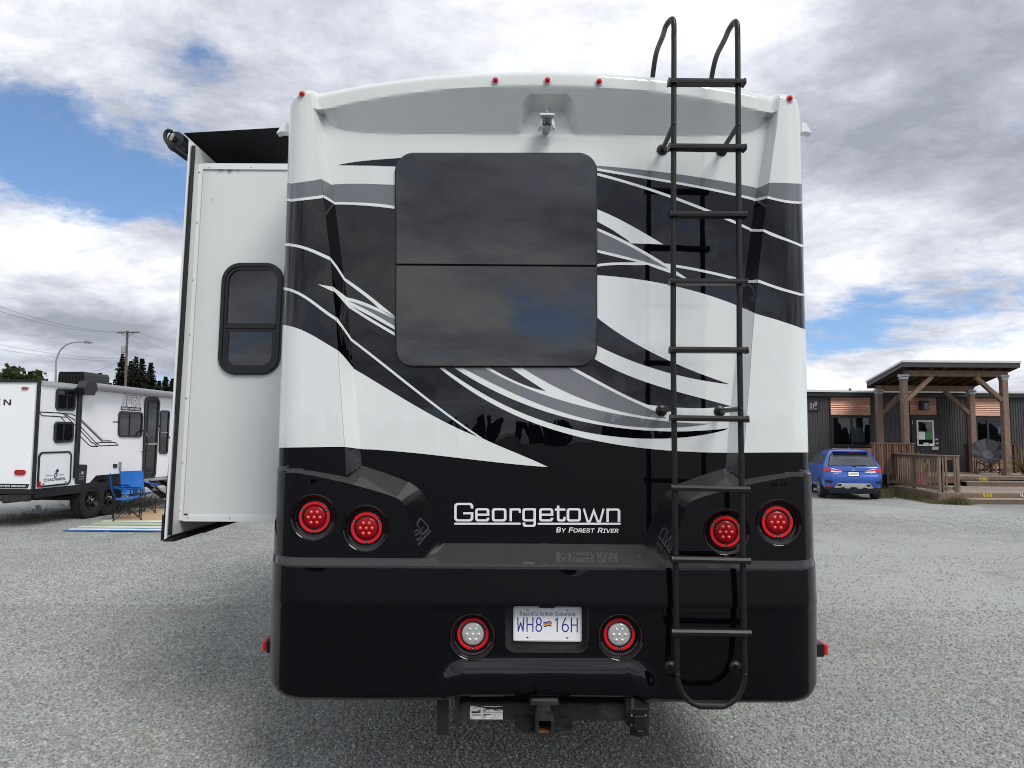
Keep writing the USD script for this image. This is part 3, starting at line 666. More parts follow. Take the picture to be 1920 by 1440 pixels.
# round lamps in their wells
def lamp(x, z, clear, name):
    y0 = float(g_fast(np.array([x]), np.array([z]))[0]); D = 0.052 if clear else 0.030
    w = obj(name, lathe([(0.1045, 0.004), (0.106, -0.003), (0.102, 0.0045), (0.097, 0.002), (0.090, -0.010), (0.089, -D * 0.55), (0.081, -D * 0.62), (0.079, -D), (0.0, -D - 0.001)], 56, (x, y0, z)), 'body_black', rv, smooth=35)
    c = (x, y0 + D, z)
    obj('flange', lathe([(0.074, 0.0), (0.073, 0.010), (0.070, 0.012), (0.052, 0.012), (0.050, 0.006)], 48, c), 'black_plastic', w)
    for k in range(3):   # three reflector arcs between the screws
        a0, a1 = math.radians(-90 + 120 * k + 6), math.radians(-90 + 120 * (k + 1) - 6)
        th = np.linspace(a0, a1, 26)
        ring = Polygon([(x + 0.0705 * math.cos(t), z + 0.0705 * math.sin(t)) for t in th] + [(x + 0.0575 * math.cos(t), z + 0.0575 * math.sin(t)) for t in th[::-1]])
        obj('reflector', soft_slab(ring, c[1] - 0.0165, c[1] - 0.008, 0.0015), 'lamp_red', w)
        t = math.radians(-90 + 120 * k)
        obj('screw', lathe([(0.0, 0.017), (0.003, 0.0165), (0.0042, 0.0145), (0.0042, 0.010)], 12, (x + 0.064 * math.cos(t), c[1], z + 0.064 * math.sin(t))), 'screw', w)
    obj('lens', lathe([(0.0, 0.020), (0.02, 0.0196), (0.038, 0.018), (0.047, 0.0155), (0.0505, 0.011), (0.0505, 0.004)], 48, c), 'lens_clear' if clear else 'lens_red', w, smooth=60)
    for k in range(7):
        r, t = (0, 0) if k == 6 else (0.0265, math.radians(60 * k))
        obj('led', lathe([(0.0, 0.0235), (0.004, 0.0228), (0.007, 0.0205), (0.0085, 0.0165)], 14, (x + r * math.cos(t), c[1], z + r * math.sin(t))), 'led_clear' if clear else 'led_red', w, smooth=60)
for x, z, clear in LAMPS: lamp(x, z, clear, 'reversing_light' if clear else 'tail_light')

# plate recess and licence plate
pbr('recess', (0.020, 0.020, 0.021), rough=0.55, var=0.4, vscale=25)
pc = at(1026.5, 1170, 3.245)
ph = np.array(PLATE_HOLE.exterior.coords)[:-1]; n = len(ph)
rim = ph; back = np.array([[pc[0] + (x - pc[0]) * 0.985, pc[2] - 0.012 + (z - pc[2] + 0.012) * 0.90] for x, z in ph])
v = np.vstack([np.column_stack([rim[:, 0], g_fast(rim[:, 0], rim[:, 1]) , rim[:, 1]]), np.column_stack([back[:, 0], np.full(n, 3.262), back[:, 1]])])
f = []
for i in range(n): j = (i + 1) % n; f += [(i, i + n, j + n), (i, j + n, j)]
rec = obj('plate_recess', join([trimesh.Trimesh(v, np.array(f), process=False), slab(Polygon(back), 3.262, 3.268)]), 'recess', rv, smooth=False)
pl_o = rrect(-0.1525, -0.076, 0.1525, 0.076, 0.009)
TP = basis(np.array([pc[0], 3.2475, pc[2]]), [math.cos(0.004), 0, -math.sin(0.004)], [0, 0, 1], [0, -1, 0])
lic = obj('licence_plate', extrude(pl_o, 0.0015, TP), 'plate_white', rv)
obj('plate_rim', extrude(pl_o.buffer(-0.003).difference(pl_o.buffer(-0.0048)), 0.0026, TP), 'grey_plastic', lic)
def on_plate(mesh, x0, y0, x1, y1, d=0.0021):
    v = mesh.vertices.copy(); v = np.column_stack([x0 + v[:, 0] * (x1 - x0), y0 + v[:, 1] * (y1 - y0), v[:, 2] + 0.0012])
    m = trimesh.Trimesh(v, mesh.faces, process=False); m.apply_transform(TP); return m
def crop_plate(u, w): return ((u - 992.5) / 612 * 0.305, (240 - w) / 312 * 0.152)   # position on the 4.8x enlargement
def pt_text(t, u0, w0, u1, w1, name='lettering', bold=False):
    a, b = crop_plate(u0, w1), crop_plate(u1, w0)
    obj(name, on_plate(text_flat(t, bold, 0.0012), a[0], a[1], b[0], b[1]), 'plate_blue', lic, smooth=False)
pt_text('Beautiful British Columbia', 745, 130, 1240, 168)
# the slender numerals, drawn as strokes
def strokes(lines, w): return shapely.union_all([LineString(l).buffer(w, cap_style='square', quad_segs=6) for l in lines])
def arc(cx, cy, rx, ry, a0, a1, k=22): return [(cx + rx * math.cos(math.radians(a)), cy + ry * math.sin(math.radians(a))) for a in np.linspace(a0, a1, k)]
GL = {'W': (62, [[(0, 1), (0.10, 0), (0.5, 0.62), (0.9, 0), (1, 1)]]), 'H': (58, [[(0, 0), (0, 1)], [(1, 0), (1, 1)], [(0, .5), (1, .5)]]),
      '8': (58, [arc(.5, .74, .42, .26, 0, 360), arc(.5, .25, .5, .25, 0, 360)]), '1': (24, [[(0.0, .86), (0.9, 1.0), (0.9, 0)]]),
      '6': (62, [arc(.5, .27, .5, .27, 0, 360), [(0.0, .3), (.12, .62), (.55, 1.0)]])}
for ch, u0, u1 in (('W', 722, 784), ('H', 806, 866), ('8', 886, 944), ('1', 1062, 1086), ('6', 1122, 1184), ('H', 1204, 1264)):
    a, b = crop_plate(u0 + 4, 306), crop_plate(u1 - 4, 186)
    s = strokes([[(a[0] + p[0] * (b[0] - a[0]), a[1] + p[1] * (b[1] - a[1])) for p in ln] for ln in GL[ch][1]], 0.0026)
    m = extrude(s, 0.0013); m.apply_translation((0, 0, 0.0012)); m.apply_transform(TP); obj('numeral', m, 'plate_blue', lic, smooth=False)
for k, (c, yy) in enumerate((('plate_blue', 228), ('lamp_red', 240), ('yellow_print', 251), ('plate_blue', 262))):   # small waving flag between the numerals
    a = [crop_plate(956 + 74 * t, yy - 5 + 5 * math.sin(t * 7)) for t in np.linspace(0, 1, 14)]
    m = extrude(LineString(a).buffer(0.0022, cap_style='flat'), 0.0011); m.apply_translation((0, 0, 0.0011)); m.apply_transform(TP); obj('flag_wave', m, c, lic, smooth=False)
for u, w in ((812, 117), (1168, 117)):
    a = crop_plate(u, w); obj('bolt', lathe([(0, .006), (.004, .0055), (.0055, .003), (.0055, 0)], 12, (pc[0] + a[0], 3.2475, pc[2] + a[1])), 'screw', lic)
for u, w in ((813, 363), (1170, 363)):
    a = crop_plate(u, w); m = extrude(rrect(a[0] - .005, a[1] - .003, a[0] + .005, a[1] + .003, .0029), 0.0006); m.apply_translation((0, 0, 0.0013)); m.apply_transform(TP); obj('slot', m, 'rubber', lic, smooth=False)
a = crop_plate(988, 92); obj('plate_clip', box((pc[0] + a[0], 3.243, pc[2] + a[1] + 0.003), (0.07, 0.006, 0.010), bevel=0.002), 'black_plastic', rec)

# lettering of the model name in extended square letters (drawn on the 4.8x enlargement)
def C2(u, w): return (820 + u / 4.8, 920 + w / 4.8)
def sq(x0, y0, x1, y1, r): return rrect(x0, y0, x1, y1, r)
T = 19.0
def ring(x0, y0, x1, y1, r=26, t=T): return rrect(x0, y0, x1, y1, r).difference(rrect(x0 + t * 1.18, y0 + t, x1 - t * 1.18, y1 - t, max(4, r - t + 4)))
def ln(*p, w=T): return LineString(p).buffer(w / 2, cap_style='flat', join_style='mitre')
GEO = []
GEO.append(ring(152, 110, 324, 276, 32).difference(sbox(296, 160, 340, 196)).union(sbox(232, 193, 324, 193 + T)).union(sbox(302, 193, 324, 240)))
def ee(x0, x1): return ring(x0, 157, x1, 276).difference(sbox((x0 + x1) / 2 + 20, 226, x1 + 5, 244)).union(sbox(x0 + 8, 207, x1 - 4, 226))
GEO.append(ee(340, 468)); GEO.append(ring(491, 157, 622, 276))
GEO.append(sbox(650, 160, 672, 274).union(ring(650, 158, 756, 300, 24).intersection(sbox(655, 150, 752, 200))))
GEO.append(ring(765, 157, 888, 276).union(sbox(866, 160, 888, 300)).union(ring(768, 220, 888, 326, 26).intersection(sbox(760, 286, 890, 330))))
GEO.append(ee(915, 1043)); GEO.append(sbox(1076, 135, 1098, 250).union(sbox(1058, 160, 1152, 160 + T)).union(ring(1076, 180, 1156, 277, 24).intersection(sbox(1070, 236, 1154, 280))))
GEO.append(ring(1164, 157, 1292, 277))
GEO.append(ln((1318, 162), (1352, 277), (1372, 277), (1408, 180), (1444, 277), (1464, 277), (1496, 162), w=18).buffer(0))
GEO.append(sbox(1521, 160, 1543, 281).union(ring(1521, 160, 1646, 320, 26).intersection(sbox(1515, 155, 1650, 281))))
GEO.append(rrect(152, 288, 751, 306, 8)); GEO.append(rrect(903, 289, 1651, 307, 8))
bad = part('badge', rv)
for gly in GEO:
    gly = gly.buffer(0).segmentize(12)
    out = []
    for gg in getattr(gly, 'geoms', [gly]):
        ext = on_cap([C2(*p) for p in gg.exterior.coords]); ints = [on_cap([C2(*p) for p in r.coords]) for r in gg.interiors]
        out.append(Polygon(ext, ints).buffer(0))
    V, F, N = cap_mesh(shapely.union_all(out), 0.0016)
    raw_normals_mesh('letter', V, F, N, 'letter_white', bad)
def cap_text(t, u0, w0, u1, w1, slant=0.0, bold=True, name='lettering'):
    m = text_flat(t, bold, 1.0); v = m.vertices
    keep = v[m.faces][:, :, 2].min(1) > 0.5
    P = [C2(u0 + a * (u1 - u0) + slant * b * (w1 - w0), w1 + b * (w0 - w1)) for a, b, _ in v]
    q = on_cap(P); y = g_fast(q[:, 0], q[:, 1]) - 0.0022
    usdkit.mesh(stage, numbered(where(bad), name), trimesh.Trimesh(np.column_stack([q[:, 0], y, q[:, 1]]), m.faces[keep], process=False), M['letter_white'])
x = 1068
for t, w, h in (('B', 40, 46), ('Y', 38, 38), (' ', 20, 0), ('F', 34, 46), ('OREST', 190, 38), (' ', 22, 0), ('R', 42, 46), ('IVER', 138, 38)):
    if t.strip():
        dy = (x - 1068) * 0.012; cap_text(t, x, 375 + dy - h, x + w, 375 + dy, slant=0.20, bold=True)
    x += w + 5

# red clearance lamps along the roof edge
for px, py in ((567, 177), (929, 151.5), (1026.5, 151.5), (1123, 154), (1480, 185.5)):
    q = on_cap([(px, py)])[0]; y = float(g_fast(q[:1], q[1:])[0])
    b = obj('clearance_light', lathe([(0.021, -0.004), (0.0205, 0.003), (0.018, 0.005), (0.015, 0.004), (0.0, 0.004)], 24, (q[0], y, q[1])), 'body_white', rv)
    obj('lens', lathe([(0.0, 0.022), (0.006, 0.0205), (0.011, 0.016), (0.0135, 0.008), (0.0135, 0.002)], 20, (q[0], y, q[1])), 'lamp_red', b, smooth=60)
# reversing camera in its niche
cc = at(1025, 233, 3.33)
cm = obj('reversing_camera', join([box(cc, (0.066, 0.07, 0.056), bevel=0.012), box(cc + [0, -0.008, 0.028], (0.070, 0.085, 0.012), bevel=0.004)]), 'trim_white', rv)
obj('camera_face', box(cc + [0, -0.0365, -0.003], (0.044, 0.006, 0.034), bevel=0.002), 'black_plastic', cm)
obj('camera_lens', lathe([(0, .005), (.006, .004), (.008, 0)], 16, cc + [0, -0.039, -0.003]), 'dark_glass', cm)
for sx in (-1, 1):
    for k in (-1, 0, 1): obj('diode', lathe([(0, .003), (.002, .002), (.0025, 0)], 8, cc + [sx * 0.0145, -0.0385, -0.003 + k * 0.008]), 'grey_plastic', cm)
    obj('camera_bracket', box(cc + [sx * 0.037, 0.02, -0.004], (0.006, 0.04, 0.030), bevel=0.002), 'trim_white', cm)
obj('camera_arm', box(cc + [0, 0.055, -0.006], (0.03, 0.07, 0.006)), 'trim_white', cm)
p0 = at(1024, 200, 3.385); obj('camera_cable', tube(smooth_path([p0, at(1026, 208, 3.36), at(1029, 216, 3.35), at(1028, 222, 3.345)], 14), 0.0028, 8), 'trim_white', cm)
obj('cable_grommet', lathe([(0, .004), (.008, .003), (.012, 0)], 16, p0 + [0, -0.004, 0], (0, -0.7, -0.7)), 'trim_white', cm)
# gutter ends and marker lamps on the sides
for px, s in ((1508, 1), (533, -1)):
    c = at(px, 240, 3.52); obj('gutter_spout', extrude(Polygon([(-0.012, 0.03), (0.012, 0.026), (0.028, -0.008), (0.040, -0.026), (0.014, -0.018), (-0.012, -0.02)]), 0.05, basis(c, [s, 0, 0], [0, 0, 1], [0, 1, 0])), 'trim_white', rv, smooth=False)
for px, py, x, s in ((504, 1206, XL, -1), (1539, 1213, XR, 1)):
    c = at(px, py, 3.54)
    mk = obj('side_marker', bx(min(x, c[0] - s * 0.004), max(x, c[0] - s * 0.004), 3.485, 3.60, c[2] - 0.033, c[2] + 0.033, 0.006), 'black_plastic', rv)
    obj('lens', box((c[0] + s * 0.005, 3.54, c[2]), (0.024, 0.095, 0.052), bevel=0.008), 'lamp_red', mk)

# ladder
LY = 3.13
lad = part('ladder', rv)
RL = 0.0128
rails = []
for k, (top, mid, bot) in enumerate((((1263.5, 70), (1262, 640), (1269.5, 1262)), ((1383, 72), (1386.5, 640), (1396, 1260)))):
    P = [at(*top, LY), at(*bot, LY)]; P[0][0] = (P[0][0] + P[1][0]) / 2 if False else P[0][0]
    ap, kn, ft = ((1252, 42, 3.165), (1229, 103, 3.50), (1222, 156, 3.63)) if k == 0 else ((1372, 46, 3.165), (1341, 110, 3.50), (1331, 162, 3.63))
    ap, kn, ft = at(*ap), at(*kn), at(*ft); apex = at(1260, 36, 3.138) if k == 0 else at(1379, 41, 3.138)
    L_ = lambda p_, q_, f_: p_ + (q_ - p_) * f_
    arcp = smooth_path([P[0] + [0, 0, -0.04], P[0] + [0, 0, -0.015], P[0], apex, L_(ap, kn, .06), L_(ap, kn, .3), L_(ap, kn, .6), L_(ap, kn, .88), L_(kn, ft, .25), L_(kn, ft, .6), ft], 60)
    obj('rail', tube(np.vstack([[P[1]], [at(*mid, LY)], arcp[1:]]), RL, 14), 'black_satin', lad, smooth=50)
    rails.append((P[1], P[0]))
a, b = rails[0][0], rails[1][0]; wd = b[0] - a[0]
arcp = [a + [0, 0, 0.02], a]
lo_z = at(1333, 1323, LY)[2]
for t in np.linspace(0, 1, 9)[1:]: arcp.append(np.array([a[0] + 0.105 * (1 - math.cos(t * math.pi / 2)), LY, a[2] + (lo_z - a[2]) * math.sin(t * math.pi / 2)]))
for t in np.linspace(1, 0, 9)[:-1]: arcp.append(np.array([b[0] - 0.105 * (1 - math.cos(t * math.pi / 2)), LY, b[2] + (lo_z - b[2]) * math.sin(t * math.pi / 2)]))
arcp += [b, b + [0, 0, 0.02]]
obj('bottom_loop', tube(arcp, RL, 14), 'black_satin', lad, smooth=50)
c = (at(1333, 1323, LY)); obj('sleeve', tube([c + [-0.055, 0, 0], c + [0.055, 0, 0]], 0.0155, 14), 'rubber', lad)
for l, r in ((155, 156), (277, 278.5), (403, 404), (529, 530), (657, 658), (784.5, 787), (915, 918.5), (1049, 1052), (1185, 1187)):
    p, q = at(1252.5 + (l - 155) * 0.006, l, LY - 0.004), at(1396 + (r - 155) * 0.009, r, LY - 0.004)
    sec = Polygon([(-0.020, 0.008), (0.020, 0.008), (0.021, -0.004), (0.014, -0.013), (-0.014, -0.013), (-0.021, -0.004)]).buffer(0.002)
    d = q - p; L = np.linalg.norm(d); d /= L
    rg = obj('rung', extrude(sec, L - 0.01, basis(p + d * 0.005, [0, -1, 0], np.cross(d, [0, -1, 0]), d)), 'black_satin', lad)
    for e in (p, q - d * 0.005): obj('end_cap', extrude(sec.buffer(0.0025), 0.006, basis(e, [0, -1, 0], np.cross(d, [0, -1, 0]), d)), 'black_plastic', lad)
def rail_x(k, z):
    lo_, hi_ = rails[k]; m_ = at(*((1262, 640) if k == 0 else (1386.5, 640)), LY)
    return np.interp(z, [lo_[2], m_[2], hi_[2]], [lo_[0], m_[0], hi_[0]])
for px, py, k in ((1242, 281, 0), (1353, 283, 1), (1240, 770, 0), (1349, 771, 1), (1257, 1250, 0), (1378, 1250, 1)):
    q = on_cap([(px, py)])[0]; y = float(g_fast(q[:1], q[1:])[0])
    obj('foot_flange', lathe([(0.0, 0.012), (0.014, 0.012), (0.020, 0.008), (0.027, 0.006), (0.028, 0.0)], 24, (q[0], y, q[1])), 'black_plastic', lad)
    for t in range(3): obj('foot_screw', lathe([(0, .010), (.003, .009), (.004, .006)], 8, (q[0] + 0.022 * math.cos(t * 2.1 + 0.4), y, q[1] + 0.022 * math.sin(t * 2.1 + 0.4))), 'steel_black', lad)
    e = np.array([rail_x(k, q[1]), LY, q[1]])
    obj('standoff', tube([(q[0], y - 0.004, q[1]), e], 0.0115, 12), 'black_satin', lad, smooth=50)
    obj('rail_screw', lathe([(0, .008), (.004, .007), (.0065, .004), (.0065, 0)], 12, e + [0, -RL + 0.002, 0]), 'steel_black', lad)

# hitch under the bumper
hit = part('hitch', rv)
def pbox(x0, y0, x1, y1, Y, dy, bevel=0.003):
    """box whose front fills the pixel rectangle at distance Y"""
    a, b = at(x0, y1, Y), at(x1, y0, Y)
    return bx(a[0], b[0], Y, Y + dy, a[2], b[2], bevel=bevel)
obj('cross_tube', pbox(858, 1319, 1182, 1350, 3.30, 0.10, 0.006), 'steel_black', hit)
obj('end_plate', pbox(852, 1303, 862, 1360, 3.29, 0.14), 'steel_black', hit); obj('end_plate', pbox(1174, 1303, 1184, 1362, 3.27, 0.14), 'steel_black', hit)
obj('mount_bracket', pbox(838, 1296, 872, 1309, 3.27, 0.12, 0.008), 'steel_black', hit); obj('mount_bracket', pbox(1166, 1296, 1202, 1309, 3.27, 0.12, 0.008), 'steel_black', hit)
obj('mud_flap', pbox(818, 1300, 841, 1379, 3.30, 0.012), 'rubber', hit)
st = obj('sticker', pbox(881, 1324, 943, 1348.5, 3.298, 0.0015, 0), 'sticker', hit)
def px_text(t, x0, y0, x1, y1, Y, mat, parent, bold=False):
    a, b = at(x0, y1, Y), at(x1, y0, Y)
    m = text_flat(t, bold, 0.001); v = m.vertices
    obj('lettering', trimesh.Trimesh(np.column_stack([a[0] + v[:, 0] * (b[0] - a[0]), Y - v[:, 2], a[2] + v[:, 1] * (b[2] - a[2])]), m.faces, process=False), mat, parent, smooth=False)
for x0, y0, x1, y1 in ((884, 1333.6, 895, 1337.2), (884, 1340, 902, 1341.4), (905.5, 1330.5, 913, 1332), (905.5, 1333, 911, 1334), (905.5, 1339, 921, 1340.2), (905.5, 1341.4, 911, 1342.4), (928, 1332, 939, 1333), (905, 1336.4, 942, 1336.7)):
    obj('printed_line', pbox(x0, y0, x1, y1, 3.2972, 0.0006, 0), 'rubber', st)
obj('printed_mark', slab(px_poly([(895, 1334), (898, 1331), (901, 1331.5), (902, 1335), (900, 1337), (896, 1337)], 3.2974).difference(px_poly([(899, 1332), (901, 1332.5), (901, 1335), (899.5, 1336)], 3.2974)), 3.2972, 3.2978), 'rubber', st, smooth=False)
obj('torn_edge', slab(px_poly([(888, 1324.5), (896, 1323.6), (905, 1324), (912, 1325.5), (925, 1326), (943.5, 1325), (943.5, 1331), (936, 1330), (928, 1331), (920, 1329.5), (914, 1330.5), (909, 1328), (902, 1325.8)], 3.2974), 3.2970, 3.2976), 'steel_black', st, smooth=False)
ra, rb = at(1004.5, 1382, 3.05), at(1039.5, 1346, 3.05)
ob = sbox(ra[0], ra[2], rb[0], rb[2]); wl = (rb[0] - ra[0]) * 0.17
obj('receiver', slab(rrect(*ob.bounds, 0.012).difference(rrect(ra[0] + wl, ra[2] + wl, rb[0] - wl, rb[2] - wl, 0.004)), 3.05, 3.12), 'steel_black', hit, smooth=False)
obj('receiver_tube', slab(rrect(ra[0] + 0.008, ra[2] + 0.008, rb[0] - 0.008, rb[2] - 0.006, 0.01).difference(rrect(ra[0] + wl, ra[2] + wl, rb[0] - wl, rb[2] - wl, 0.004)), 3.12, 3.45), 'steel_black', hit, smooth=False)
obj('receiver_floor', bx(ra[0] + wl, rb[0] - wl, 3.06, 3.40, ra[2] + wl, ra[2] + wl + 0.002), 'rust', hit)
obj('receiver_end', bx(ra[0] + 0.01, rb[0] - 0.01, 3.42, 3.44, ra[2] + 0.01, rb[2] - 0.01), 'steel_black', hit)
obj('receiver_saddle', pbox(994, 1311, 1048, 1326, 3.22, 0.20, 0.012), 'steel_black', hit)
cp = px_poly([(966, 1352), (972, 1350), (1000, 1349), (1044, 1350), (1069, 1351), (1073, 1354), (1066, 1361), (1044, 1360), (1000, 1361), (984, 1361)], 3.2)
ho = [shapely.union_all([px_poly([(975 + 22 * i + 3 * math.cos(t), 1355 + 3 * math.sin(t)) for t in np.linspace(0, 6.28, 12)], 3.2)]) for i in range(0)]
za = at(1000, 1356, 3.2)[2]
tab = Polygon([(at(966, 1356, 3.2)[0], 3.17), (at(978, 1356, 3.2)[0], 3.13), (at(1000, 1356, 3.2)[0], 3.12), (at(1044, 1356, 3.2)[0], 3.12), (at(1066, 1356, 3.2)[0], 3.13), (at(1074, 1356, 3.2)[0], 3.17), (at(1074, 1356, 3.2)[0], 3.3), (at(966, 1356, 3.2)[0], 3.3)])
for s in (985, 1053): tab = tab.difference(affinity.scale(Point(at(s, 1356, 3.2)[0], 3.165).buffer(0.018), 1.5, 1))
obj('chain_tab', extrude(tab, 0.010, basis([0, 0, za - 0.012], [1, 0, 0], [0, 1, 0], [0, 0, 1])), 'steel_black', hit, smooth=False)
obj('socket_plate', pbox(1181, 1329, 1214, 1380, 3.24, 0.008, 0.003), 'black_plastic', hit)
sc_ = at(1197.5, 1351, 3.235)
obj('socket_bracket', pbox(1190, 1296, 1217, 1380, 3.255, 0.01), 'steel_black', hit)
obj('socket', lathe([(0.0, 0.034), (0.020, 0.034), (0.026, 0.030), (0.028, 0.0)], 24, sc_), 'black_plastic', hit)
obj('socket_lid', box(sc_ + [0, -0.036, 0.004], (0.052, 0.008, 0.058), bevel=0.004), 'black_satin', hit)
obj('socket_latch', box(sc_ + [0, -0.034, -0.042], (0.030, 0.014, 0.030), bevel=0.005), 'black_satin', hit)
for sx in (-0.030, 0.030):
    for sz in (-0.020, 0.021): obj('screw', lathe([(0, .008), (.004, .007), (.005, .003), (.005, 0)], 10, sc_ + [sx, 0.004, sz]), 'screw', hit)

# slide-out room on the left with window, outer panel and awning topper
so_ = part('slide_out', rv)
SY, FY, SEND = 4.0, 3.90, 7.6
def sx(py): return at(np.interp(py, [308, 975], [366, 329]), py, SY)
tl, bl = at(366, 308, SY), at(329, 975.5, SY)
lean = (tl[0] - bl[0]) / (tl[2] - bl[2])
def prism_y(pts, y0, y1):
    return slab(Polygon(pts), y0, y1)
xin = XL + 0.15
obj('rear_wall', prism_y([(bl[0], bl[2]), (xin, bl[2] - 0.004), (xin, tl[2]), (tl[0], tl[2])], SY, SY + 0.04), 'wall_white', so_, smooth=False)
obj('roof_panel', bx(tl[0], xin, SY, SEND, tl[2] - 0.03, tl[2] - 0.002), 'wall_white', so_); obj('floor_panel', bx(bl[0] + 0.01, xin, SY + 0.001, SEND, bl[2], bl[2] + 0.04), 'rubber', so_)
obj('front_panel', bx(bl[0] - 0.0, xin, SEND - 0.04, SEND, bl[2], tl[2] - 0.004), 'wall_white', so_)
t2, b2 = at(382, 318, SY), at(344.5, 967, SY)
obj('corner_trim', prism_y([(bl[0], bl[2]), (b2[0], bl[2]), (t2[0], tl[2]), (tl[0], tl[2])], SY - 0.006, SY - 0.0005), 'trim_white', so_, smooth=False)
obj('top_trim', prism_y([(t2[0] + .001, t2[2]), (xin, t2[2]), (xin, tl[2] + 0.004), (t2[0] + .001, tl[2] + 0.004)], SY - 0.009, SY - 0.001), 'trim_white', so_, smooth=False)
obj('bottom_trim', prism_y([(b2[0] + .001, bl[2] - 0.004), (xin, bl[2] - 0.006), (xin, b2[2]), (b2[0] + .001, b2[2])], SY - 0.008, SY - 0.001), 'trim_white', so_, smooth=False)
obj('sealant', tube([(b2[0] - .001, SY - 0.006, b2[2]), (t2[0] - .001, SY - 0.006, t2[2])], 0.0022, 6), 'grey_plastic', so_)
for px, py in ((374, 322), (370, 417), (363, 448), (361.5, 525), (356, 627), (350, 746), (342, 867), (336, 958), (393, 314), (471, 314), (352, 970), (431, 971)):
    obj('screw', lathe([(0, .005), (.004, .004), (.005, 0)], 8, at(px, py, SY - 0.007)), 'screw', so_)
for x0, y0, x1, y1 in ((407, 317.4, 419, 318.6), (426, 317.6, 434, 320), (444, 317.4, 449, 318.6), (345, 963, 352, 966), (397, 372, 399, 373.6)):
    obj('scuff', pbox(x0, y0, x1, y1, SY - 0.0105, 0.001, 0), 'steel_black', so_)
# outer panel, its edge overlapping towards the rear
fo = [at(352.5, 264, FY), at(361.5, 266, FY), at(319, 1004, FY), at(306.5, 1012, FY)]
obj('outer_panel', prism_y([(p[0], p[2]) for p in (fo[0], fo[1], fo[2], fo[3])], FY + 0.012, SEND + 0.1), 'wall_white', so_, smooth=False)
fi = [at(354, 262.5, FY), at(357.5, 263.5, FY), at(312, 1009, FY), at(307.5, 1012, FY)]
obj('edge_trim', prism_y([(p[0], p[2]) for p in fi], FY, FY + 0.014), 'trim_white', so_, smooth=False)
obj('edge_seal', tube([at(363, 274, FY + 0.005), at(341, 640, FY + 0.005), at(318.5, 1003, FY + 0.005)], 0.011, 10), 'rubber', so_)
obj('edge_rubber', tube([at(356.5, 330, FY + 0.012), at(334, 690, FY + 0.012), at(305.5, 1011, FY + 0.012)], 0.006, 8), 'rubber', so_)
bq = at(319, 1004, FY)
obj('bottom_seal', bx(fo[3][0] - 0.004, fo[2][0] + 0.014, FY + 0.01, SEND, fo[3][2] - 0.012, fo[3][2] + 0.006), 'rubber', so_)
obj('wear_strip', prism_y([(p[0], p[2]) for p in (at(304, 965, FY - .004), at(308, 965, FY - .004), at(305, 1014, FY - .004), at(301, 1014, FY - .004))], FY - 0.004, FY + 0.2), 'rubber', so_, smooth=False)
# window
def wpoly(x0, y0, x1, y1, r, lean_px=-0.048):
    return px_poly([(x + (y - 600) * lean_px, y) for x, y in rrect(x0, y0, x1, y1, r, 10).exterior.coords], SY)
wo, wi = wpoly(414, 494, 530, 703, 34), wpoly(426.5, 507, 518, 690, 22)
wf = obj('window_frame', join([soft_slab(wo.difference(wo.buffer(-0.012)).buffer(0), SY - 0.030, SY, 0.001) if False else slab(wo.difference(wi), SY - 0.016, SY), slab(wo.buffer(-0.008).difference(wo.buffer(-0.022)), SY - 0.024, SY - 0.016)]), 'black_plastic', so_, smooth=40)
obj('pane', slab(wi.buffer(0.004), SY - 0.006, SY - 0.001), 'dark_glass', wf, smooth=False)
zb1, zb2 = at(470, 607, SY)[2], at(470, 617, SY)[2]
bxs = wi.buffer(0.004).bounds
obj('middle_bar', bx(bxs[0] + 0.004, bxs[2] - 0.004, SY - 0.020, SY - 0.006, zb2, zb1, 0.003), 'black_plastic', wf)
lowp = wi.intersection(sbox(-9, -9, 9, zb2)); obj('sash', slab(lowp.difference(lowp.buffer(-0.014)), SY - 0.013, SY - 0.006), 'black_plastic', wf, smooth=False)
# topper: fabric from the roof to a roller above the outer panel
TY = 3.94
e1, e0 = at(345, 250.5, TY), at(540, 239.5, TY)
fab = np.array([e0, e1, [e1[0], SEND, e1[2]], [e0[0], SEND, e0[2]]])
obj('topper_fabric', extrude(Polygon([(0, 0), (1, 0), (1, 1), (0, 1)]), 0.004, basis(e0, e1 - e0, [0, SEND - TY, 0], [0, 0, 1])), 'black_fabric', so_, smooth=False)
rc = at(330, 262, 3.93); 
obj('roller', tube([rc + [0, 0.02, 0], [rc[0], SEND, rc[2]]], 0.045, 18), 'black_fabric', so_, smooth=50)
obj('roller_cap', lathe([(0.0, 0.03), (0.016, 0.03), (0.018, 0.02), (0.046, 0.016), (0.050, 0.0), (0.050, -0.05)], 24, rc + [0, 0.01, 0]), 'black_plastic', so_)
obj('roller_pin', box(rc + [-0.012, -0.022, 0.005], (0.018, 0.016, 0.045), rot=trimesh.transformations.rotation_matrix(0.35, (0, 1, 0)), bevel=0.004), 'screw', so_)
obj('end_bracket', tube(smooth_path([at(322, 247, 3.86), at(313, 246, 3.86), at(309.5, 256, 3.86), at(313, 266, 3.86), at(326, 279, 3.87)], 16), 0.011, 8), 'black_plastic', so_)
obj('support_arm', tube([at(322, 275, 3.87), at(353, 298, 3.93)], 0.017, 10), 'black_plastic', so_)
obj('arm_pivot', lathe([(0, .02), (.018, .018), (.022, 0), (.022, -.03)], 14, at(322, 274, 3.87)), 'black_plastic', so_)

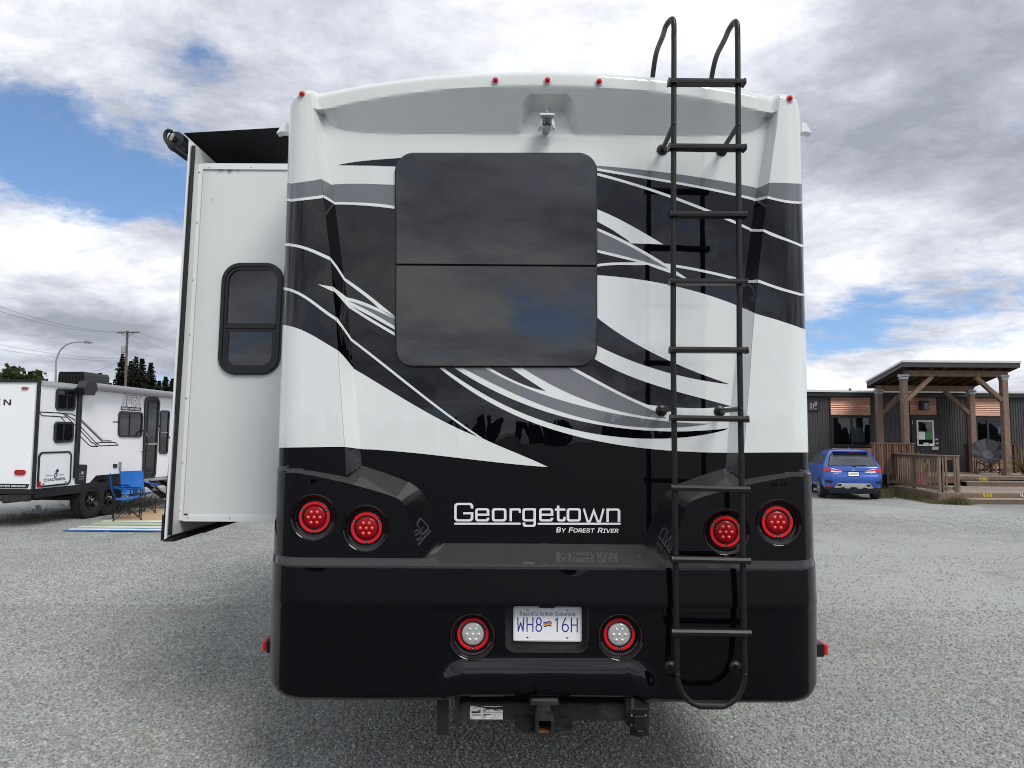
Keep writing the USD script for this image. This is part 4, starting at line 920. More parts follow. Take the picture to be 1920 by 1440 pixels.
# ------------------------------------------------------------------ ground
def ground_material():
    n = {'geo': ('geometry', {}),
         'v': ('voronoi_texture', dict(scale=62.0, feature='f1')), 'v2': ('voronoi_texture', dict(scale=150.0, feature='f1')),
         'sep': ('separate_color', {}), 'rp': ('rgb_ramp', dict(ramp=[(0.0, (0.20, 0.21, 0.198)), (0.35, (0.28, 0.295, 0.276)), (0.7, (0.365, 0.38, 0.355)), (0.93, (0.45, 0.46, 0.43)), (1.0, (0.55, 0.55, 0.52))])),
         'big': ('noise_texture', dict(scale=0.22, detail=4.0, roughness=0.6)), 'mb': ('mapping', dict(scale=(0.9, 0.42, 1))),
         'bigr': ('map_range', dict(from_min=0.32, from_max=0.68, to_min=0.80, to_max=1.28, clamp=True)),
         'mid': ('noise_texture', dict(scale=1.7, detail=8.0, roughness=0.72)), 'midr': ('map_range', dict(from_min=0.3, from_max=0.7, to_min=0.86, to_max=1.16, clamp=True)),
         'mm': ('math', dict(math_type='multiply')), 'mul': ('mix_color', dict(blend_type='multiply', fac=1.0)), 'cc': ('combine_color', {}),
         'dirtn': ('noise_texture', dict(scale=0.5, detail=7.0, roughness=0.7)), 'dirtr': ('map_range', dict(from_min=0.575, from_max=0.70, to_min=0.0, to_max=0.60, clamp=True)),
         'dirt': ('mix_color', dict(b=(0.17, 0.145, 0.10))),
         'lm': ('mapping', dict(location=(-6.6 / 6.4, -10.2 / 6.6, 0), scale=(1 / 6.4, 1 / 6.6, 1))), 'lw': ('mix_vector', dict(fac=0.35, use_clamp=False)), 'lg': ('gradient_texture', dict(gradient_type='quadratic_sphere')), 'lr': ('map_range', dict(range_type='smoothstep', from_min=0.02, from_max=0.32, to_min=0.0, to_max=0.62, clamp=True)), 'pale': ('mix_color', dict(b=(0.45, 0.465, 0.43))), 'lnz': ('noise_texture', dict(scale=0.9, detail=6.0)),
         'inv': ('math', dict(math_type='multiply_add', value2=-1.0, value3=1.0)), 'inv2': ('math', dict(math_type='multiply_add', value2=-0.4)),
         'bp': ('bump', dict(strength=1.0, distance=0.012)), 'p': ('principled_bsdf', dict(roughness=0.85, specular_ior_level=0.25))}
    l = [('geo.position', 'v.vector'), ('geo.position', 'v2.vector'), ('v.color', 'sep.color'), ('sep.r', 'rp.fac'),
         ('geo.position', 'mb.vector'), ('mb.vector', 'big.vector'), ('big.fac', 'bigr.value'), ('geo.position', 'mid.vector'), ('mid.fac', 'midr.value'),
         ('bigr.result', 'mm.value1'), ('midr.result', 'mm.value2'), ('mm.value', 'cc.r'), ('mm.value', 'cc.g'), ('mm.value', 'cc.b'),
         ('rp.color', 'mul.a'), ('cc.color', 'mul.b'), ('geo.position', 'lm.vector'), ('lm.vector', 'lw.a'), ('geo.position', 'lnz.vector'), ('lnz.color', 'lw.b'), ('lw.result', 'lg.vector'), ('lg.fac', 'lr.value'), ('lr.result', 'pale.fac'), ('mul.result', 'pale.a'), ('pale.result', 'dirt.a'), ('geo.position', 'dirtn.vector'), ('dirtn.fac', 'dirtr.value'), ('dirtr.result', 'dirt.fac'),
         ('dirt.result', 'p.base_color'), ('v.distance', 'inv.value1'), ('v2.distance', 'inv2.value1'), ('inv.value', 'inv2.value3'), ('inv2.value', 'bp.height'), ('bp.normal', 'p.normal')]
    M['gravel_ground'] = usdkit.material(stage, '/World/Looks/gravel_ground', n, l, surface='p.BSDF')
ground_material()
def ground_z(x, y): return 0.0 * x
def grid_sheet(x0, x1, y0, y1, nx, ny, z):
    X, Y = np.meshgrid(np.linspace(x0, x1, nx), np.linspace(y0, y1, ny)); V = np.column_stack([X.ravel(), Y.ravel(), z(X.ravel(), Y.ravel())])
    i, j = np.meshgrid(np.arange(ny - 1), np.arange(nx - 1), indexing='ij'); a = (i * nx + j).ravel()
    return trimesh.Trimesh(V, np.vstack([np.column_stack([a, a + 1, a + nx + 1]), np.column_stack([a, a + nx + 1, a + nx])]), process=False)
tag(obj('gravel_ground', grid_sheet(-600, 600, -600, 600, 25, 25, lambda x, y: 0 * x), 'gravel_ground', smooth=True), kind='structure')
# the yard's asphalt approach behind the photographer
pbr('asphalt', (0.055, 0.056, 0.060), rough=0.8, var=0.25, vscale=3, bump=0.002, bscale=90)
tag(obj('asphalt_road', grid_sheet(-200, 200, -200, 3.3, 3, 3, lambda x, y: 0 * x + 0.004), 'asphalt', smooth=True), kind='structure')
# loose stones lying on it where single stones can be seen
rng = np.random.default_rng(7)
for i, c in enumerate([(0.255, 0.27, 0.252), (0.315, 0.332, 0.31), (0.375, 0.39, 0.365), (0.47, 0.475, 0.445), (0.31, 0.305, 0.27), (0.20, 0.215, 0.208)]):
    pbr(f'stone_{i}', c, rough=0.85, var=0.25, vscale=40, spec=0.25, per=0.15)
def loose_stones():
    pi = UsdGeom.PointInstancer.Define(stage, '/World/loose_gravel')
    tag(pi.GetPrim(), 'loose crushed grey gravel scattered over the yard', 'gravel', kind='stuff')
    tg = []
    for i in range(6):
        m = trimesh.creation.icosphere(subdivisions=1 if i < 2 else 0); v = m.vertices * (1 + rng.uniform(-0.28, 0.28, (len(m.vertices), 1)))
        v *= np.array([1.0, rng.uniform(0.65, 0.95), rng.uniform(0.5, 0.75)])
        p = f'/World/loose_gravel/stone_{i:03d}' if i else '/World/loose_gravel/stone'
        usdkit.mesh(stage, p, trimesh.Trimesh(v, m.faces, process=False), M[f'stone_{i}']); tg.append(p)
    P, S = [], []
    for y0, y1, den, s0, s1 in ((3.3, 5.2, 3700, 0.0045, 0.0115), (5.2, 7.5, 2400, 0.005, 0.0115), (7.5, 11.0, 900, 0.006, 0.012), (11.0, 17.0, 170, 0.008, 0.014)):
        xw = y1 * 0.78; N = int(den * (y1 - y0) * 2 * xw)
        p = np.column_stack([rng.uniform(-xw, xw, N), rng.uniform(y0, y1, N)])
        p = p[np.abs(p[:, 0]) < p[:, 1] * 0.76 + 0.1]
        ln_ = ((p[:, 0] - 6.6) / 4.2) ** 2 + ((p[:, 1] - 10.2) / 4.4) ** 2 + 0.5 * meshkit.noise(np.column_stack([p * 0.9, 0 * p[:, 0]]))
        p = p[rng.random(len(p)) < np.clip(ln_ - 0.35, 0.30, 1.0)]
        s = s0 + (s1 - s0) * rng.random(len(p)) ** 2.2
        P.append(np.column_stack([p, s * 0.22])); S.append(s)
    P, S = np.vstack(P), np.concatenate(S); n = len(P)
    q = rng.normal(size=(n, 4)); q[:, :2] *= 0.30; q /= np.linalg.norm(q, axis=1, keepdims=True)   # mostly turned about the vertical
    q = np.column_stack([q[:, 3], q[:, 0], q[:, 1], q[:, 2]])
    pi.CreatePrototypesRel().SetTargets([Sdf.Path(t) for t in tg])
    pi.CreateProtoIndicesAttr(Vt.IntArray.FromNumpy(rng.choice(6, n, p=[.2, .25, .22, .07, .12, .14]).astype(np.int32)))
    pi.CreatePositionsAttr(Vt.Vec3fArray.FromNumpy(P.astype(np.float32)))
    pi.CreateScalesAttr(Vt.Vec3fArray.FromNumpy(np.repeat(S[:, None], 3, 1).astype(np.float32)))
    pi.CreateOrientationsAttr(Vt.QuathArray.FromNumpy(q.astype(np.float16)) if hasattr(Vt.QuathArray, 'FromNumpy') else Vt.QuathArray([Gf.Quath(*map(float, a)) for a in q]))
loose_stones()

# ------------------------------------------------------------------ the travel trailer on the left
pbr('trailer_white', (0.84, 0.85, 0.87), rough=0.3, var=0.02, vscale=1.2, coat=0.5, bump=0.0004, bscale=2.0)
pbr('trailer_rear', (0.80, 0.82, 0.83), rough=0.35, var=0.02, vscale=1.2, coat=0.3)
pbr('decal_black', (0.007, 0.007, 0.009), rough=0.4); pbr('decal_grey', (0.22, 0.22, 0.24), rough=0.4)
pbr('grey_metal', (0.22, 0.22, 0.23), rough=0.4, coat=0.3, var=0.1); pbr('chrome', (0.75, 0.75, 0.75), rough=0.15, metallic=1.0)
pbr('tyre', (0.008, 0.008, 0.0085), rough=0.75, var=0.3, vscale=30, bump=0.002, bscale=60)
pbr('red_lamp', (0.33, 0.006, 0.010), rough=0.2, coat=1.0)
pbr('step_grey', (0.33, 0.33, 0.33), rough=0.5, var=0.1)
wheel_p = on_z(172, 971, 0.0)
td = np.array([0.078, 1.0, 0]); td /= np.linalg.norm(td); tn = np.array([td[1], -td[0], 0])
def tside(px, py, out=0.0):
    p = on_plane(px, py, wheel_p + tn * (0.03 + out), tn); return p
rear0 = tside(64, 860); rear0[2] = 0
def SZ(px, py):
    p = tside(px, py); return (float(np.dot(p - rear0, td)), float(p[2]))
def RZ(px, py):
    p = on_plane(px, py, rear0, td); return (float(np.dot(p - rear0, tn)), float(p[2]))
T_SIDE = lambda out: basis(rear0 + tn * out, td, [0, 0, 1], tn)          # (s, z) outline, thickness outwards
T_REAR = lambda out: basis(rear0 - td * out, tn, [0, 0, 1], -td)         # (u, z) outline on the back, u <= 0
tr = thing('travel_trailer', 'white travel trailer with black trim and an open door, parked beyond the slide-out', 'trailer')
def tp(name, poly, out, th, mat, parent=None, rear=False, label=None):
    return obj(name, extrude(poly, th, (T_REAR if rear else T_SIDE)(out)), mat, parent or tr, smooth=False, label=label)
def quad(*px, rear=False): return Polygon([(RZ if rear else SZ)(*p) for p in px])
zr_top = SZ(73, 714)[1]; zlow = SZ(62, 917)[1]; TL = 6.9
arch_s = [SZ(150, 908), SZ(168, 902), SZ(180, 894), SZ(228, 888), SZ(252, 891), SZ(258, 897)]
z_sill = SZ(268, 896)[1]
body = Polygon([(0, zlow), (SZ(143, 906)[0], zlow), (arch_s[1][0], zlow + 0.02), (arch_s[2][0], zlow + 0.16), (arch_s[3][0], zlow + 0.16), (arch_s[4][0] + 0.2, zlow), (TL, zlow), (TL, zr_top - 0.25), (TL - 0.5, zr_top), (0, zr_top)])
tp('side_wall', body, -0.05, 0.05, 'trailer_white')
TW = 2.40
tp('rear_wall', sbox(-TW, zlow, -0.002, zr_top), -0.05, 0.05, 'trailer_rear', rear=True)
obj('far_wall', extrude(body, 0.05, T_SIDE(-TW)), 'trailer_white', tr, smooth=False)
obj('roof_sheet', extrude(sbox(0, -TW, TL - 0.5, 0.0), 0.03, basis(rear0 + [0, 0, zr_top], td, tn, [0, 0, -1])), 'trailer_white', tr, smooth=False)
obj('front_wall', extrude(sbox(-TW, zlow, 0, zr_top - 0.1), 0.04, basis(rear0 + td * (TL - 0.02), tn, [0, 0, 1], td)), 'trailer_white', tr, smooth=False)
obj('underfloor', extrude(sbox(0, -TW, TL, 0.0), 0.10, basis(rear0 + [0, 0, zlow - 0.10], td, tn, [0, 0, 1])), 'black_plastic', tr, smooth=False)
tp('corner_trim', sbox(-0.01, zlow - 0.02, 0.045, zr_top + 0.02), -0.01, 0.035, 'decal_black')
tp('corner_trim', sbox(-0.015, zlow - 0.02, 0.022, zr_top + 0.02), 0.0, 0.012, 'decal_black', rear=True)
tp('rear_roof_trim', sbox(-TW, zr_top - 0.03, -0.03, zr_top + 0.02), 0.0, 0.03, 'decal_black', rear=True)
tp('roof_rail', sbox(0.08, zr_top - 0.075, SZ(146, 720)[0], zr_top + 0.01), 0.0, 0.04, 'grey_plastic')
tp('skirt', sbox(0.075, zlow - 0.17, TL, zlow - 0.003), -0.06, 0.05, 'decal_black')
tp('front_edge_trim', sbox(SZ(321.5, 800)[0], zlow, SZ(325, 800)[0], zr_top), 0, 0.03, 'decal_black')
# back of the trailer
for (x0, y0, x1, y1), nm in (((41.7, 725.8, 53.7, 730.4), 'marker_lamp'), ((28, 881, 49, 890.5), 'tail_lamp')):
    a, b = RZ(x0, y1), RZ(x1, y0); tp(nm, rrect(a[0], a[1], b[0], b[1], (b[1] - a[1]) * 0.48), 0.0, 0.025, 'red_lamp', rear=True)
a, b = RZ(52, 916), RZ(49.5, 907.6); tp('brand_strip', Polygon([(-TW + 0.4, a[1]), (a[0], a[1]), (a[0] + 0.03, b[1]), (-TW + 0.4, b[1])]), 0, 0.003, 'decal_black', rear=True)
def flat_text(t, poly_box, T, mat, parent, bold=True, th=0.002, name='lettering'):
    """t fitted to the quadrilateral box (x0, z0, x1, z1) of the outline frame T"""
    m = text_flat(t, bold, th); v = m.vertices; x0, z0, x1, z1 = poly_box
    m = trimesh.Trimesh(np.column_stack([x0 + v[:, 0] * (x1 - x0), z0 + v[:, 1] * (z1 - z0), v[:, 2]]), m.faces, process=False); m.apply_transform(T)
    return obj(name, m, mat, parent, smooth=False)
e = RZ(48, 913.2); s0 = RZ(48, 909.8); flat_text('A FOREST RIVER BRAND', (e[0] - 0.98, e[1], e[0], s0[1]), T_REAR(0.0032), 'letter_white', tr)
xr, zl_, zh = RZ(20.5, 760)[0], RZ(14, 760)[1], RZ(14, 748.8)[1]; wl_ = (RZ(20.5, 755)[0] - RZ(6.3, 755)[0])
for k, ch in enumerate('NEMHCAOC'):
    x1 = xr - k * wl_ * 1.40; flat_text(ch, (x1 - wl_ * (1.15 if ch == 'M' else 0.9 if ch in 'E' else 1.0), zl_, x1, zh), T_REAR(0.0005), 'decal_black', tr)
za, zb = RZ(30, 939)[1], RZ(30, 928)[1]
tp('bumper', sbox(-TW + 0.05, za, RZ(64, 930)[0] - 0.02, zb), 0.05, 0.10, 'steel_black', rear=True)
obj('frame_rail', extrude(sbox(-0.1, -0.5, TL, -0.42), 0.14, basis(rear0 + [0, 0, zlow - 0.26], td, tn, [0, 0, 1])), 'steel_black', tr, smooth=False)
obj('frame_rail', extrude(sbox(-0.1, -1.98, TL, -1.9), 0.14, basis(rear0 + [0, 0, zlow - 0.26], td, tn, [0, 0, 1])), 'steel_black', tr, smooth=False)
jf = on_z(71, 962, 0.12)
obj('stabiliser_jack', [bar(jf + [0.0, 0.0, 0.30], jf + [-0.30, 0.05, 0.30], 0.09, 0.07), bar(jf + [-0.6, 0.05, 0.32], jf + [0.25, 0, 0.30], 0.06, 0.05)], 'steel_black', tr)
obj('jack_foot', [bar(jf + [0, 0, 0.16], jf, 0.10, 0.012, up=(0, 1, 0)), bar(jf + [-0.02, 0, 0], jf + [0.09, -0.02, -0.02], 0.10, 0.012)], 'grey_plastic', tr)
obj('spare_wheel', lathe([(0, .1), (.2, .1), (.36, .11), (.38, .05), (.38, -.05), (.36, -.1), (0, -.1)], 24, rear0 - tn * 1.2 - td * 0.1 + [0, 0, 0.50], (0, 0, 1)), 'tyre', tr)
obj('axle_beam', [bar(rear0 + td * (s) - tn * 2.2 + [0, 0, 0.42], rear0 + td * s - tn * 0.1 + [0, 0, 0.42], 0.1, 0.1) for s in (SZ(172, 938)[0], SZ(206, 936)[0])], 'steel_black', tr)
# windows
def rwin(pix, r, bar_px=None, horizontal=None):
    q = quad(*pix).buffer(-r).buffer(r, quad_segs=6)
    f = tp('window', q.difference(q.buffer(-0.045)), 0.0, 0.028, 'black_plastic')
    tp('pane', q.buffer(-0.04), 0.004, 0.006, 'dark_glass', f)
    if bar_px: s = SZ(bar_px, 790)[0]; b = q.bounds; tp('sash_bar', sbox(s - 0.014, b[1] + 0.03, s + 0.014, b[3] - 0.03), 0.010, 0.012, 'black_plastic', f)
    if horizontal: z = SZ(306, horizontal)[1]; b = q.bounds; tp('sash_bar', sbox(b[0] + 0.03, z - 0.012, b[2] - 0.03, z + 0.012), 0.010, 0.01, 'grey_metal', f)
    return f
rwin([(104.5, 727.8), (141.2, 731), (139.5, 770.5), (102.8, 769.5)], 0.09, 122)
rwin([(101, 790.3), (136.8, 791.3), (135.8, 829), (99.3, 831)], 0.09, 118.5)
rwin([(221.8, 770.3), (267, 773), (265, 820), (220.3, 819.5)], 0.10, 242.5)
rwin([(299.8, 769), (317.3, 770), (313, 851.5), (296.8, 850.5)], 0.08, None, 811)
# storage door
q = quad((72.2, 848.7), (132.6, 846.5), (130.2, 907), (69.3, 913.6)).buffer(-0.10).buffer(0.10)
sd = tp('storage_door', q, 0.0, 0.012, 'trailer_white'); tp('door_gasket', q.buffer(0.012).difference(q.buffer(-0.022)), 0.002, 0.022, 'decal_black', sd)
a, b = SZ(80.5, 904), SZ(121, 894.7); zz = SZ(100, 901.6)[1]; zt = SZ(100, 896.2)[1]
flat_text('COACHMEN', (a[0], zz, b[0], zt), T_SIDE(0.0125), 'decal_black', sd)
cx, cz = SZ(103.5, 887)
em = [Polygon([(cx - .02, cz + .02), (cx + .03, cz + .085), (cx + .075, cz + .06), (cx + .08, cz + .01), (cx + .05, cz + .03), (cx + .02, cz)]), LineString([(cx + .02, cz), (cx - .03, cz - .02), (cx - .035, cz - .06), (cx, cz - .085)]).buffer(.011), LineString([(cx + .05, cz - .01), (cx + .02, cz - .04), (cx + .03, cz - .07)]).buffer(.009)]
tp('emblem', shapely.union_all(em), 0.0125, 0.002, 'decal_black', sd)
for x0, x1 in ((84.5, 96.5), (106.5, 118)):
    p, r_ = SZ(x0, 891.5), SZ(x1, 890); tp('emblem_line', sbox(p[0], cz - .045, r_[0], cz - .035), 0.0125, 0.002, 'decal_black', sd)
for px, py in ((79, 908), (121.5, 904.5)): p = SZ(px, py); tp('latch', sbox(p[0] - .02, p[1] - .03, p[0] + .02, p[1] + .02), 0.012, 0.02, 'grey_metal', sd)
p = SZ(66.5, 909); tp('marker_lamp', sbox(p[0] - .0, p[1] - .05, p[0] + .07, p[1] + .06), 0.03, 0.02, 'red_lamp')
# awning: arms, roller
z_a = SZ(150, 739)[1]
for (t0, t1, b0, b1, yb) in ((144.4, 155.5, 134.3, 142.5, 895),):
    q = quad((144.4, 741), (155.2, 741), (142.3, 895), (134.3, 895)); sb = q.bounds
    s_mid = (SZ(149.5, 741)[0] + SZ(138.5, 895)[0]) / 2
    wa = (SZ(155.2, 741)[0] - SZ(144.4, 741)[0]) * 0.40
    tp('awning_arm', sbox(s_mid - wa, SZ(138, 896)[1], s_mid - 0.01, z_a + 0.05), 0.01, 0.04, 'decal_black'); tp('awning_arm', sbox(s_mid + 0.004, SZ(138, 896)[1], s_mid + wa * .8, z_a + 0.05), 0.015, 0.03, 'black_satin')
    zr_ = SZ(200, 731)[1]
    tp('awning_head', Polygon([(s_mid - .14, z_a - .02), (s_mid + .16, z_a - .02), (s_mid + .26, z_a + .12), (s_mid + .20, z_a + .26), (s_mid - .02, z_a + .27), (s_mid - .16, z_a + .12)]), 0.02, 0.20, 'decal_black')
    ra_, rb_ = rear0 + td * (s_mid + 0.18) + tn * 0.13 + [0, 0, z_a + 0.165], rear0 + td * (TL - 0.25) + tn * 0.13 + [0, 0, z_a + 0.165]
    obj('awning_roller', tube([ra_, rb_], 0.085, 18), 'grey_metal', tr, smooth=50)
    tp('awning_arm', sbox(TL - 0.4, zlow + 0.1, TL - 0.3, z_a + .1), 0.02, 0.06, 'decal_black')
# doorway
q = quad((272, 746), (297.5, 747.5), (288.5, 895.5), (267, 895.5)).buffer(-0.12).buffer(0.12)
dr = tp('doorway', q, 0.002, 0.012, 'rubber'); tp('door_frame', q.buffer(0.03).difference(q.buffer(-0.03)), 0.002, 0.030, 'black_plastic', dr)
b = q.bounds; tp('screen_door', Polygon([(b[0] + .1, b[1] + .1), (b[2] - .12, b[1] + .1), (b[2] - .1, b[3] - .12), (b[0] + .12, b[3] - .12)]), 0.014, 0.01, 'dark_glass', dr)
tp('door_rail', sbox(b[0] + .05, b[1] + .78, b[2] - .06, b[1] + .83), 0.02, 0.03, 'grey_metal', dr)
obj('grab_handle', tube(smooth_path([rear0 + td * (b[0] - .08) + tn * 0.03 + [0, 0, 1.35], rear0 + td * (b[0] - .10) + tn * 0.14 + [0, 0, 1.45], rear0 + td * (b[0] - .10) + tn * 0.14 + [0, 0, 1.75], rear0 + td * (b[0] - .08) + tn * 0.03 + [0, 0, 1.85]], 14), 0.016, 8), 'black_plastic', tr)
# panels and vents on the side
q = quad((142.5, 870.5), (162.8, 871.3), (160, 907), (140, 908)).buffer(-.03).buffer(.03); wp = tp('heater_panel', q, 0.0, 0.012, 'decal_black')
b = q.bounds
for k in range(3): tp('vent_slot', sbox(b[0] + .25, b[1] + .10 + k * .05, b[2] - .25, b[1] + .115 + k * .05), 0.012, 0.004, 'grey_metal', wp)
tp('vent_cap', Point((b[0] + b[2]) / 2 + .02, b[3] - .18).buffer(.03), 0.012, 0.012, 'grey_plastic', wp)
tp('vent', quad((212, 870), (218.8, 870), (218.5, 876.8), (211.8, 877)), 0, 0.02, 'decal_black'); tp('vent', quad((222.5, 866), (226.5, 866), (225.8, 882), (222, 882.5)), 0, 0.02, 'grey_metal')
# lettering and stripes on the side
def tline(pix, w=0.011, mat='decal_black'): return tp('stripe', LineString([SZ(*p) for p in pix]).buffer(w, cap_style='flat', join_style='mitre'), 0.0006, 0.0015, mat)
for pix in ([(72.8, 772.5), (110, 774.3), (118.5, 776), (124, 780), (141, 798)], [(73, 772.5), (77, 777.5), (79.5, 779.5), (108, 781), (117, 782), (126, 782)], [(113, 781.5), (121.5, 790)], [(118, 775.2), (134, 776.5), (138, 778), (141, 780)], [(123, 775.8), (131, 782.3), (136, 785), (140.5, 788.5)],
            [(151.8, 790), (193, 829.5), (215.5, 829.5), (221, 834.7), (188, 836), (180, 831), (151.5, 800.5)], [(180, 830.5), (193, 829.5)], [(151.3, 808), (171, 829), (176, 831.5), (183, 837), (172, 837), (166, 834), (151, 819)]): tline(pix)
tline([(152.5, 787), (192, 825.5), (209, 827)], 0.016, 'decal_grey'); tline([(211.5, 791), (221, 791.5)], .014); tline([(295.5, 795), (300, 801)], .02); tline([(315, 817), (319, 822)], .02)
def otext(t, x0, y0, x1, y1):
    a, b = SZ(x0, y1), SZ(x1, y0)
    G = {'A': [[(0, 0), (.62, 1), (.78, 1), (.78, 0)], [(.3, .38), (.78, .38)]], 'P': [[(0, 0), (.12, .95), (.9, .95), (.85, .45), (.1, .42)]], 'E': [[(.95, 1), (.1, 1), (0, 0), (.85, 0)], [(.05, .5), (.75, .5)]], 'X': [[(0, 1), (.9, 0)], [(1, 1.1), (-.1, 0)]]}
    w = (b[0] - a[0]) / 4
    for i, ch in enumerate(t):
        g = shapely.union_all([LineString([(a[0] + (i + p[0] * .86) * w, a[1] + p[1] * (b[1] - a[1])) for p in l]).buffer(0.030, join_style='mitre') for l in G[ch]])
        tp('letter', g.difference(g.buffer(-0.013)), 0.0006, 0.0015, 'decal_grey')
otext('APEX', 229.5, 745, 265, 759.5)
a, b = SZ(226.3, 769), SZ(264.8, 764.4); tp('name_strip', sbox(a[0], a[1], b[0], b[1]), 0.0006, 0.001, 'decal_black')
flat_text('NANO-OFF GRID', (a[0] + .05, a[1] + .022, b[0] - .05, b[1] - .022), T_SIDE(0.0018), 'letter_white', tr)
# wheels
for px, py in ((173.5, 938), (207.5, 936.5)):
    s, z = SZ(px, py); c = rear0 + td * s - tn * 0.12; c[2] = 0.385
    w = part('wheel', tr); ax = tuple(tn)
    obj('tyre', lathe([(0.21, 0.09), (0.25, 0.125), (0.33, 0.13), (0.375, 0.11), (0.388, 0.07), (0.388, -0.07), (0.375, -0.11), (0.3, -0.13), (0.21, -0.1)], 48, c, ax), 'tyre', w, smooth=40)
    for k in range(44):   # tread blocks
        th = 2 * math.pi * k / 44; 
        e1_, e2_ = np.array([0, 0, 1.0]), td
        dd = math.cos(th) * e1_ + math.sin(th) * e2_
        if dd[2] > -0.99: obj('tread_block', bar(c + dd * 0.386 + tn * 0.118, c + dd * 0.386 + tn * 0.04, 0.032, 0.022, up=dd), 'tyre', w, smooth=False)
    obj('rim', lathe([(0.0, 0.06), (0.05, 0.06), (0.06, 0.03), (0.14, 0.02), (0.18, 0.06), (0.215, 0.10), (0.22, 0.08), (0.22, -0.05)], 36, c, ax), 'black_satin', w)
    obj('hub_cap', lathe([(0, .13), (.03, .125), (.04, .10), (.042, .05)], 18, c, ax), 'chrome', w)
    for k in range(6):
        th = math.pi / 3 * k + .3; dd = math.cos(th) * np.array([0, 0, 1.0]) + math.sin(th) * td
        obj('spoke', bar(c + dd * 0.05 + tn * 0.055, c + dd * 0.20 + tn * 0.085, 0.035, 0.02, up=tn), 'black_satin', w)
        obj('wheel_nut', lathe([(0, .02), (.012, .018), (.014, 0)], 8, c + dd * 0.07 + tn * 0.055, ax), 'chrome', w)
# roof gear
ya = 18.2; a0_, a1_ = at(107, 719.5, ya), at(160, 697, ya)
acb = thing('roof', None, None, parent=tr) if False else None
hw_, hh = (a1_[0] - a0_[0]) / 2, a1_[2] - a0_[2] + 0.05; ctr = np.array([(a0_[0] + a1_[0]) / 2, ya, a0_[2] - 0.05])
TA = basis(ctr, tn, td, [0, 0, 1])
prof_ = Polygon([(-hw_, 0), (hw_, 0), (hw_ * 1.0, hh * 0.78), (hw_ * 0.90, hh), (-hw_ * 0.9, hh), (-hw_, hh * 0.78)])
ac = obj('air_conditioner', extrude(prof_, 1.0, basis(ctr, tn, [0, 0, 1], td)), 'black_plastic', tr, smooth=False)
for k in range(17):
    x = -hw_ * 0.86 + k * hw_ * 1.72 / 16; m = bx(x - .009, x + .009, -.035, 0.0, .03, hh * .70); m.apply_transform(TA); obj('grille_bar', m, 'black_satin', ac)
    m = bx(x - .009, x + .009, -.03, 0.0, hh * .76, hh * .95); m.apply_transform(TA); obj('grille_bar', m, 'black_satin', ac)
for s, u, w_, l_, h_ in ((2.3, -1.6, .5, .5, .05), (4.6, -0.8, .6, 1.5, .10), (1.3, -0.6, .35, .35, .05)):
    m = extrude(Polygon([(-l_ / 2, 0), (l_ / 2, 0), (l_ / 2 - .12, h_), (-l_ / 2 + .12, h_)]), w_, basis(rear0 + td * s + tn * u + [0, 0, zr_top], td, [0, 0, 1], -tn)); obj('roof_vent', m, 'trailer_white', tr, smooth=False)
# entry steps
sp0 = tside(281, 896)
stp = part('entry_steps', tr)
for k, (x0, y0, x1, y1, o) in enumerate(((266, 897, 296, 893, 0.02), (289, 912, 312, 908, 0.30), (305, 930, 330, 926, 0.58))):
    z = z_sill - 0.06 - k * 0.22; s_ = SZ(281, 896)[0]
    m = extrude(sbox(s_ - 0.36, o, s_ + 0.36, o + 0.26), 0.035, basis(rear0 + [0, 0, z], td, tn, [0, 0, 1])); obj('tread', m, 'step_grey', stp, smooth=False)
for sg in (-0.36, 0.36):
    p = rear0 + td * (s_ + sg) + tn * 0.02
    obj('stringer', bar(p + [0, 0, z_sill - .02], p + tn * 0.86 + [0, 0, 0.30], 0.025, 0.05), 'step_grey', stp); obj('stringer', bar(p + tn * 0.2 + [0, 0, z_sill - .06], p + tn * 0.98 + [0, 0, 0.02], 0.03, 0.03), 'black_satin', stp)
    obj('step_side', extrude(Polygon([(0.0, z_sill - .1), (.28, z_sill - .1), (.86, .28), (.5, .28)]), 0.008, basis(rear0 + td * (s_ + sg * .97), tn, [0, 0, 1], td)), 'rubber', stp, smooth=False)

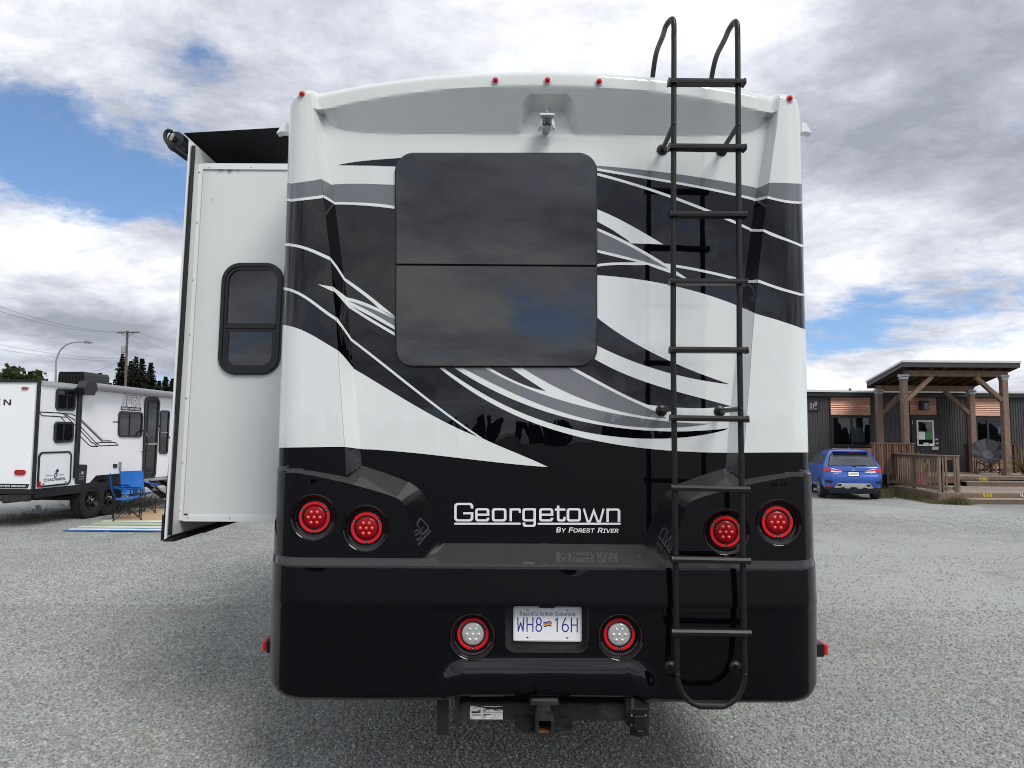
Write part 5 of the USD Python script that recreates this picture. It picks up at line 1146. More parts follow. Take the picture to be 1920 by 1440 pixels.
# ------------------------------------------------------------------ rug and camp chairs in front of the trailer
def rug_material():
    n = {'tc': ('texture_coordinate', {}), 'sx': ('separate_xyz', {}), 'nz': ('noise_texture', dict(scale=1.6, detail=2.0)), 'mp': ('mapping', dict(scale=(1.1, 3.0, 1))),
         'ad': ('math', dict(math_type='multiply_add', value2=0.10)), 'mr': ('map_range', dict(from_min=0.05, from_max=1.95, to_min=0, to_max=1, clamp=True)),
         'rp': ('rgb_ramp', dict(interpolate=False, ramp=[(0.0, (0.045, 0.13, 0.27)), (0.07, (0.70, 0.70, 0.62)), (0.15, (0.10, 0.23, 0.38)), (0.22, (0.62, 0.63, 0.50)), (0.30, (0.55, 0.56, 0.47)), (0.38, (0.10, 0.22, 0.33)), (0.45, (0.36, 0.42, 0.24)), (0.56, (0.50, 0.50, 0.30)), (0.64, (0.09, 0.21, 0.31)), (0.70, (0.68, 0.68, 0.58)), (0.82, (0.50, 0.36, 0.20)), (0.9, (0.44, 0.31, 0.17)), (1.0, (0.46, 0.32, 0.18))])),
         'wv': ('noise_texture', dict(scale=200.0)), 'bp': ('bump', dict(distance=0.002)), 'p': ('principled_bsdf', dict(roughness=0.8))}
    l = [('tc.object', 'sx.vector'), ('tc.object', 'mp.vector'), ('mp.vector', 'nz.vector'), ('nz.fac', 'ad.value1'), ('sx.y', 'ad.value3'), ('ad.value', 'mr.value'), ('mr.result', 'rp.fac'), ('rp.color', 'p.base_color'), ('tc.object', 'wv.vector'), ('wv.fac', 'bp.height'), ('bp.normal', 'p.normal')]
    M['rug'] = usdkit.material(stage, '/World/Looks/rug', n, l, surface='p.BSDF')
rug_material()
c0 = on_z(117, 995.5, 0.012); c1 = on_z(330, 997.5, 0.012); c2 = on_z(286, 955, 0.012)
ex = (c1 - c0) / np.linalg.norm(c1 - c0); ey = c2 - c0; L2 = np.linalg.norm(ey) * 1.05; ey = ey / np.linalg.norm(ey)
rg_ = thing('outdoor_rug', 'striped outdoor rug in tan, green and blue lying on the gravel by the camp chairs', 'rug', loc=tuple(c0))
g = grid_sheet(0, 1, 0, 1, 26, 40, lambda x, y: 0 * x); v = g.vertices
rw = 2.6; vv = v[:, :1] * rw * ex + v[:, 1:2] * L2 * ey; vv[:, 2] = 0.004 + 0.008 * meshkit.noise(np.column_stack([v[:, 0] * 7, v[:, 1] * 10, 0 * v[:, 0]]))
m = trimesh.Trimesh(vv, g.faces, process=False); obj('mat', m, 'rug', rg_, smooth=True)
obj('hem', tube([np.array([0, 0, .006]), rw * ex + [0, 0, .006]], 0.006, 6), 'plate_blue', rg_)
pbr('blue_fabric', (0.010, 0.13, 0.46), rough=0.7, var=0.12, vscale=8, bump=0.003, bscale=14)
pbr('navy_fabric', (0.012, 0.035, 0.13), rough=0.75, var=0.12)
pbr('chair_grey', (0.075, 0.075, 0.085), rough=0.7, var=0.15, vscale=10, bump=0.004, bscale=9); pbr('chair_dark', (0.03, 0.03, 0.034), rough=0.7)
def cloth(pts4, sag, nu=10, nv=10, th=0.006):
    """a fabric panel between four corners (p00, p10, p11, p01), sagging by the vector sag"""
    p = [np.asarray(q, float) for q in pts4]; V = []
    for i in range(nv + 1):
        for j in range(nu + 1):
            u, w = j / nu, i / nv
            V.append((1 - u) * (1 - w) * p[0] + u * (1 - w) * p[1] + u * w * p[2] + (1 - u) * w * p[3] + np.asarray(sag) * (math.sin(math.pi * u) * (0.35 + 0.65 * math.sin(math.pi * w))))
    V = np.array(V); F = []
    for i in range(nv):
        for j in range(nu):
            a = i * (nu + 1) + j; F += [(a, a + 1, a + nu + 2), (a, a + nu + 2, a + nu + 1)]
    nrm = np.cross(p[1] - p[0], p[3] - p[0]); nrm /= np.linalg.norm(nrm)
    V2 = V + nrm * th; n = len(V); F = np.array(F)
    return trimesh.Trimesh(np.vstack([V, V2]), np.vstack([F[:, ::-1], F + n]), process=False)
def camp_chair(label, loc, rot):
    """folding chair facing local +x"""
    t = thing('camp_chair', label, 'chair', loc=loc, rotz=rot)
    w, d = 0.25, 0.22
    obj('seat', cloth([(-d, -w, .42), (d, -w, .46), (d, w, .46), (-d, w, .42)], (0, 0, -.07)), 'blue_fabric', t, smooth=True)
    obj('backrest', cloth([(-d, -w * 1.02, .44), (-d, w * 1.02, .44), (-d - .09, w, .92), (-d - .09, -w, .92)], (-.05, 0, 0)), 'blue_fabric', t, smooth=True)
    for s in (-1, 1):
        obj('armrest', cloth([(-d - .05, s * w * 1.0, .66), (-d - .05, s * (w + .09), .66), (d + .04, s * (w + .09), .63), (d + .04, s * w, .63)], (0, 0, -.03), 6, 6), 'blue_fabric', t, smooth=True)
        obj('leg', tube([(d + .03, s * (w + .03), .0), (d + .03, s * (w + .03), .63)], 0.009, 8), 'black_satin', t)
        obj('back_post', tube([(-d - .02, s * (w + .03), .0), (-d - .03, s * (w + .02), .5), (-d - .10, s * w, .93)], 0.009, 8), 'black_satin', t)
        obj('cross_leg', tube([(-d - .02, s * (w + .03), .02), (d, s * w, .46)], 0.008, 8), 'black_satin', t); obj('cross_leg', tube([(d + .03, s * (w + .03), .02), (-d, s * w, .43)], 0.008, 8), 'black_satin', t)
        for x in (d + .03, -d - .02): obj('foot', lathe([(0, .0), (.018, .0), (.014, .03), (0, .032)], 10, (x, s * (w + .03), 0.0), (0, 0, 1)), 'black_plastic', t)
    for x, s in ((d + .03, 1), (-d - .02, 1)):
        obj('cross_leg', tube([(x, -(w + .03), .02), (x * .95, w, .44)], 0.008, 8), 'black_satin', t); obj('cross_leg', tube([(x, w + .03, .02), (x * .95, -w, .44)], 0.008, 8), 'black_satin', t)
    obj('cup_holder', lathe([(.04, 0), (.045, .01), (.045, .09), (.042, .1)], 12, (d - .1, -(w + .05), .55), (0, 0, 1)), 'navy_fabric', t)
    return t
ca = on_z(231, 975, 0.02); cb = on_z(252, 963.5, 0.02)
camp_chair('blue folding camp chair seen from the side, nearer one on the striped rug', (ca[0], ca[1] + .12, .02), math.radians(31))
camp_chair('blue folding camp chair with its back panel in view, beside the trailer door', (cb[0], cb[1] + .1, .02), math.radians(-36))

# ------------------------------------------------------------------ lamp, pole, wires, trees
pbr('galvanised', (0.30, 0.31, 0.32), rough=0.45, metallic=0.5, var=0.1); pbr('pole_wood', (0.10, 0.088, 0.072), rough=0.9, var=0.3, vscale=3, stretch=(8, 8, 0.6)); pbr('wire', (0.05, 0.05, 0.055), rough=0.6)
lp = thing('street_lamp', 'slender grey street lamp with a curved arm rising behind the travel trailer', 'street lamp')
LD = 48.0; P = [at(104.5, 690, LD)]; P[0][2] = 0
pp = [P[0], at(104.5, 712, LD), at(104.8, 690, LD)]
obj('pole', tube(np.vstack([pp, smooth_path([at(105, 680, LD), at(107.5, 669, LD), at(114, 656, LD), at(125, 646.5, LD), at(140, 642, LD), at(158, 641, LD)], 24)]), np.r_[[.10, .07, .065], np.linspace(.06, .04, 24)], 10), 'galvanised', lp)
obj('lamp_head', tube([at(157, 641, LD), at(161, 640.6, LD), at(170, 641, LD), at(175, 641.6, LD)], [.05, .12, .12, .03], 10), 'galvanised', lp)
up_ = thing('utility_pole', 'wooden utility pole with a crossarm and a transformer among the conifers', 'utility pole')
UD = 80.0; tp_ = at(239, 620, UD); bp_ = at(236, 727, UD); bp_[2] = 0
obj('pole', tube([bp_, (bp_ + tp_) / 2, tp_], [.17, .15, .12], 12), 'pole_wood', up_)
ca_, cb_ = at(220, 623.5, UD - .2), at(261, 623, UD - .2); obj('crossarm', bar(ca_, cb_, .14, .16), 'pole_wood', up_)
for s in (226, 252): obj('brace', bar(at(s, 624, UD - .2), at(238.5, 632, UD - .2), .05, .05), 'pole_wood', up_)
for s in (221.5, 230, 259.5): obj('insulator', lathe([(0, .3), (.06, .28), (.08, .1), (.04, 0)], 8, at(s, 623, UD - .2), (0, 0, 1)), 'grey_plastic', up_)
tc_ = at(231, 662, UD - .3); obj('transformer', lathe([(0, .8), (.22, .78), (.24, .7), (.24, .05), (.2, 0), (0, 0)], 16, tc_, (0, 0, 1)), 'galvanised', up_)
obj('drop_fuse', bar(at(243, 640, UD - .2), at(243.5, 645, UD - .2), .08, .1), 'grey_plastic', up_)
def wire(p, q, sag, r, label):
    t = np.linspace(0, 1, 24)[:, None]; P = p + (q - p) * t; P[:, 2] -= sag * 4 * (t * (1 - t))[:, 0]
    w = obj('overhead_wire', tube(P, r, 5), 'wire'); tag(w, label, 'wire', 'overhead wires at the utility pole')
LE = 62.0
for (x0, y0, d0), (x1, y1, d1), sg, lb in (((-60, 553, 50), (221.5, 622.5, UD), .6, 'overhead wire running left from the crossarm, highest of the wires'), ((-60, 563, 50), (230, 622.5, UD), .7, 'overhead wire running left from the crossarm, second highest'),
      ((-60, 634, 60), (237, 673, UD), .4, 'overhead wire running left at half height of the utility pole, upper of two'), ((-60, 644, 60), (237, 677, UD), .4, 'overhead wire running left at half height of the utility pole, lower of two'), ((20, 729, 70), (237, 674, UD), .5, 'service wire slanting down to the left from the utility pole'),
      ((259.5, 622.5, UD), (420, 676, 120), .3, 'overhead wire running right from the end of the crossarm'), ((238, 624, UD), (420, 690, 120), .4, 'overhead wire running right from the top of the pole'), ((240, 665, UD), (282, 715, 76), .05, 'guy wire slanting down to the right from the pole')):
    wire(at(x0, y0, d0), at(x1, y1, d1), sg, 0.012, lb)
def leaf_mat(name, c, t=0.35):
    n = {'oi': ('geometry', {}), 'rp': ('rgb_ramp', dict(ramp=[(0, tuple(a * .55 for a in c)), (.5, c), (1, tuple(min(1, a * 1.6) for a in c))])), 'd': ('principled_bsdf', dict(roughness=0.6, specular_ior_level=0.3)), 't': ('translucent_bsdf', {}), 'm': ('mix_closure', dict(fac=t))}
    M[name] = usdkit.material(stage, f'/World/Looks/{name}', n, [('oi.random_per_island', 'rp.fac'), ('rp.color', 'd.base_color'), ('rp.color', 't.color'), ('d.BSDF', 'm.closure1'), ('t.BSDF', 'm.closure2')], surface='m.closure')
leaf_mat('needles', (0.018, 0.030, 0.016), .15); leaf_mat('broad_leaves', (0.055, 0.095, 0.025), .35); pbr('bark', (0.08, 0.06, 0.045), rough=0.9, var=0.3)
def quads(C, A, B):
    """many small leaf quads: centres C, half axes A and B"""
    n = len(C); V = np.stack([C - A - B, C + A - B, C + A + B, C - A + B], 1).reshape(-1, 3)
    i = np.arange(n) * 4; return trimesh.Trimesh(V, np.vstack([np.column_stack([i, i + 1, i + 2]), np.column_stack([i, i + 2, i + 3])]), process=False)
def conifer(h, rad, seed, label, loc, group):
    r = np.random.default_rng(seed); t = thing('conifer', label, 'tree', group, loc=loc)
    obj('trunk', tube([(0, 0, 0), (0, 0, h * .5), (0, 0, h * .98)], [.022 * h, .014 * h, .003], 8), 'bark', t)
    C, A, B = [], [], []; z = 0.06 * h
    while z < h * 0.985:
        k = r.integers(8, 12); rr = rad * (1 - (z / h) ** 1.15) * r.uniform(.75, 1.12) + .06
        a0 = r.uniform(0, 6.28)
        for j in range(k):
            th = a0 + j * 6.283 / k + r.normal(0, .25); L = rr * r.uniform(.65, 1.15); dirv = np.array([math.cos(th), math.sin(th), 0])
            side_ = np.array([-dirv[1], dirv[0], 0]); m = max(5, int(L * 11))
            for s in np.linspace(.12, 1, m):
                base = dirv * L * s + [0, 0, z - .28 * L * s + .12 * L * s * s]
                for w in (-1, 1):
                    fl = L * .30 * (1.1 - s) + .10
                    d2 = (dirv * .6 + side_ * w * .8 + [0, 0, r.uniform(-.45, .0)]); d2 /= np.linalg.norm(d2)
                    C.append(base + d2 * fl * .5 + r.normal(0, .03, 3)); A.append(d2 * fl * .62); nb = np.cross(d2, r.normal(size=3)); B.append(nb / np.linalg.norm(nb) * r.uniform(.06, .12))
        z += h * r.uniform(.016, .026)
    obj('crown', quads(np.array(C), np.array(A), np.array(B)), 'needles', t, smooth=False)
    return t
for k, (px, py, Y, rad, lb) in enumerate(((187.5, 698, 84, 1.4, 'small conifer top just right of the rooftop air conditioner'), (230, 662, 86, 2.9, 'tall dark conifer directly left of the utility pole'), (246, 673, 90, 2.4, 'dark conifer just right of the utility pole'),
      (255.5, 666, 84, 2.5, 'pointed dark conifer second to the right of the utility pole'), (267, 668, 86, 2.7, 'tallest dark conifer in the clump right of the utility pole'), (283.5, 676, 88, 2.8, 'broad dark conifer at the right end of the main clump'), (299, 712, 96, 2.2, 'low conifer in the gap right of the main clump'), (311, 705, 92, 2.4, 'dark conifer next to the edge of the slide-out'), (324, 707, 92, 2.4, 'conifer half hidden by the edge of the slide-out'), (207, 716, 95, 2.4, 'low dark conifer in front of the main clump, over the trailer roof'))):
    p = at(px, py, Y); conifer(float(p[2]), rad, 40 + k, lb, (p[0], p[1], 0), 'conifers behind the trailer')
def broadleaf(h, rx, rz, seed, label, loc, n=5200, leaf=.13):
    r = np.random.default_rng(seed); t = thing('broadleaf_tree', label, 'tree', loc=loc)
    obj('trunk', tube([(0, 0, 0), (.1, 0, h * .35), (.0, .1, h * .7)], [.24, .18, .08], 10), 'bark', t)
    for k in range(7):
        th = k * .9; obj('limb', tube([(0, .05, h * .4), (rx * .4 * math.cos(th), rx * .4 * math.sin(th), h * .62), (rx * .75 * math.cos(th), rx * .75 * math.sin(th), h * .8)], [.09, .06, .02], 6), 'bark', t)
    cl = []
    for k in range(46):
        d = r.normal(size=3); d /= np.linalg.norm(d); rr = r.uniform(.45, 1.0) ** .6
        cl.append(np.array([d[0] * rx * rr, d[1] * rx * rr, h - rz + d[2] * rz * rr * .92]))
    cl = np.array(cl); idx = r.integers(0, len(cl), n); sp = r.normal(size=(n, 3)) * np.array([.42, .42, .30]) * rx * .34
    C = cl[idx] + sp; A = r.normal(size=(n, 3)); A /= np.linalg.norm(A, axis=1, keepdims=True); B = np.cross(A, r.normal(size=(n, 3))); B /= np.linalg.norm(B, axis=1, keepdims=True)
    s = r.uniform(.6, 1.3, (n, 1)) * leaf
    obj('crown', quads(C, A * s, B * s * .7), 'broad_leaves', t, smooth=False)
p = at(40, 690, 46); broadleaf(float(p[2]), 1.55, 1.6, 5, 'green broadleaf tree rising over the back of the travel trailer', (p[0], p[1], 0))
p = at(-6, 706, 44); broadleaf(float(p[2]), 1.2, 1.4, 6, 'smaller broadleaf tree at the left edge of the photo', (p[0], p[1], 0), 2600)

def far_wood():
    r = np.random.default_rng(21); C, A, B = [], [], []
    for k in range(190):
        x, y, h = r.uniform(-150, 170), r.uniform(-190, -150), r.uniform(4.5, 7.0); con = r.random() < .6
        n = 300; t = r.random(n) ** .8; th = r.uniform(0, 6.28, n); w = (h * .20 * (1 - t) + .15) if con else h * .34 * np.sqrt(np.maximum(0, 1 - (2 * t - 1) ** 2))
        w = w * r.uniform(.5, 1.1, n); C.append(np.column_stack([x + w * np.cos(th), y + w * np.sin(th), h * (.06 + .94 * t)]))
        a = r.normal(size=(n, 3)); a /= np.linalg.norm(a, axis=1, keepdims=True); b = np.cross(a, r.normal(size=(n, 3))); b /= np.linalg.norm(b, axis=1, keepdims=True); A.append(a * .55); B.append(b * .38)
    tag(obj('far_wood', quads(np.vstack(C), np.vstack(A), np.vstack(B)), 'needles', smooth=False), 'dark far-off wood behind the photographer, mirrored in the paint', 'wood', kind='stuff')
far_wood()

# ------------------------------------------------------------------ the office building on the right
WY = 25.8
pbr('cladding', (0.052, 0.050, 0.050), rough=0.45, var=0.12, vscale=2, spec=0.4); pbr('copper', (0.46, 0.25, 0.185), rough=0.34, metallic=0.35, var=0.12, vscale=2)
pbr('fascia_black', (0.008, 0.008, 0.010), rough=0.5); pbr('roof_edge', (0.52, 0.52, 0.51), rough=0.5, var=0.1); pbr('frame_white', (0.70, 0.70, 0.68), rough=0.4)
def wood(name, c, c2, per=0.12):
    n = {'tc': ('texture_coordinate', {}), 'oi': ('object_info', {}), 'ad': ('mix_vector', dict(fac=0.9, use_clamp=False)), 'm': ('mapping', dict(scale=(6, 6, 1.4))), 'nz': ('noise_texture', dict(scale=3.0, detail=8.0, roughness=0.62, distortion=0.6)),
         'rp': ('rgb_ramp', dict(ramp=[(.25, c2), (.5, c), (.8, tuple(min(1, a * 1.35) for a in c))])), 'mr': ('map_range', dict(to_min=1 - per * 2, to_max=1 + per * 2)), 'hs': ('hsv', {}), 'bp': ('bump', dict(distance=0.002)), 'p': ('principled_bsdf', dict(roughness=0.75, specular_ior_level=0.3))}
    M[name] = usdkit.material(stage, f'/World/Looks/{name}', n, [('tc.object', 'm.vector'), ('m.vector', 'nz.vector'), ('nz.fac', 'rp.fac'), ('oi.random', 'mr.value'), ('mr.result', 'hs.value'), ('rp.color', 'hs.color'), ('hs.color', 'p.base_color'), ('nz.fac', 'bp.height'), ('bp.normal', 'p.normal')], surface='p.BSDF')
wood('timber', (0.165, 0.112, 0.082), (0.095, 0.060, 0.042)); wood('timber_dark', (0.085, 0.045, 0.028), (0.045, 0.024, 0.015)); wood('deck_wood', (0.27, 0.225, 0.185), (0.17, 0.135, 0.105)); wood('rail_wood', (0.165, 0.115, 0.085), (0.09, 0.06, 0.045)); wood('rail_red', (0.145, 0.078, 0.052), (0.085, 0.036, 0.022))
def WX(px, py=800): return at(px, py, WY)[0]
def WZ(py, px=1720): return at(px, py, WY)[2]
bd = thing('office_building', 'low dark grey office building with copper panels behind the timber deck', 'building')
Z0, ZR, ZF, ZC = 0.0, WZ(733.5), WZ(737), WZ(744.6)
BL, BR = 4.6, 22.0
def corr(x0, x1, z0, z1, pitch, amp, vertical, name, mat, y=WY, parent=bd):
    """corrugated sheet as real ribs"""
    L = (x1 - x0) if vertical else (z1 - z0); n = max(1, round(L / pitch)); p = L / n
    prof = [(0, 0), (.30, 0), (.42, 1), (.72, 1), (.84, 0)] if vertical else [(0, .15), (.15, .5), (.3, .85), (.45, 1), (.6, .85), (.75, .5), (.9, .15)]
    t = np.array([k * p + a * p for k in range(n) for a, b in prof] + [L]); h = np.array([b * amp for k in range(n) for a, b in prof] + [prof[0][1] * amp])
    if vertical: A = np.column_stack([x0 + t, y - h, np.full(len(t), z0)]); B = np.column_stack([x0 + t, y - h, np.full(len(t), z1)])
    else: A = np.column_stack([np.full(len(t), x1), y - h, z0 + t]); B = np.column_stack([np.full(len(t), x0), y - h, z0 + t])
    m = len(t); i = np.arange(m - 1)
    return obj(name, trimesh.Trimesh(np.vstack([A, B]), np.vstack([np.column_stack([i, i + 1, i + 1 + m]), np.column_stack([i, i + 1 + m, i + m])]), process=False), mat, parent, smooth=False if vertical else 60)
obj('shell', [bx(BL, BR, WY + 0.03, WY + 6, Z0 - .1, ZC)], 'fascia_black', bd)
obj('roof', bx(BL - .1, BR + .1, WY - 0.22, WY + 6.1, ZF, ZR), 'roof_edge', bd); obj('fascia', bx(BL - .05, BR + .05, WY - 0.18, WY + 6.0, ZC, ZF - .004), 'fascia_black', bd)
obj('vent_pipe', bx(WX(1620.2), WX(1623), WY + 1.0, WY + 1.1, ZR, ZR + .16), 'fascia_black', bd)
for x0, x1 in ((BL, WX(1555.5)), (WX(1635), WX(1705)), (WX(1760.5), WX(1812.5)), (WX(1894), BR)):
    corr(x0, x1, Z0, ZC, 0.092, 0.022, True, 'wall_panel', 'cladding')
zc0, zc1 = WZ(779.5), WZ(745.3)
for x0, x1 in ((WX(1558), WX(1633)), (WX(1828), WX(1893))):
    corr(x0, x1, zc0, zc1, 0.0655, 0.022, False, 'copper_panel', 'copper')
    corr(x0, x1, .2, WZ(841), 0.0655, 0.022, False, 'copper_panel', 'copper')
corr(WX(1706.7), WX(1757), WZ(778.3), zc1, 0.0655, 0.022, False, 'copper_panel', 'copper')
for x0, x1 in ((1555.5, 1558), (1633, 1635), (1705, 1706.7), (1757, 1760.5), (1812.5, 1828), (1893, 1894)):
    obj('trim_strip', bx(WX(x0) + .002, WX(x1) - .002, WY - .035, WY + .02, 0, ZC - .002), 'fascia_black', bd)
def glass(name, color, tr_=0.55):
    n = {'f': ('fresnel', dict(IOR=1.5)), 't': ('transparent_bsdf', dict(color=color)), 'g': ('glossy_bsdf', dict(color=(1, 1, 1), roughness=0.01)), 'm': ('mix_closure', {})}
    M[name] = usdkit.material(stage, f'/World/Looks/{name}', n, [('f.fac', 'm.fac'), ('t.BSDF', 'm.closure1'), ('g.BSDF', 'm.closure2')], surface='m.closure')
glass('window_glass', (0.62, 0.66, 0.68)); pbr('blind', (0.42, 0.43, 0.44), rough=0.6); pbr('room_dark', (0.03, 0.03, 0.033), rough=0.8); pbr('room_light', (0.45, 0.46, 0.47), rough=0.8); pbr('green_print', (0.06, 0.22, 0.07), rough=0.6)
def window(px0, py0, px1, py1, mull, things_in):
    x0, x1, z0, z1 = WX(px0), WX(px1), WZ(py1), WZ(py0)
    f = obj('window', slab(sbox(x0, z0, x1, z1).difference(sbox(x0 + .07, z0 + .07, x1 - .07, z1 - .07)), WY - .05, WY + .02), 'fascia_black', bd, smooth=False)
    obj('mullion', bx(WX(mull) - .035, WX(mull) + .035, WY - .045, WY + .0, z0 + .07, z1 - .07), 'fascia_black', f)
    obj('room_back', bx(x0 + .05, x1 - .05, WY + .024, WY + .028, z0 + .05, z1 - .05), 'room_dark', f)
    for (a, b, c, d, mt) in things_in: obj('inside_view', bx(WX(a), WX(c), WY + .014, WY + .020, WZ(d), WZ(b)), mt, f)
    k = 0; z = z1 - .10
    while z > z0 + .1:
        obj('blind_slat', bx(WX(mull) + .05, x1 - .08, WY + .0, WY + .010, z - .004, z), 'blind', f); z -= .052
    for a, b in ((x0 + .07, WX(mull) - .035), (WX(mull) + .035, x1 - .07)):
        obj('pane', bx(a, b, WY - .022, WY - .018, z0 + .07, z1 - .07), 'window_glass', f)
window(1558, 781, 1633.5, 838, 1596.5, [(1598, 803, 1621, 830, 'room_light')])
window(1828, 783, 1893, 832, 1851, [(1872, 800, 1880, 815, 'plate_white')])
# door
dx0, dx1, dz1 = WX(1707.5), WX(1759.5), WZ(780); dz0 = 0.62
dr = obj('door', bx(dx0, dx1, WY - .06, WY + .02, dz0, dz1), 'fascia_black', bd)
gx0, gx1, gz0, gz1 = WX(1716.7), WX(1748.4), WZ(836), WZ(788)
obj('glazing_frame', slab(sbox(gx0, gz0, gx1, gz1).difference(sbox(gx0 + .05, gz0 + .05, gx1 - .05, gz1 - .05)), WY - .085, WY - .06), 'frame_white', dr, smooth=False)
obj('glazing', bx(gx0 + .05, gx1 - .05, WY - .068, WY - .062, gz0 + .05, gz1 - .05), 'dark_glass', dr)
for a, b, c, d, mt in ((1720, 809.5, 1732, 824, 'plate_white'), (1733.3, 809.5, 1744.5, 824, 'green_print'), (1728, 830, 1738, 833, 'frame_white'), (1740, 831.5, 1747, 834.5, 'plate_white')):
    obj('paper_notice', bx(WX(a), WX(c), WY - .071, WY - .0685, WZ(d), WZ(b)), mt, dr)
for py in (823.8, 831.3): obj('door_knob', lathe([(0, .07), (.03, .065), (.036, .045), (.02, .02), (.04, .0)], 14, (WX(1753), WY - .06, WZ(py))), 'chrome', dr)
obj('letter_plate', bx(WX(1744), WX(1756), WY - .07, WY - .06, WZ(843), WZ(837.3)), 'grey_plastic', dr)
for py in (792, 850): obj('hinge', bx(WX(1708.6), WX(1710), WY - .075, WY - .06, WZ(py + 3), WZ(py - 3)), 'grey_plastic', dr)
lb = obj('wall_lamp', bx(WX(1724), WX(1739), WY - .16, WY - .02, WZ(769), WZ(752)), 'fascia_black', bd); obj('lamp_glass', bx(WX(1729), WX(1738), WY - .165, WY - .16, WZ(768), WZ(756)), 'dark_glass', lb)
sg = thing('wall_sign', 'black square sign with pale lettering on the building wall beside the motorhome', 'sign')
sx0, sx1, sz0, sz1 = WX(1496), WX(1535), WZ(771.5), WZ(751)
obj('board', bx(sx0, sx1, WY - .08, WY - .03, sz0, sz1), 'fascia_black', sg)
def wall_text(t, x0, y0, x1, y1, mat, bold=True):
    m = text_flat(t, bold, .006); v = m.vertices; a, c, b, d = WX(x0), WX(x1), WZ(y1), WZ(y0)
    obj('lettering', trimesh.Trimesh(np.column_stack([a + v[:, 0] * (c - a), WY - .081 - v[:, 2], b + v[:, 1] * (d - b)]), m.faces, process=False), mat, sg, smooth=False)
wall_text('IP', 1517.5, 758.5, 1530.5, 765.5, 'grey_plastic', False); wall_text('ULAR', 1517, 767.2, 1530, 769.2, 'grey_plastic', False)
obj('sign_figure', extrude(Polygon([(0, 0), (.05, .04), (.02, .08), (.06, .07), (.1, .03), (.12, .0), (.08, .01), (.05, -.02)]), .006, basis([WX(1526.5), WY - .081, WZ(758)], [1, 0, 0], [0, 0, 1], [0, -1, 0])), 'copper', sg, smooth=False)

# ------------------------------------------------------------------ canopy over the deck
cn = thing('entrance_canopy', 'timber canopy with a flat dark roof on four posts over the office door', 'canopy')
FYc, BYc = 22.9, 25.25; DZ = 0.62
fl, fr_ = at(1694.5, 676.5, FYc), at(1907.5, 678, FYc); flb = at(1697, 689, FYc); bl_, br_ = at(1623.5, 715, BYc), at(1830, 716, BYc); blb = at(1623.5, 724.5, BYc)
th = fl[2] - flb[2]
def slabq(P, down):
    P = np.array(P); Q = P - [0, 0, down]; V = np.vstack([P, Q]); F = [(0, 1, 2), (0, 2, 3), (6, 5, 4), (7, 6, 4)]
    for i in range(4): j = (i + 1) % 4; F += [(j, i, i + 4), (j, i + 4, j + 4)]
    m = trimesh.Trimesh(V, np.array(F), process=False); m.fix_normals(); return m
x0, x1 = (fl[0] + bl_[0]) / 2, (fr_[0] + br_[0]) / 2
zf, zb = (fl[2] + fr_[2]) / 2, (bl_[2] + br_[2]) / 2
obj('roof_deck', slabq([(x0 + .05, FYc + .05, zf - .03), (x1 - .05, FYc + .05, zf - .03), (x1 - .05, BYc, zb - .03), (x0 + .05, BYc, zb - .03)], .05), 'timber_dark', cn, smooth=False)
obj('roof_flashing', slabq([(x0 - .03, FYc - .03, zf + .02), (x1 + .03, FYc - .03, zf + .02), (x1 + .03, BYc + .05, zb + .02), (x0 - .03, BYc + .05, zb + .02)], .065), 'roof_edge', cn, smooth=False)
pbr('fascia_grey', (0.030, 0.030, 0.034), rough=0.5)
obj('front_fascia', bx(x0, x1, FYc, FYc + .04, zf - .20, zf - .027), 'fascia_grey', cn)
for x in (x0, x1 - .04): obj('side_fascia', slabq([(x, FYc + .042, zf - .027), (x + .04, FYc + .042, zf - .027), (x + .04, BYc, zb - .027), (x, BYc, zb - .027)], .17), 'fascia_grey', cn, smooth=False)
obj('rear_fascia', bx(x0, x1, BYc - .02, BYc + .02, zb - .26, zb - .03), 'timber_dark', cn)
nraf = 9
for k in range(nraf):
    x = x0 + .15 + (x1 - x0 - .3) * k / (nraf - 1); obj('rafter', slabq([(x - .02, FYc + .05, zf - .085), (x + .02, FYc + .05, zf - .085), (x + .02, BYc - .02, zb - .085), (x - .02, BYc - .02, zb - .085)], .11), 'timber_dark', cn, smooth=False)
FP, BP_ = 23.25, 25.05
slope = (zb - zf) / (BYc - FYc)
posts = []
for px, Y in ((1697.2, FP), (1885, FP), (1649.3, BP_), (1822.5, BP_)):
    X = at(px, 800, Y)[0]; zt_ = zf + slope * (Y - FYc) - .20
    posts.append((X, Y, zt_))
    obj('post', box((X, Y, (DZ + zt_ - .22) / 2), (.19, .19, zt_ - .22 - DZ + DZ), bevel=.012) if False else bx(X - .095, X + .095, Y - .095, Y + .095, DZ, zt_ - .22, .012), 'timber', cn)
    obj('post_cap', [bx(X - .105, X + .105, Y - .105, Y + .105, zt_ - .30, zt_ - .20), bx(X - .14, X + .14, Y - .105, Y + .105, zt_ - .22, zt_ - .14)], 'galvanised', cn)
for Y, zt_ in ((FP, posts[0][2]), (BP_, posts[2][2])): obj('beam', bx(x0 + .22, x1 - .22, Y - .09, Y + .09, zt_ - .20, zt_ - .003, .01), 'timber', cn)
for (X, Y, zt_), s in zip(posts, (1, -1, 1, -1)):
    obj('knee_brace', bar((X + s * .085, Y, zt_ - .98), (X + s * .92, Y, zt_ - .20), .13, .15, up=(0, 1, 0), bevel=.008), 'timber', cn)

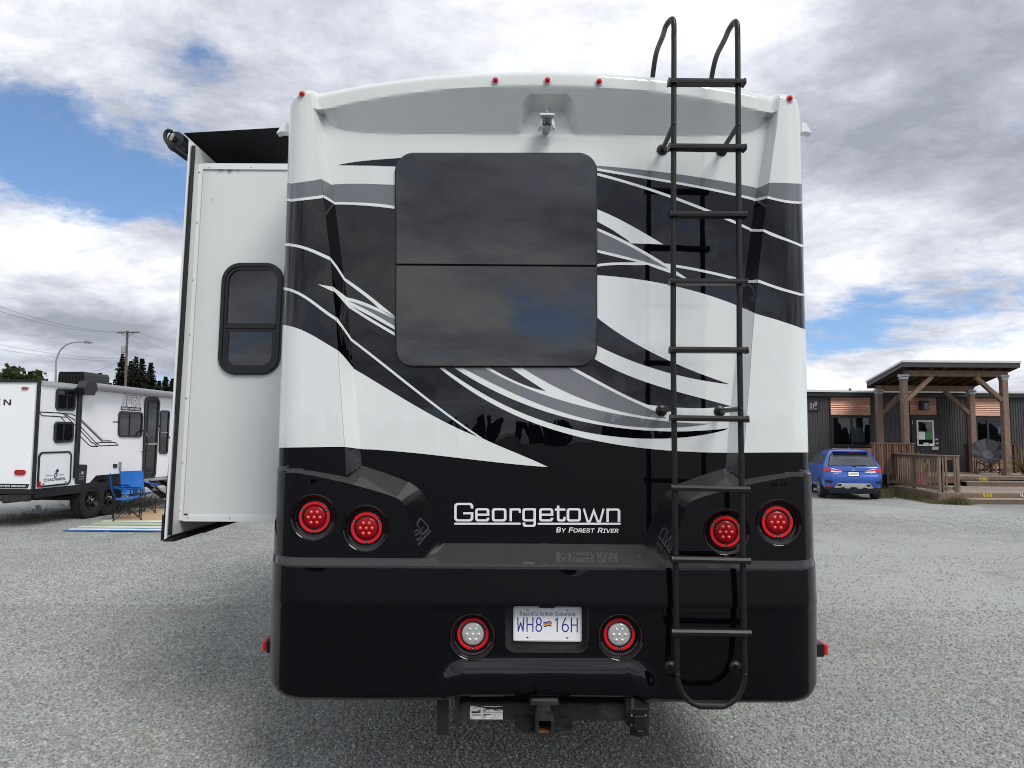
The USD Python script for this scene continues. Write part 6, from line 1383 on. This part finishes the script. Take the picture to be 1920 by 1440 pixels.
# ------------------------------------------------------------------ deck, steps and railings
dk = thing('timber_deck', 'weathered timber deck with wide steps in front of the office door', 'deck')
pbr('hazard_yellow', (0.72, 0.50, 0.02), rough=0.5)
LZ = 0.30
fc = on_z(1762, 923, LZ); le = on_z(1667, 908, LZ)          # near corner and far left end of the lower platform
DX1 = 20.5; UY = 23.05; ux0 = on_z(1637, 884, DZ)[0]
# boards of both levels run across
y = fc[1] + .02
while y < UY - .02:
    tt_ = (y - fc[1]) / (le[1] - fc[1]); xl = fc[0] + (le[0] - fc[0]) * min(1, tt_)
    obj('board', bx(xl, DX1, y, y + .132, LZ - .035, LZ, .004), 'deck_wood', dk); y += .138
y = UY
while y < WY - .15:
    obj('board', bx(ux0, DX1, y, y + .132, DZ - .035, DZ, .004), 'deck_wood', dk); y += .138
obj('riser', bx(fc[0] + .01, DX1, fc[1], fc[1] + .03, LZ - .205, LZ - .037), 'rail_wood', dk)
s1 = on_z(1794, 934, .155)
for k in range(2): obj('tread', bx(s1[0], DX1, fc[1] - .31 + k * .155, fc[1] - .163 + k * .155, .12, .155, .004), 'deck_wood', dk)
obj('riser', bx(s1[0] + .02, DX1, fc[1] - .30, fc[1] - .27, .0, .118), 'rail_wood', dk)
obj('riser', bx(ux0 + 1.4, DX1, UY + .005, UY + .03, .49, DZ - .037), 'rail_wood', dk)
for k in range(2): obj('tread', bx(ux0 + 1.5, DX1, UY - .31 + k * .155, UY - .163 + k * .155, .425, .46, .004), 'deck_wood', dk)
obj('riser', bx(ux0 + 1.52, DX1, UY - .30, UY - .27, LZ + .002, .423), 'rail_wood', dk)
obj('riser', bx(ux0, ux0 + 1.38, UY - .03, UY - .002, .38, DZ - .037), 'rail_red', dk)
d_ = (le - fc); d_[2] = 0; Ld = np.linalg.norm(d_); d_ /= Ld
obj('side_rim', bar(fc + [0, 0, -.12], le + [0, 0, -.12], .04, .168), 'rail_wood', dk)
for px0, py0, px1, py1, yy in ((1836.7, 895.2, 1852, 900.5, UY + .003), (1843, 925.5, 1861.5, 931.5, fc[1] - .002)):
    a, b = at(px0, py1, yy), at(px1, py0, yy); hz = obj('hazard_strip', bx(a[0], b[0], yy - .003, yy, a[2], b[2]), 'hazard_yellow', dk)
    n = 7
    for k in range(n):
        xa = a[0] + (b[0] - a[0]) * (k + .15) / n; w_ = (b[0] - a[0]) / n * .5
        obj('dash', extrude(Polygon([(xa, a[2] + .005), (xa + w_, a[2] + .005), (xa + w_ + .02, b[2] - .005), (xa + .02, b[2] - .005)]), .001, basis([0, yy - .0035, 0], [1, 0, 0], [0, 0, 1], [0, -1, 0])), 'rubber', hz, smooth=False)
a, b = at(1913, 931.5, fc[1] - .002), at(1932, 925.5, fc[1] - .002); hz = obj('hazard_strip', bx(a[0], b[0], fc[1] - .005, fc[1] - .002, a[2], b[2]), 'plate_white', dk)
for k in range(5): xa = a[0] + k * (b[0] - a[0]) / 5; obj('dash', extrude(Polygon([(xa, a[2]), (xa + .03, a[2]), (xa + .05, b[2]), (xa + .02, b[2])]), .001, basis([0, fc[1] - .0055, 0], [1, 0, 0], [0, 0, 1], [0, -1, 0])), 'rubber', hz, smooth=False)
for x in (fc[0] + .3, fc[0] + 2, fc[0] + 4): obj('support_block', bx(x, x + .2, fc[1] + .3, fc[1] + .5, 0, LZ - .04), 'rail_wood', dk)
obj('skirt_board', bar(le + [0, .0, -.22], fc + [-.02, 0, -.22], .03, .06), 'rail_wood', dk)
def railing(p, q, z0, h, n, label, mats=('rail_wood',), post_at=(), seed=1, cap=True):
    r = np.random.default_rng(seed); p, q = np.array([p[0], p[1], z0]), np.array([q[0], q[1], z0]); t = thing('railing', label, 'railing', 'timber railings round the deck')
    d = q - p; L = np.linalg.norm(d); d /= L; up = np.array([0, 0, 1.0]); nn = np.array([-d[1], d[0], 0])
    if cap: obj('handrail', bar(p - d * .05 + up * h, q + d * .05 + up * h, .14, .04, bevel=.004), mats[0], t)
    obj('top_rail', bar(p + up * (h - .07), q + up * (h - .07), .04, .09), mats[0], t); obj('bottom_rail', bar(p + up * .10 + nn * .0, q + up * .10, .04, .09), mats[0], t)
    for f in post_at:
        c = p + d * L * f; obj('post', bx(c[0] - .045, c[0] + .045, c[1] - .045, c[1] + .045, z0 + .0, z0 + h - .02, .004), mats[0], t)
    for k in range(n):
        c = p + d * L * (k + .5) / n - nn * .045 * np.sign(nn[1] if abs(nn[1]) > .1 else 1) + d * r.normal(0, .004)
        m = bar(c + up * .03, c + up * (h - .03) + d * r.normal(0, .006), .085 * .62, .03, up=nn); obj('baluster', m, mats[k % len(mats)], t)
    return t
inn = np.array([.06, .06, 0])
railing(le + inn * .5, fc + inn, LZ, 1.02, 21, 'long weathered timber railing slanting along the lower platform beside the blue car', post_at=(0.0, .52, 1.0), seed=2)
rr_ = on_z(1798, 923, LZ); railing(fc + [.09, .06, 0], np.array([rr_[0], fc[1] + .06, 0]), LZ, 1.02, 2, 'short railing return with wide gaps at the corner of the lower steps', post_at=(0.04, .96), seed=3)
ul0, ul1 = at(1636, 860, UY + .05), at(1713, 860, UY + .05); railing(ul0, ul1, DZ, 1.02, 16, 'reddish railing of the upper deck behind the blue car', ('rail_red', 'timber_dark', 'rail_red'), (0.03, .97), 4)
ur0, ur1 = at(1811, 860, 25.3), at(1905, 860, 25.3); railing(ur0, ur1, DZ, 1.0, 13, 'railing of the upper deck behind the grey round chair', ('timber_dark', 'rail_wood'), (0.02, .5, .98), 5)

# ------------------------------------------------------------------ round grey camp chair on the upper deck
gc = on_z(1866, 890.5, DZ)
ch = thing('round_camp_chair', 'grey padded round folding chair on the deck before the right-hand window', 'chair', loc=(gc[0], gc[1] + .35, DZ), rotz=math.radians(-28))
V, F = [], []; n, m = 6 * 5, 8
def hexr(th):   # rounded hexagon
    a = (th + math.pi / 6) % (math.pi / 3) - math.pi / 6; return 0.47 / (.35 + .65 * math.cos(a))
def dish(r_, th, off=0):
    rr = hexr(th) * r_; x, yv = rr * math.cos(th), rr * math.sin(th)
    z = .30 * r_ ** 2 + off
    # tilt the dish back so that it faces -y
    al = math.radians(52); return (x * .98, yv * math.cos(al) + z * -math.sin(al) * .9, yv * math.sin(al) + z * math.cos(al) + .60)
def sector(a0, a1, r0, r1, off):
    V, F = [], []; A, R = 8, 6
    for o in (0, off):
        for i in range(R + 1):
            for j in range(A + 1):
                V.append(dish(r0 + (r1 - r0) * i / R, a0 + (a1 - a0) * j / A, o + (.025 * math.sin(math.pi * i / R) * math.sin(math.pi * j / A) if o else 0)))
    N = (R + 1) * (A + 1)
    for b in (0, N):
        for i in range(R):
            for j in range(A):
                a = b + i * (A + 1) + j; q = [(a, a + 1, a + A + 2), (a, a + A + 2, a + A + 1)]
                F += q if b else [t[::-1] for t in q]
    return trimesh.Trimesh(np.array(V), np.array(F), process=False)
for k in range(6): obj('cushion_panel', sector(math.pi / 3 * k - math.pi / 6 + .02, math.pi / 3 * (k + 1) - math.pi / 6 - .02, .42, 1.0, .035), 'chair_grey', ch, smooth=60)
obj('seat_pad', sector(0, 2 * math.pi, .02, .40, .045), 'chair_grey', ch, smooth=60); obj('seat_back', sector(0, 2 * math.pi, .0, 1.0, .004), 'chair_dark', ch, smooth=60)
obj('piping', tube([dish(1.0, t, .02) for t in np.linspace(0, 2 * math.pi, 60)], .014, 6), 'chair_dark', ch, smooth=60)
lg = [(-.36, -.34), (.36, -.34), (.36, .30), (-.36, .30)]
for (xa, ya_), (xb, yb) in ((lg[0], lg[1]), (lg[1], lg[2]), (lg[2], lg[3]), (lg[3], lg[0])):
    obj('leg', tube([(xa, ya_, .01), (xb * .8, yb * .8, .44)], .011, 8), 'black_satin', ch); obj('leg', tube([(xb, yb, .01), (xa * .8, ya_ * .8, .44)], .011, 8), 'black_satin', ch)
for xa, ya_ in lg: obj('upright', tube([(xa, ya_, 0), (xa * .95, ya_ * .95, .50)], .011, 8), 'black_satin', ch); obj('foot', lathe([(0, 0), (.022, 0), (.016, .03), (0, .03)], 10, (xa, ya_, 0), (0, 0, 1)), 'black_plastic', ch)
# ------------------------------------------------------------------ flax plants
leaf_mat('flax', (0.46, 0.32, 0.11), .25); leaf_mat('flax_pale', (0.42, 0.40, 0.12), .25); pbr('pot', (0.05, 0.05, 0.055), rough=0.6)
def flax(label, loc, tips, mat, pot=True):
    t = thing('flax_plant', label, 'plant', loc=loc)
    if pot: obj('pot', lathe([(0, .02), (.16, .02), (.22, .38), (.24, .40), (.22, .41), (.2, .36), (0, .35)], 20, (0, 0, 0), (0, 0, 1)), 'pot', t)
    for tip, bend in tips:
        tip = np.asarray(tip, float); r = np.random.default_rng(int(abs(tip[0] * 100) + tip[2] * 77))
        p0 = np.array([r.uniform(-.06, .06), r.uniform(-.06, .06), .35 if pot else 0.0]); mid = (p0 + tip) / 2 + [0, 0, bend]
        tt_ = np.linspace(0, 1, 14)[:, None]; C = (1 - tt_) ** 2 * p0 + 2 * tt_ * (1 - tt_) * mid + tt_ ** 2 * tip
        d = tip - p0; s = np.cross(d, [0, -.35, 1]); s /= np.linalg.norm(s); w = (.034 * np.sin(np.clip(tt_ * 1.15 + .12, 0, 1) * math.pi) + .002)
        nrm = np.cross(s, d); nrm /= np.linalg.norm(nrm)
        V = np.stack([C - s * w, C + nrm * w * .35, C + s * w], 1).reshape(-1, 3); F = []
        for i in range(13):
            for k in (0, 1): a = i * 3 + k; F += [(a, a + 1, a + 4), (a, a + 4, a + 3)]
        obj('leaf', trimesh.Trimesh(V, np.array(F), process=False), mat, t, smooth=True)
fp = on_z(1921, 892, DZ)
rf = np.random.default_rng(11); tips = []
for px, py in ((1892, 832), (1901, 840), (1886, 856), (1882, 866), (1897, 879), (1901, 873), (1885, 838), (1915, 830), (1910, 826), (1930, 828), (1945, 838), (1950, 850), (1905, 850), (1895, 862), (1899, 882), (1955, 866), (1918, 840), (1908, 862)):
    p = at(px, py, fp[1] - .2 + rf.uniform(-.25, .25)); tips.append((p - fp, rf.uniform(.15, .34)))
flax('orange flax with long arching leaves at the right edge of the deck', tuple(fp), tips, 'flax', False)
fp2 = on_z(1728, 893, DZ); fp2[1] = UY - .45; fp2[2] = LZ; tips = []
for px, py in ((1720, 838), (1726, 842), (1732, 842), (1741, 846), (1748, 850), (1722, 846), (1735, 845), (1752, 853)): p = at(px, py, fp2[1] - .1); tips.append((p - fp2, .22))
flax('small yellow-green flax showing above the slanting railing', tuple(fp2), tips, 'flax_pale')
pbr('red_plastic', (0.30, 0.035, 0.045), rough=0.5)
rb = at(1727, 893, UY - .9); rbx = thing('red_bin', 'red plastic bin partly hidden behind the slanting railing', 'bin', loc=(rb[0], UY - .9, LZ))
obj('body', lathe([(0, .01), (.17, .01), (.20, .42), (.215, .44), (.205, .45), (.19, .42), (0, .40)], 24, (0, 0, 0), (0, 0, 1)), 'red_plastic', rbx); obj('rim', lathe([(.205, .43), (.225, .435), (.225, .455), (.205, .46)], 24, (0, 0, 0), (0, 0, 1)), 'red_plastic', rbx)
# weeds along the foot of the deck and the wall
leaf_mat('dry_grass', (0.30, 0.26, 0.13), .25); leaf_mat('weed_green', (0.07, 0.10, 0.03), .25)
def grass(name, label, pts, n, h, spread, mat, seed):
    r = np.random.default_rng(seed); pts = np.asarray(pts, float); seg = r.integers(0, len(pts) - 1, n); t = r.random((n, 1))
    B0 = pts[seg] * (1 - t) + pts[seg + 1] * t + np.column_stack([r.normal(0, spread, n), r.normal(0, spread, n), np.zeros(n)]); B0[:, 2] = 0
    cl = meshkit.noise(B0 * 2.2) ; H = h * r.uniform(.35, 1.1, n) * np.clip(cl * 1.8 - .3, .15, 1.3); lean = r.normal(0, .45, (n, 2)) * H[:, None]
    tip = B0 + np.column_stack([lean, H]); a = r.uniform(0, 6.28, n); s = np.column_stack([np.cos(a), np.sin(a), 0 * a]) * .006
    V = np.stack([B0 - s, B0 + s, tip], 1).reshape(-1, 3); g = obj(name, trimesh.Trimesh(V, np.arange(n * 3).reshape(-1, 3), process=False), mat, smooth=False)
    tag(g, label, 'grass', kind='stuff')
grass('dry_grass', 'dry tan grass and weeds growing along the foot of the deck', [at(1650, 920, 21.5), le + [-.2, -.3, 0], fc + [-.2, -.15, 0], np.array([s1[0] + .1, fc[1] - .4, 0])], 5200, .30, .13, 'dry_grass', 3)
grass('green_weeds', 'green weeds among the dry grass by the deck', [le + [-.3, -.2, 0], fc + [-.15, -.12, 0], np.array([s1[0], fc[1] - .35, 0])], 1800, .26, .14, 'weed_green', 4)
tw = rear0 - tn * 1.2
grass('trailer_grass', 'short green grass growing under and behind the travel trailer', [tw + td * 1.0, tw + td * 3.4, tw + td * 6], 7000, .06, .8, 'dry_grass', 5)

# ------------------------------------------------------------------ blue car
pbr('car_blue', (0.013, 0.078, 0.37), rough=0.3, metallic=0.2, coat=1.0, var=0.04); pbr('car_red', (0.45, 0.008, 0.012), rough=0.15, coat=1.0); pbr('silver', (0.52, 0.52, 0.50), rough=0.35, metallic=0.3); pbr('alloy', (0.55, 0.55, 0.56), rough=0.3, metallic=0.7)
pbr('car_glass', (0.04, 0.044, 0.048), rough=0.02, coat=1.0, spec=0.5, ior=1.9, coat_rough=0.0)
rl, rr2 = on_z(1538, 932.5, 0.0), on_z(1640, 936, 0.0)
mid_ = (rl + rr2) / 2; ang = math.atan2((rr2 - rl)[1], (rr2 - rl)[0])
CAR_ROT = math.radians(-14.0)
car = thing('parked_car', 'blue compact crossover parked facing the office building, seen from behind', 'car', loc=(mid_[0] + .06, mid_[1] + .05, 0), rotz=CAR_ROT)
UsdGeom.Xformable(car).AddScaleOp().Set(Gf.Vec3f(0.91, 0.91, 0.91))
lev = [(.30, -.76, 3.15, .78, .22), (.36, -.82, 3.25, .83, .24), (.46, -.885, 3.36, .872, .27), (.60, -.93, 3.42, .888, .28), (.72, -.925, 3.42, .89, .27), (.78, -.905, 3.40, .888, .24), (.83, -.872, 3.38, .886, .22), (.95, -.862, 3.30, .882, .20), (1.02, -.85, 3.20, .872, .20), (1.055, -.835, 2.90, .862, .20), (1.08, -.815, 2.42, .850, .20), (1.10, -.80, 2.36, .84, .20),
       (1.30, -.66, 1.86, .755, .20), (1.46, -.535, 1.48, .675, .20), (1.53, -.50, 1.28, .63, .22), (1.575, -.44, 1.10, .57, .24), (1.605, -.30, .90, .45, .26), (1.62, -.05, .65, .28, .2)]
LV = np.array(lev)
def cyr(z): return np.interp(z, LV[:, 0], LV[:, 1])
def cw_(z): return np.interp(z, LV[:, 0], LV[:, 3])
def cr_(z): return np.interp(z, LV[:, 0], LV[:, 4])
def yrear(x, z):
    w, r = cw_(z), cr_(z); d = np.clip((np.abs(x) - (w - r)) / r, 0, 1); bow = .05 * (np.abs(x) / np.maximum(w, .1)) ** 2
    return cyr(z) + bow + (r) * (1 - np.sqrt(np.maximum(0, 1 - d ** 2)))
def carring(z, y0, y1, w, r):
    a = np.linspace(0, math.pi / 2, 9); pts = []
    xs = np.linspace(-(w - r), w - r, 9)
    for x in xs: pts.append((x, y0 + .05 * (abs(x) / w) ** 2, z))
    b = .05 * ((w - r) / w) ** 2
    for t in a[1:]: x = w - r + r * math.sin(t); pts.append((x, y0 + .05 * min(1, x / w) ** 2 + r * (1 - math.cos(t)), z))
    for y in np.linspace(y0 + r + .05, y1 - .45, 8)[1:]: pts.append((w, y, z))
    for t in a[1:]: pts.append((w - .35 * (1 - math.cos(t)), y1 - .45 + .42 * math.sin(t), z))
    half = pts[8:]; m = [(-x, y, z) for x, y, z in half[::-1]]
    return pts + half[9:] * 0 + m[:-1] if False else pts + [(-x, y, z) for x, y, z in pts[9:][::-1]]
R_ = [carring(*l) for l in lev]; NR = len(R_[0]); CVs = np.array(R_).reshape(-1, 3); CF_ = []
for i in range(len(lev) - 1):
    for j in range(NR): a, b = i * NR + j, i * NR + (j + 1) % NR; CF_ += [(a, b, b + NR), (a, b + NR, a + NR)]
top = len(CVs); CVs = np.vstack([CVs, CVs[-NR:].mean(0) + [0, 0, .004]])
for j in range(NR): CF_.append(((len(lev) - 1) * NR + j, (len(lev) - 1) * NR + (j + 1) % NR, top))
cb = obj('body', trimesh.Trimesh(CVs, np.array(CF_), process=False), 'car_blue', car, smooth=38)
def patch(poly, off, size=.04):
    v, f = trimesh.creation.triangulate_polygon(poly, engine='earcut'); v = np.column_stack([v, np.zeros(len(v))]); v, f = trimesh.remesh.subdivide_to_size(v, f, size, max_iter=12)
    x, z = v[:, 0], v[:, 1]; V = np.column_stack([x, yrear(x, z) - off, z]); m = trimesh.Trimesh(V, f, process=False)
    if m.face_normals[:, 1].mean() > 0: m.invert()
    return m
def thick(poly, off, t=.02):   # a patch with a rim
    m = patch(poly, off); return m
def spatch(poly, off, s=-1):
    v, f = trimesh.creation.triangulate_polygon(poly, engine='earcut'); v = np.column_stack([v, np.zeros(len(v))]); v, f = trimesh.remesh.subdivide_to_size(v, f, .06, max_iter=12)
    V = np.column_stack([s * (cw_(v[:, 1]) + off), v[:, 0], v[:, 1]]); m = trimesh.Trimesh(V, f, process=False)
    if m.face_normals[:, 0].mean() * s < 0: m.invert()
    return m
gl = Polygon([(-.74, 1.075), (.74, 1.075), (.635, 1.40), (.56, 1.47), (-.56, 1.47), (-.635, 1.40)]).buffer(-.03).buffer(.03)
obj('rear_window', patch(gl, .004), 'car_glass', car, smooth=40); obj('window_border', patch(gl.difference(gl.buffer(-.028)), .006), 'rubber', car, smooth=40)
obj('spoiler', box((0, -.50, 1.545), (1.10, .26, .04), bevel=.015), 'car_blue', car); obj('brake_lamp', box((0, -.632, 1.535), (.30, .008, .022)), 'car_red', car)
obj('wiper', [bar((.04, -.82, 1.09), (.36, -.795, 1.115), .02, .018), box((.05, -.83, 1.085), (.10, .05, .035), bevel=.01)], 'rubber', car)
for s in (-1, 1):
    obj('tail_light', patch(Polygon([(s * .50, .955), (s * .66, .985), (s * .86, 1.03), (s * .875, .98), (s * .85, .90), (s * .80, .885), (s * .66, .935)]).buffer(.004), .010), 'car_red', car, smooth=40)
    lt = obj('light_clear', patch(Polygon([(s * .33, .905), (s * .66, .928), (s * .66, .885), (s * .36, .880)]), .010), 'plate_white', car, smooth=40)
    obj('light_bar', patch(Polygon([(s * .33, .935), (s * .64, .975), (s * .66, .935), (s * .34, .91)]), .012), 'car_red', car, smooth=40); obj('light_clear', patch(Polygon([(s * .36, .945), (s * .60, 1.0), (s * .66, 1.0), (s * .64, .98)]), .011), 'plate_white', car, smooth=40)
    obj('side_vent', patch(Polygon([(s * .60, .60), (s * .84, .63), (s * .84, .54), (s * .66, .53)]), .006), 'rubber', car, smooth=40)
    obj('reflector', patch(Polygon([(s * .62, .425), (s * .82, .43), (s * .82, .40), (s * .64, .395)]), .008), 'car_red', car, smooth=40)
obj('lower_trim', patch(Polygon([(-.84, .40), (.84, .40), (.80, .31), (-.80, .31)]), .005), 'rubber', car, smooth=40)
obj('silver_garnish', patch(Polygon([(-.46, .545), (.46, .545), (.58, .39), (.44, .38), (.30, .42), (.24, .37), (.12, .37), (.08, .42), (-.08, .42), (-.12, .37), (-.24, .37), (-.30, .42), (-.44, .38), (-.58, .39)]), .022), 'silver', car, smooth=40)
for s in (-1, 1): obj('garnish_hole', patch(Polygon([(s * .36, .51), (s * .46, .51), (s * .50, .44), (s * .38, .44)]), .024), 'rubber', car)
obj('gate_seam', patch(Polygon([(-.66, .735), (.66, .735), (.66, .727), (-.66, .727)]), .002), 'rubber', car); obj('handle_strip', patch(Polygon([(-.33, .925), (.33, .925), (.33, .905), (-.33, .905)]), .003), 'rubber', car)
pl2 = obj('licence_plate', patch(Polygon([(-.17, .765), (.17, .765), (.17, .905), (-.17, .905)]), .012, .1), 'rubber', car); obj('plate_face', patch(Polygon([(-.15, .775), (.15, .775), (.15, .895), (-.15, .895)]), .015, .1), 'plate_white', pl2)
for k in range(6): obj('plate_mark', patch(Polygon([(-.12 + k * .042, .805), (-.093 + k * .042, .805), (-.093 + k * .042, .86), (-.12 + k * .042, .86)]), .016, .1), 'decal_grey', pl2)
dia = lambda cx, cz, a: Polygon([(cx + .026 * math.cos(a), cz + .026 * math.sin(a)), (cx + .011 * math.cos(a + 1.5), cz + .011 * math.sin(a + 1.5)), (cx - .026 * math.cos(a), cz - .026 * math.sin(a)), (cx - .011 * math.cos(a + 1.5), cz - .011 * math.sin(a + 1.5))])
obj('emblem', join([patch(dia(0, .992, math.pi / 2), .008), patch(dia(-.026, .948, math.radians(32)), .008), patch(dia(.026, .948, math.radians(148)), .008)]), 'chrome', car)
obj('name_badge', patch(Polygon([(-.60, .835), (-.44, .835), (-.44, .855), (-.60, .855)]), .006), 'chrome', car); obj('name_badge', patch(Polygon([(.50, .845), (.56, .845), (.56, .86), (.50, .86)]), .006), 'chrome', car)
obj('roof_fin', extrude(Polygon([(-.09, 0), (.09, 0), (-.03, .06), (-.06, .06)]), .03, basis([.015, -.20, 1.60], [0, 1, 0], [0, 0, 1], [-1, 0, 0])), 'car_blue', car, smooth=False)
for s in (-1, 1):
    for k, poly in enumerate(([(-.32, 1.13), (-.02, 1.11), (-.02, 1.42), (-.18, 1.41)], [(.04, 1.10), (.86, 1.085), (.86, 1.46), (.04, 1.43)], [(.94, 1.085), (1.85, 1.09), (1.42, 1.44), (.94, 1.465)])):
        obj('side_window', spatch(Polygon(poly).buffer(-.03).buffer(.03), .004, s), 'car_glass', car, smooth=40)
    obj('door_seam', spatch(Polygon([(.86, .40), (.868, .40), (.89, 1.08), (.88, 1.08)]), .002, s), 'rubber', car); obj('door_handle', box((s * .893, .30, .94), (.03, .18, .03), bevel=.01), 'car_blue', car)
    for y in (0.0, 2.67):
        arch = Point(y, .335).buffer(.385).difference(Point(y, .335).buffer(.345)).intersection(sbox(y - .5, .30, y + .5, 1))
        well = Point(y, .335).buffer(.347).intersection(sbox(y - .5, .22, y + .5, 1))
        obj('wheel_well', spatch(well, .003, s), 'rubber', car, smooth=40); obj('arch_trim', spatch(arch, .012, s), 'car_blue', car, smooth=40)
        w = part('wheel', car); c = (s * .80, y, .335); ax = (s, 0, 0)
        obj('tyre', lathe([(.215, .105), (.25, .118), (.31, .112), (.332, .085), (.335, 0), (.332, -.085), (.30, -.112), (.215, -.1)], 40, c, ax), 'tyre', w, smooth=40)
        obj('rim', lathe([(0, .06), (.05, .065), (.06, .05), (.20, .045), (.215, .10), (.222, .10), (.222, .05)], 32, c, ax), 'rubber', w)
        for k in range(8):
            t = 2 * math.pi * k / 8; e_ = np.array([0, math.cos(t), math.sin(t)]); cc2 = np.array(c) + np.array([s * .075, 0, 0])
            obj('spoke', bar(cc2 + e_ * .03, cc2 + e_ * .212 + np.array([s * .02, 0, 0]), .05, .02, up=(s, 0, 0)), 'alloy', w)
        obj('rim_ring', lathe([(.205, .10), (.222, .106), (.226, .09)], 32, c, ax), 'alloy', w)
obj('underbody', bx(-.7, .7, -.70, 3.1, .20, .32, .04), 'rubber', car); obj('exhaust', tube([(.1, -.55, .25), (.35, -.50, .25)], .07, 12), 'steel_black', car)
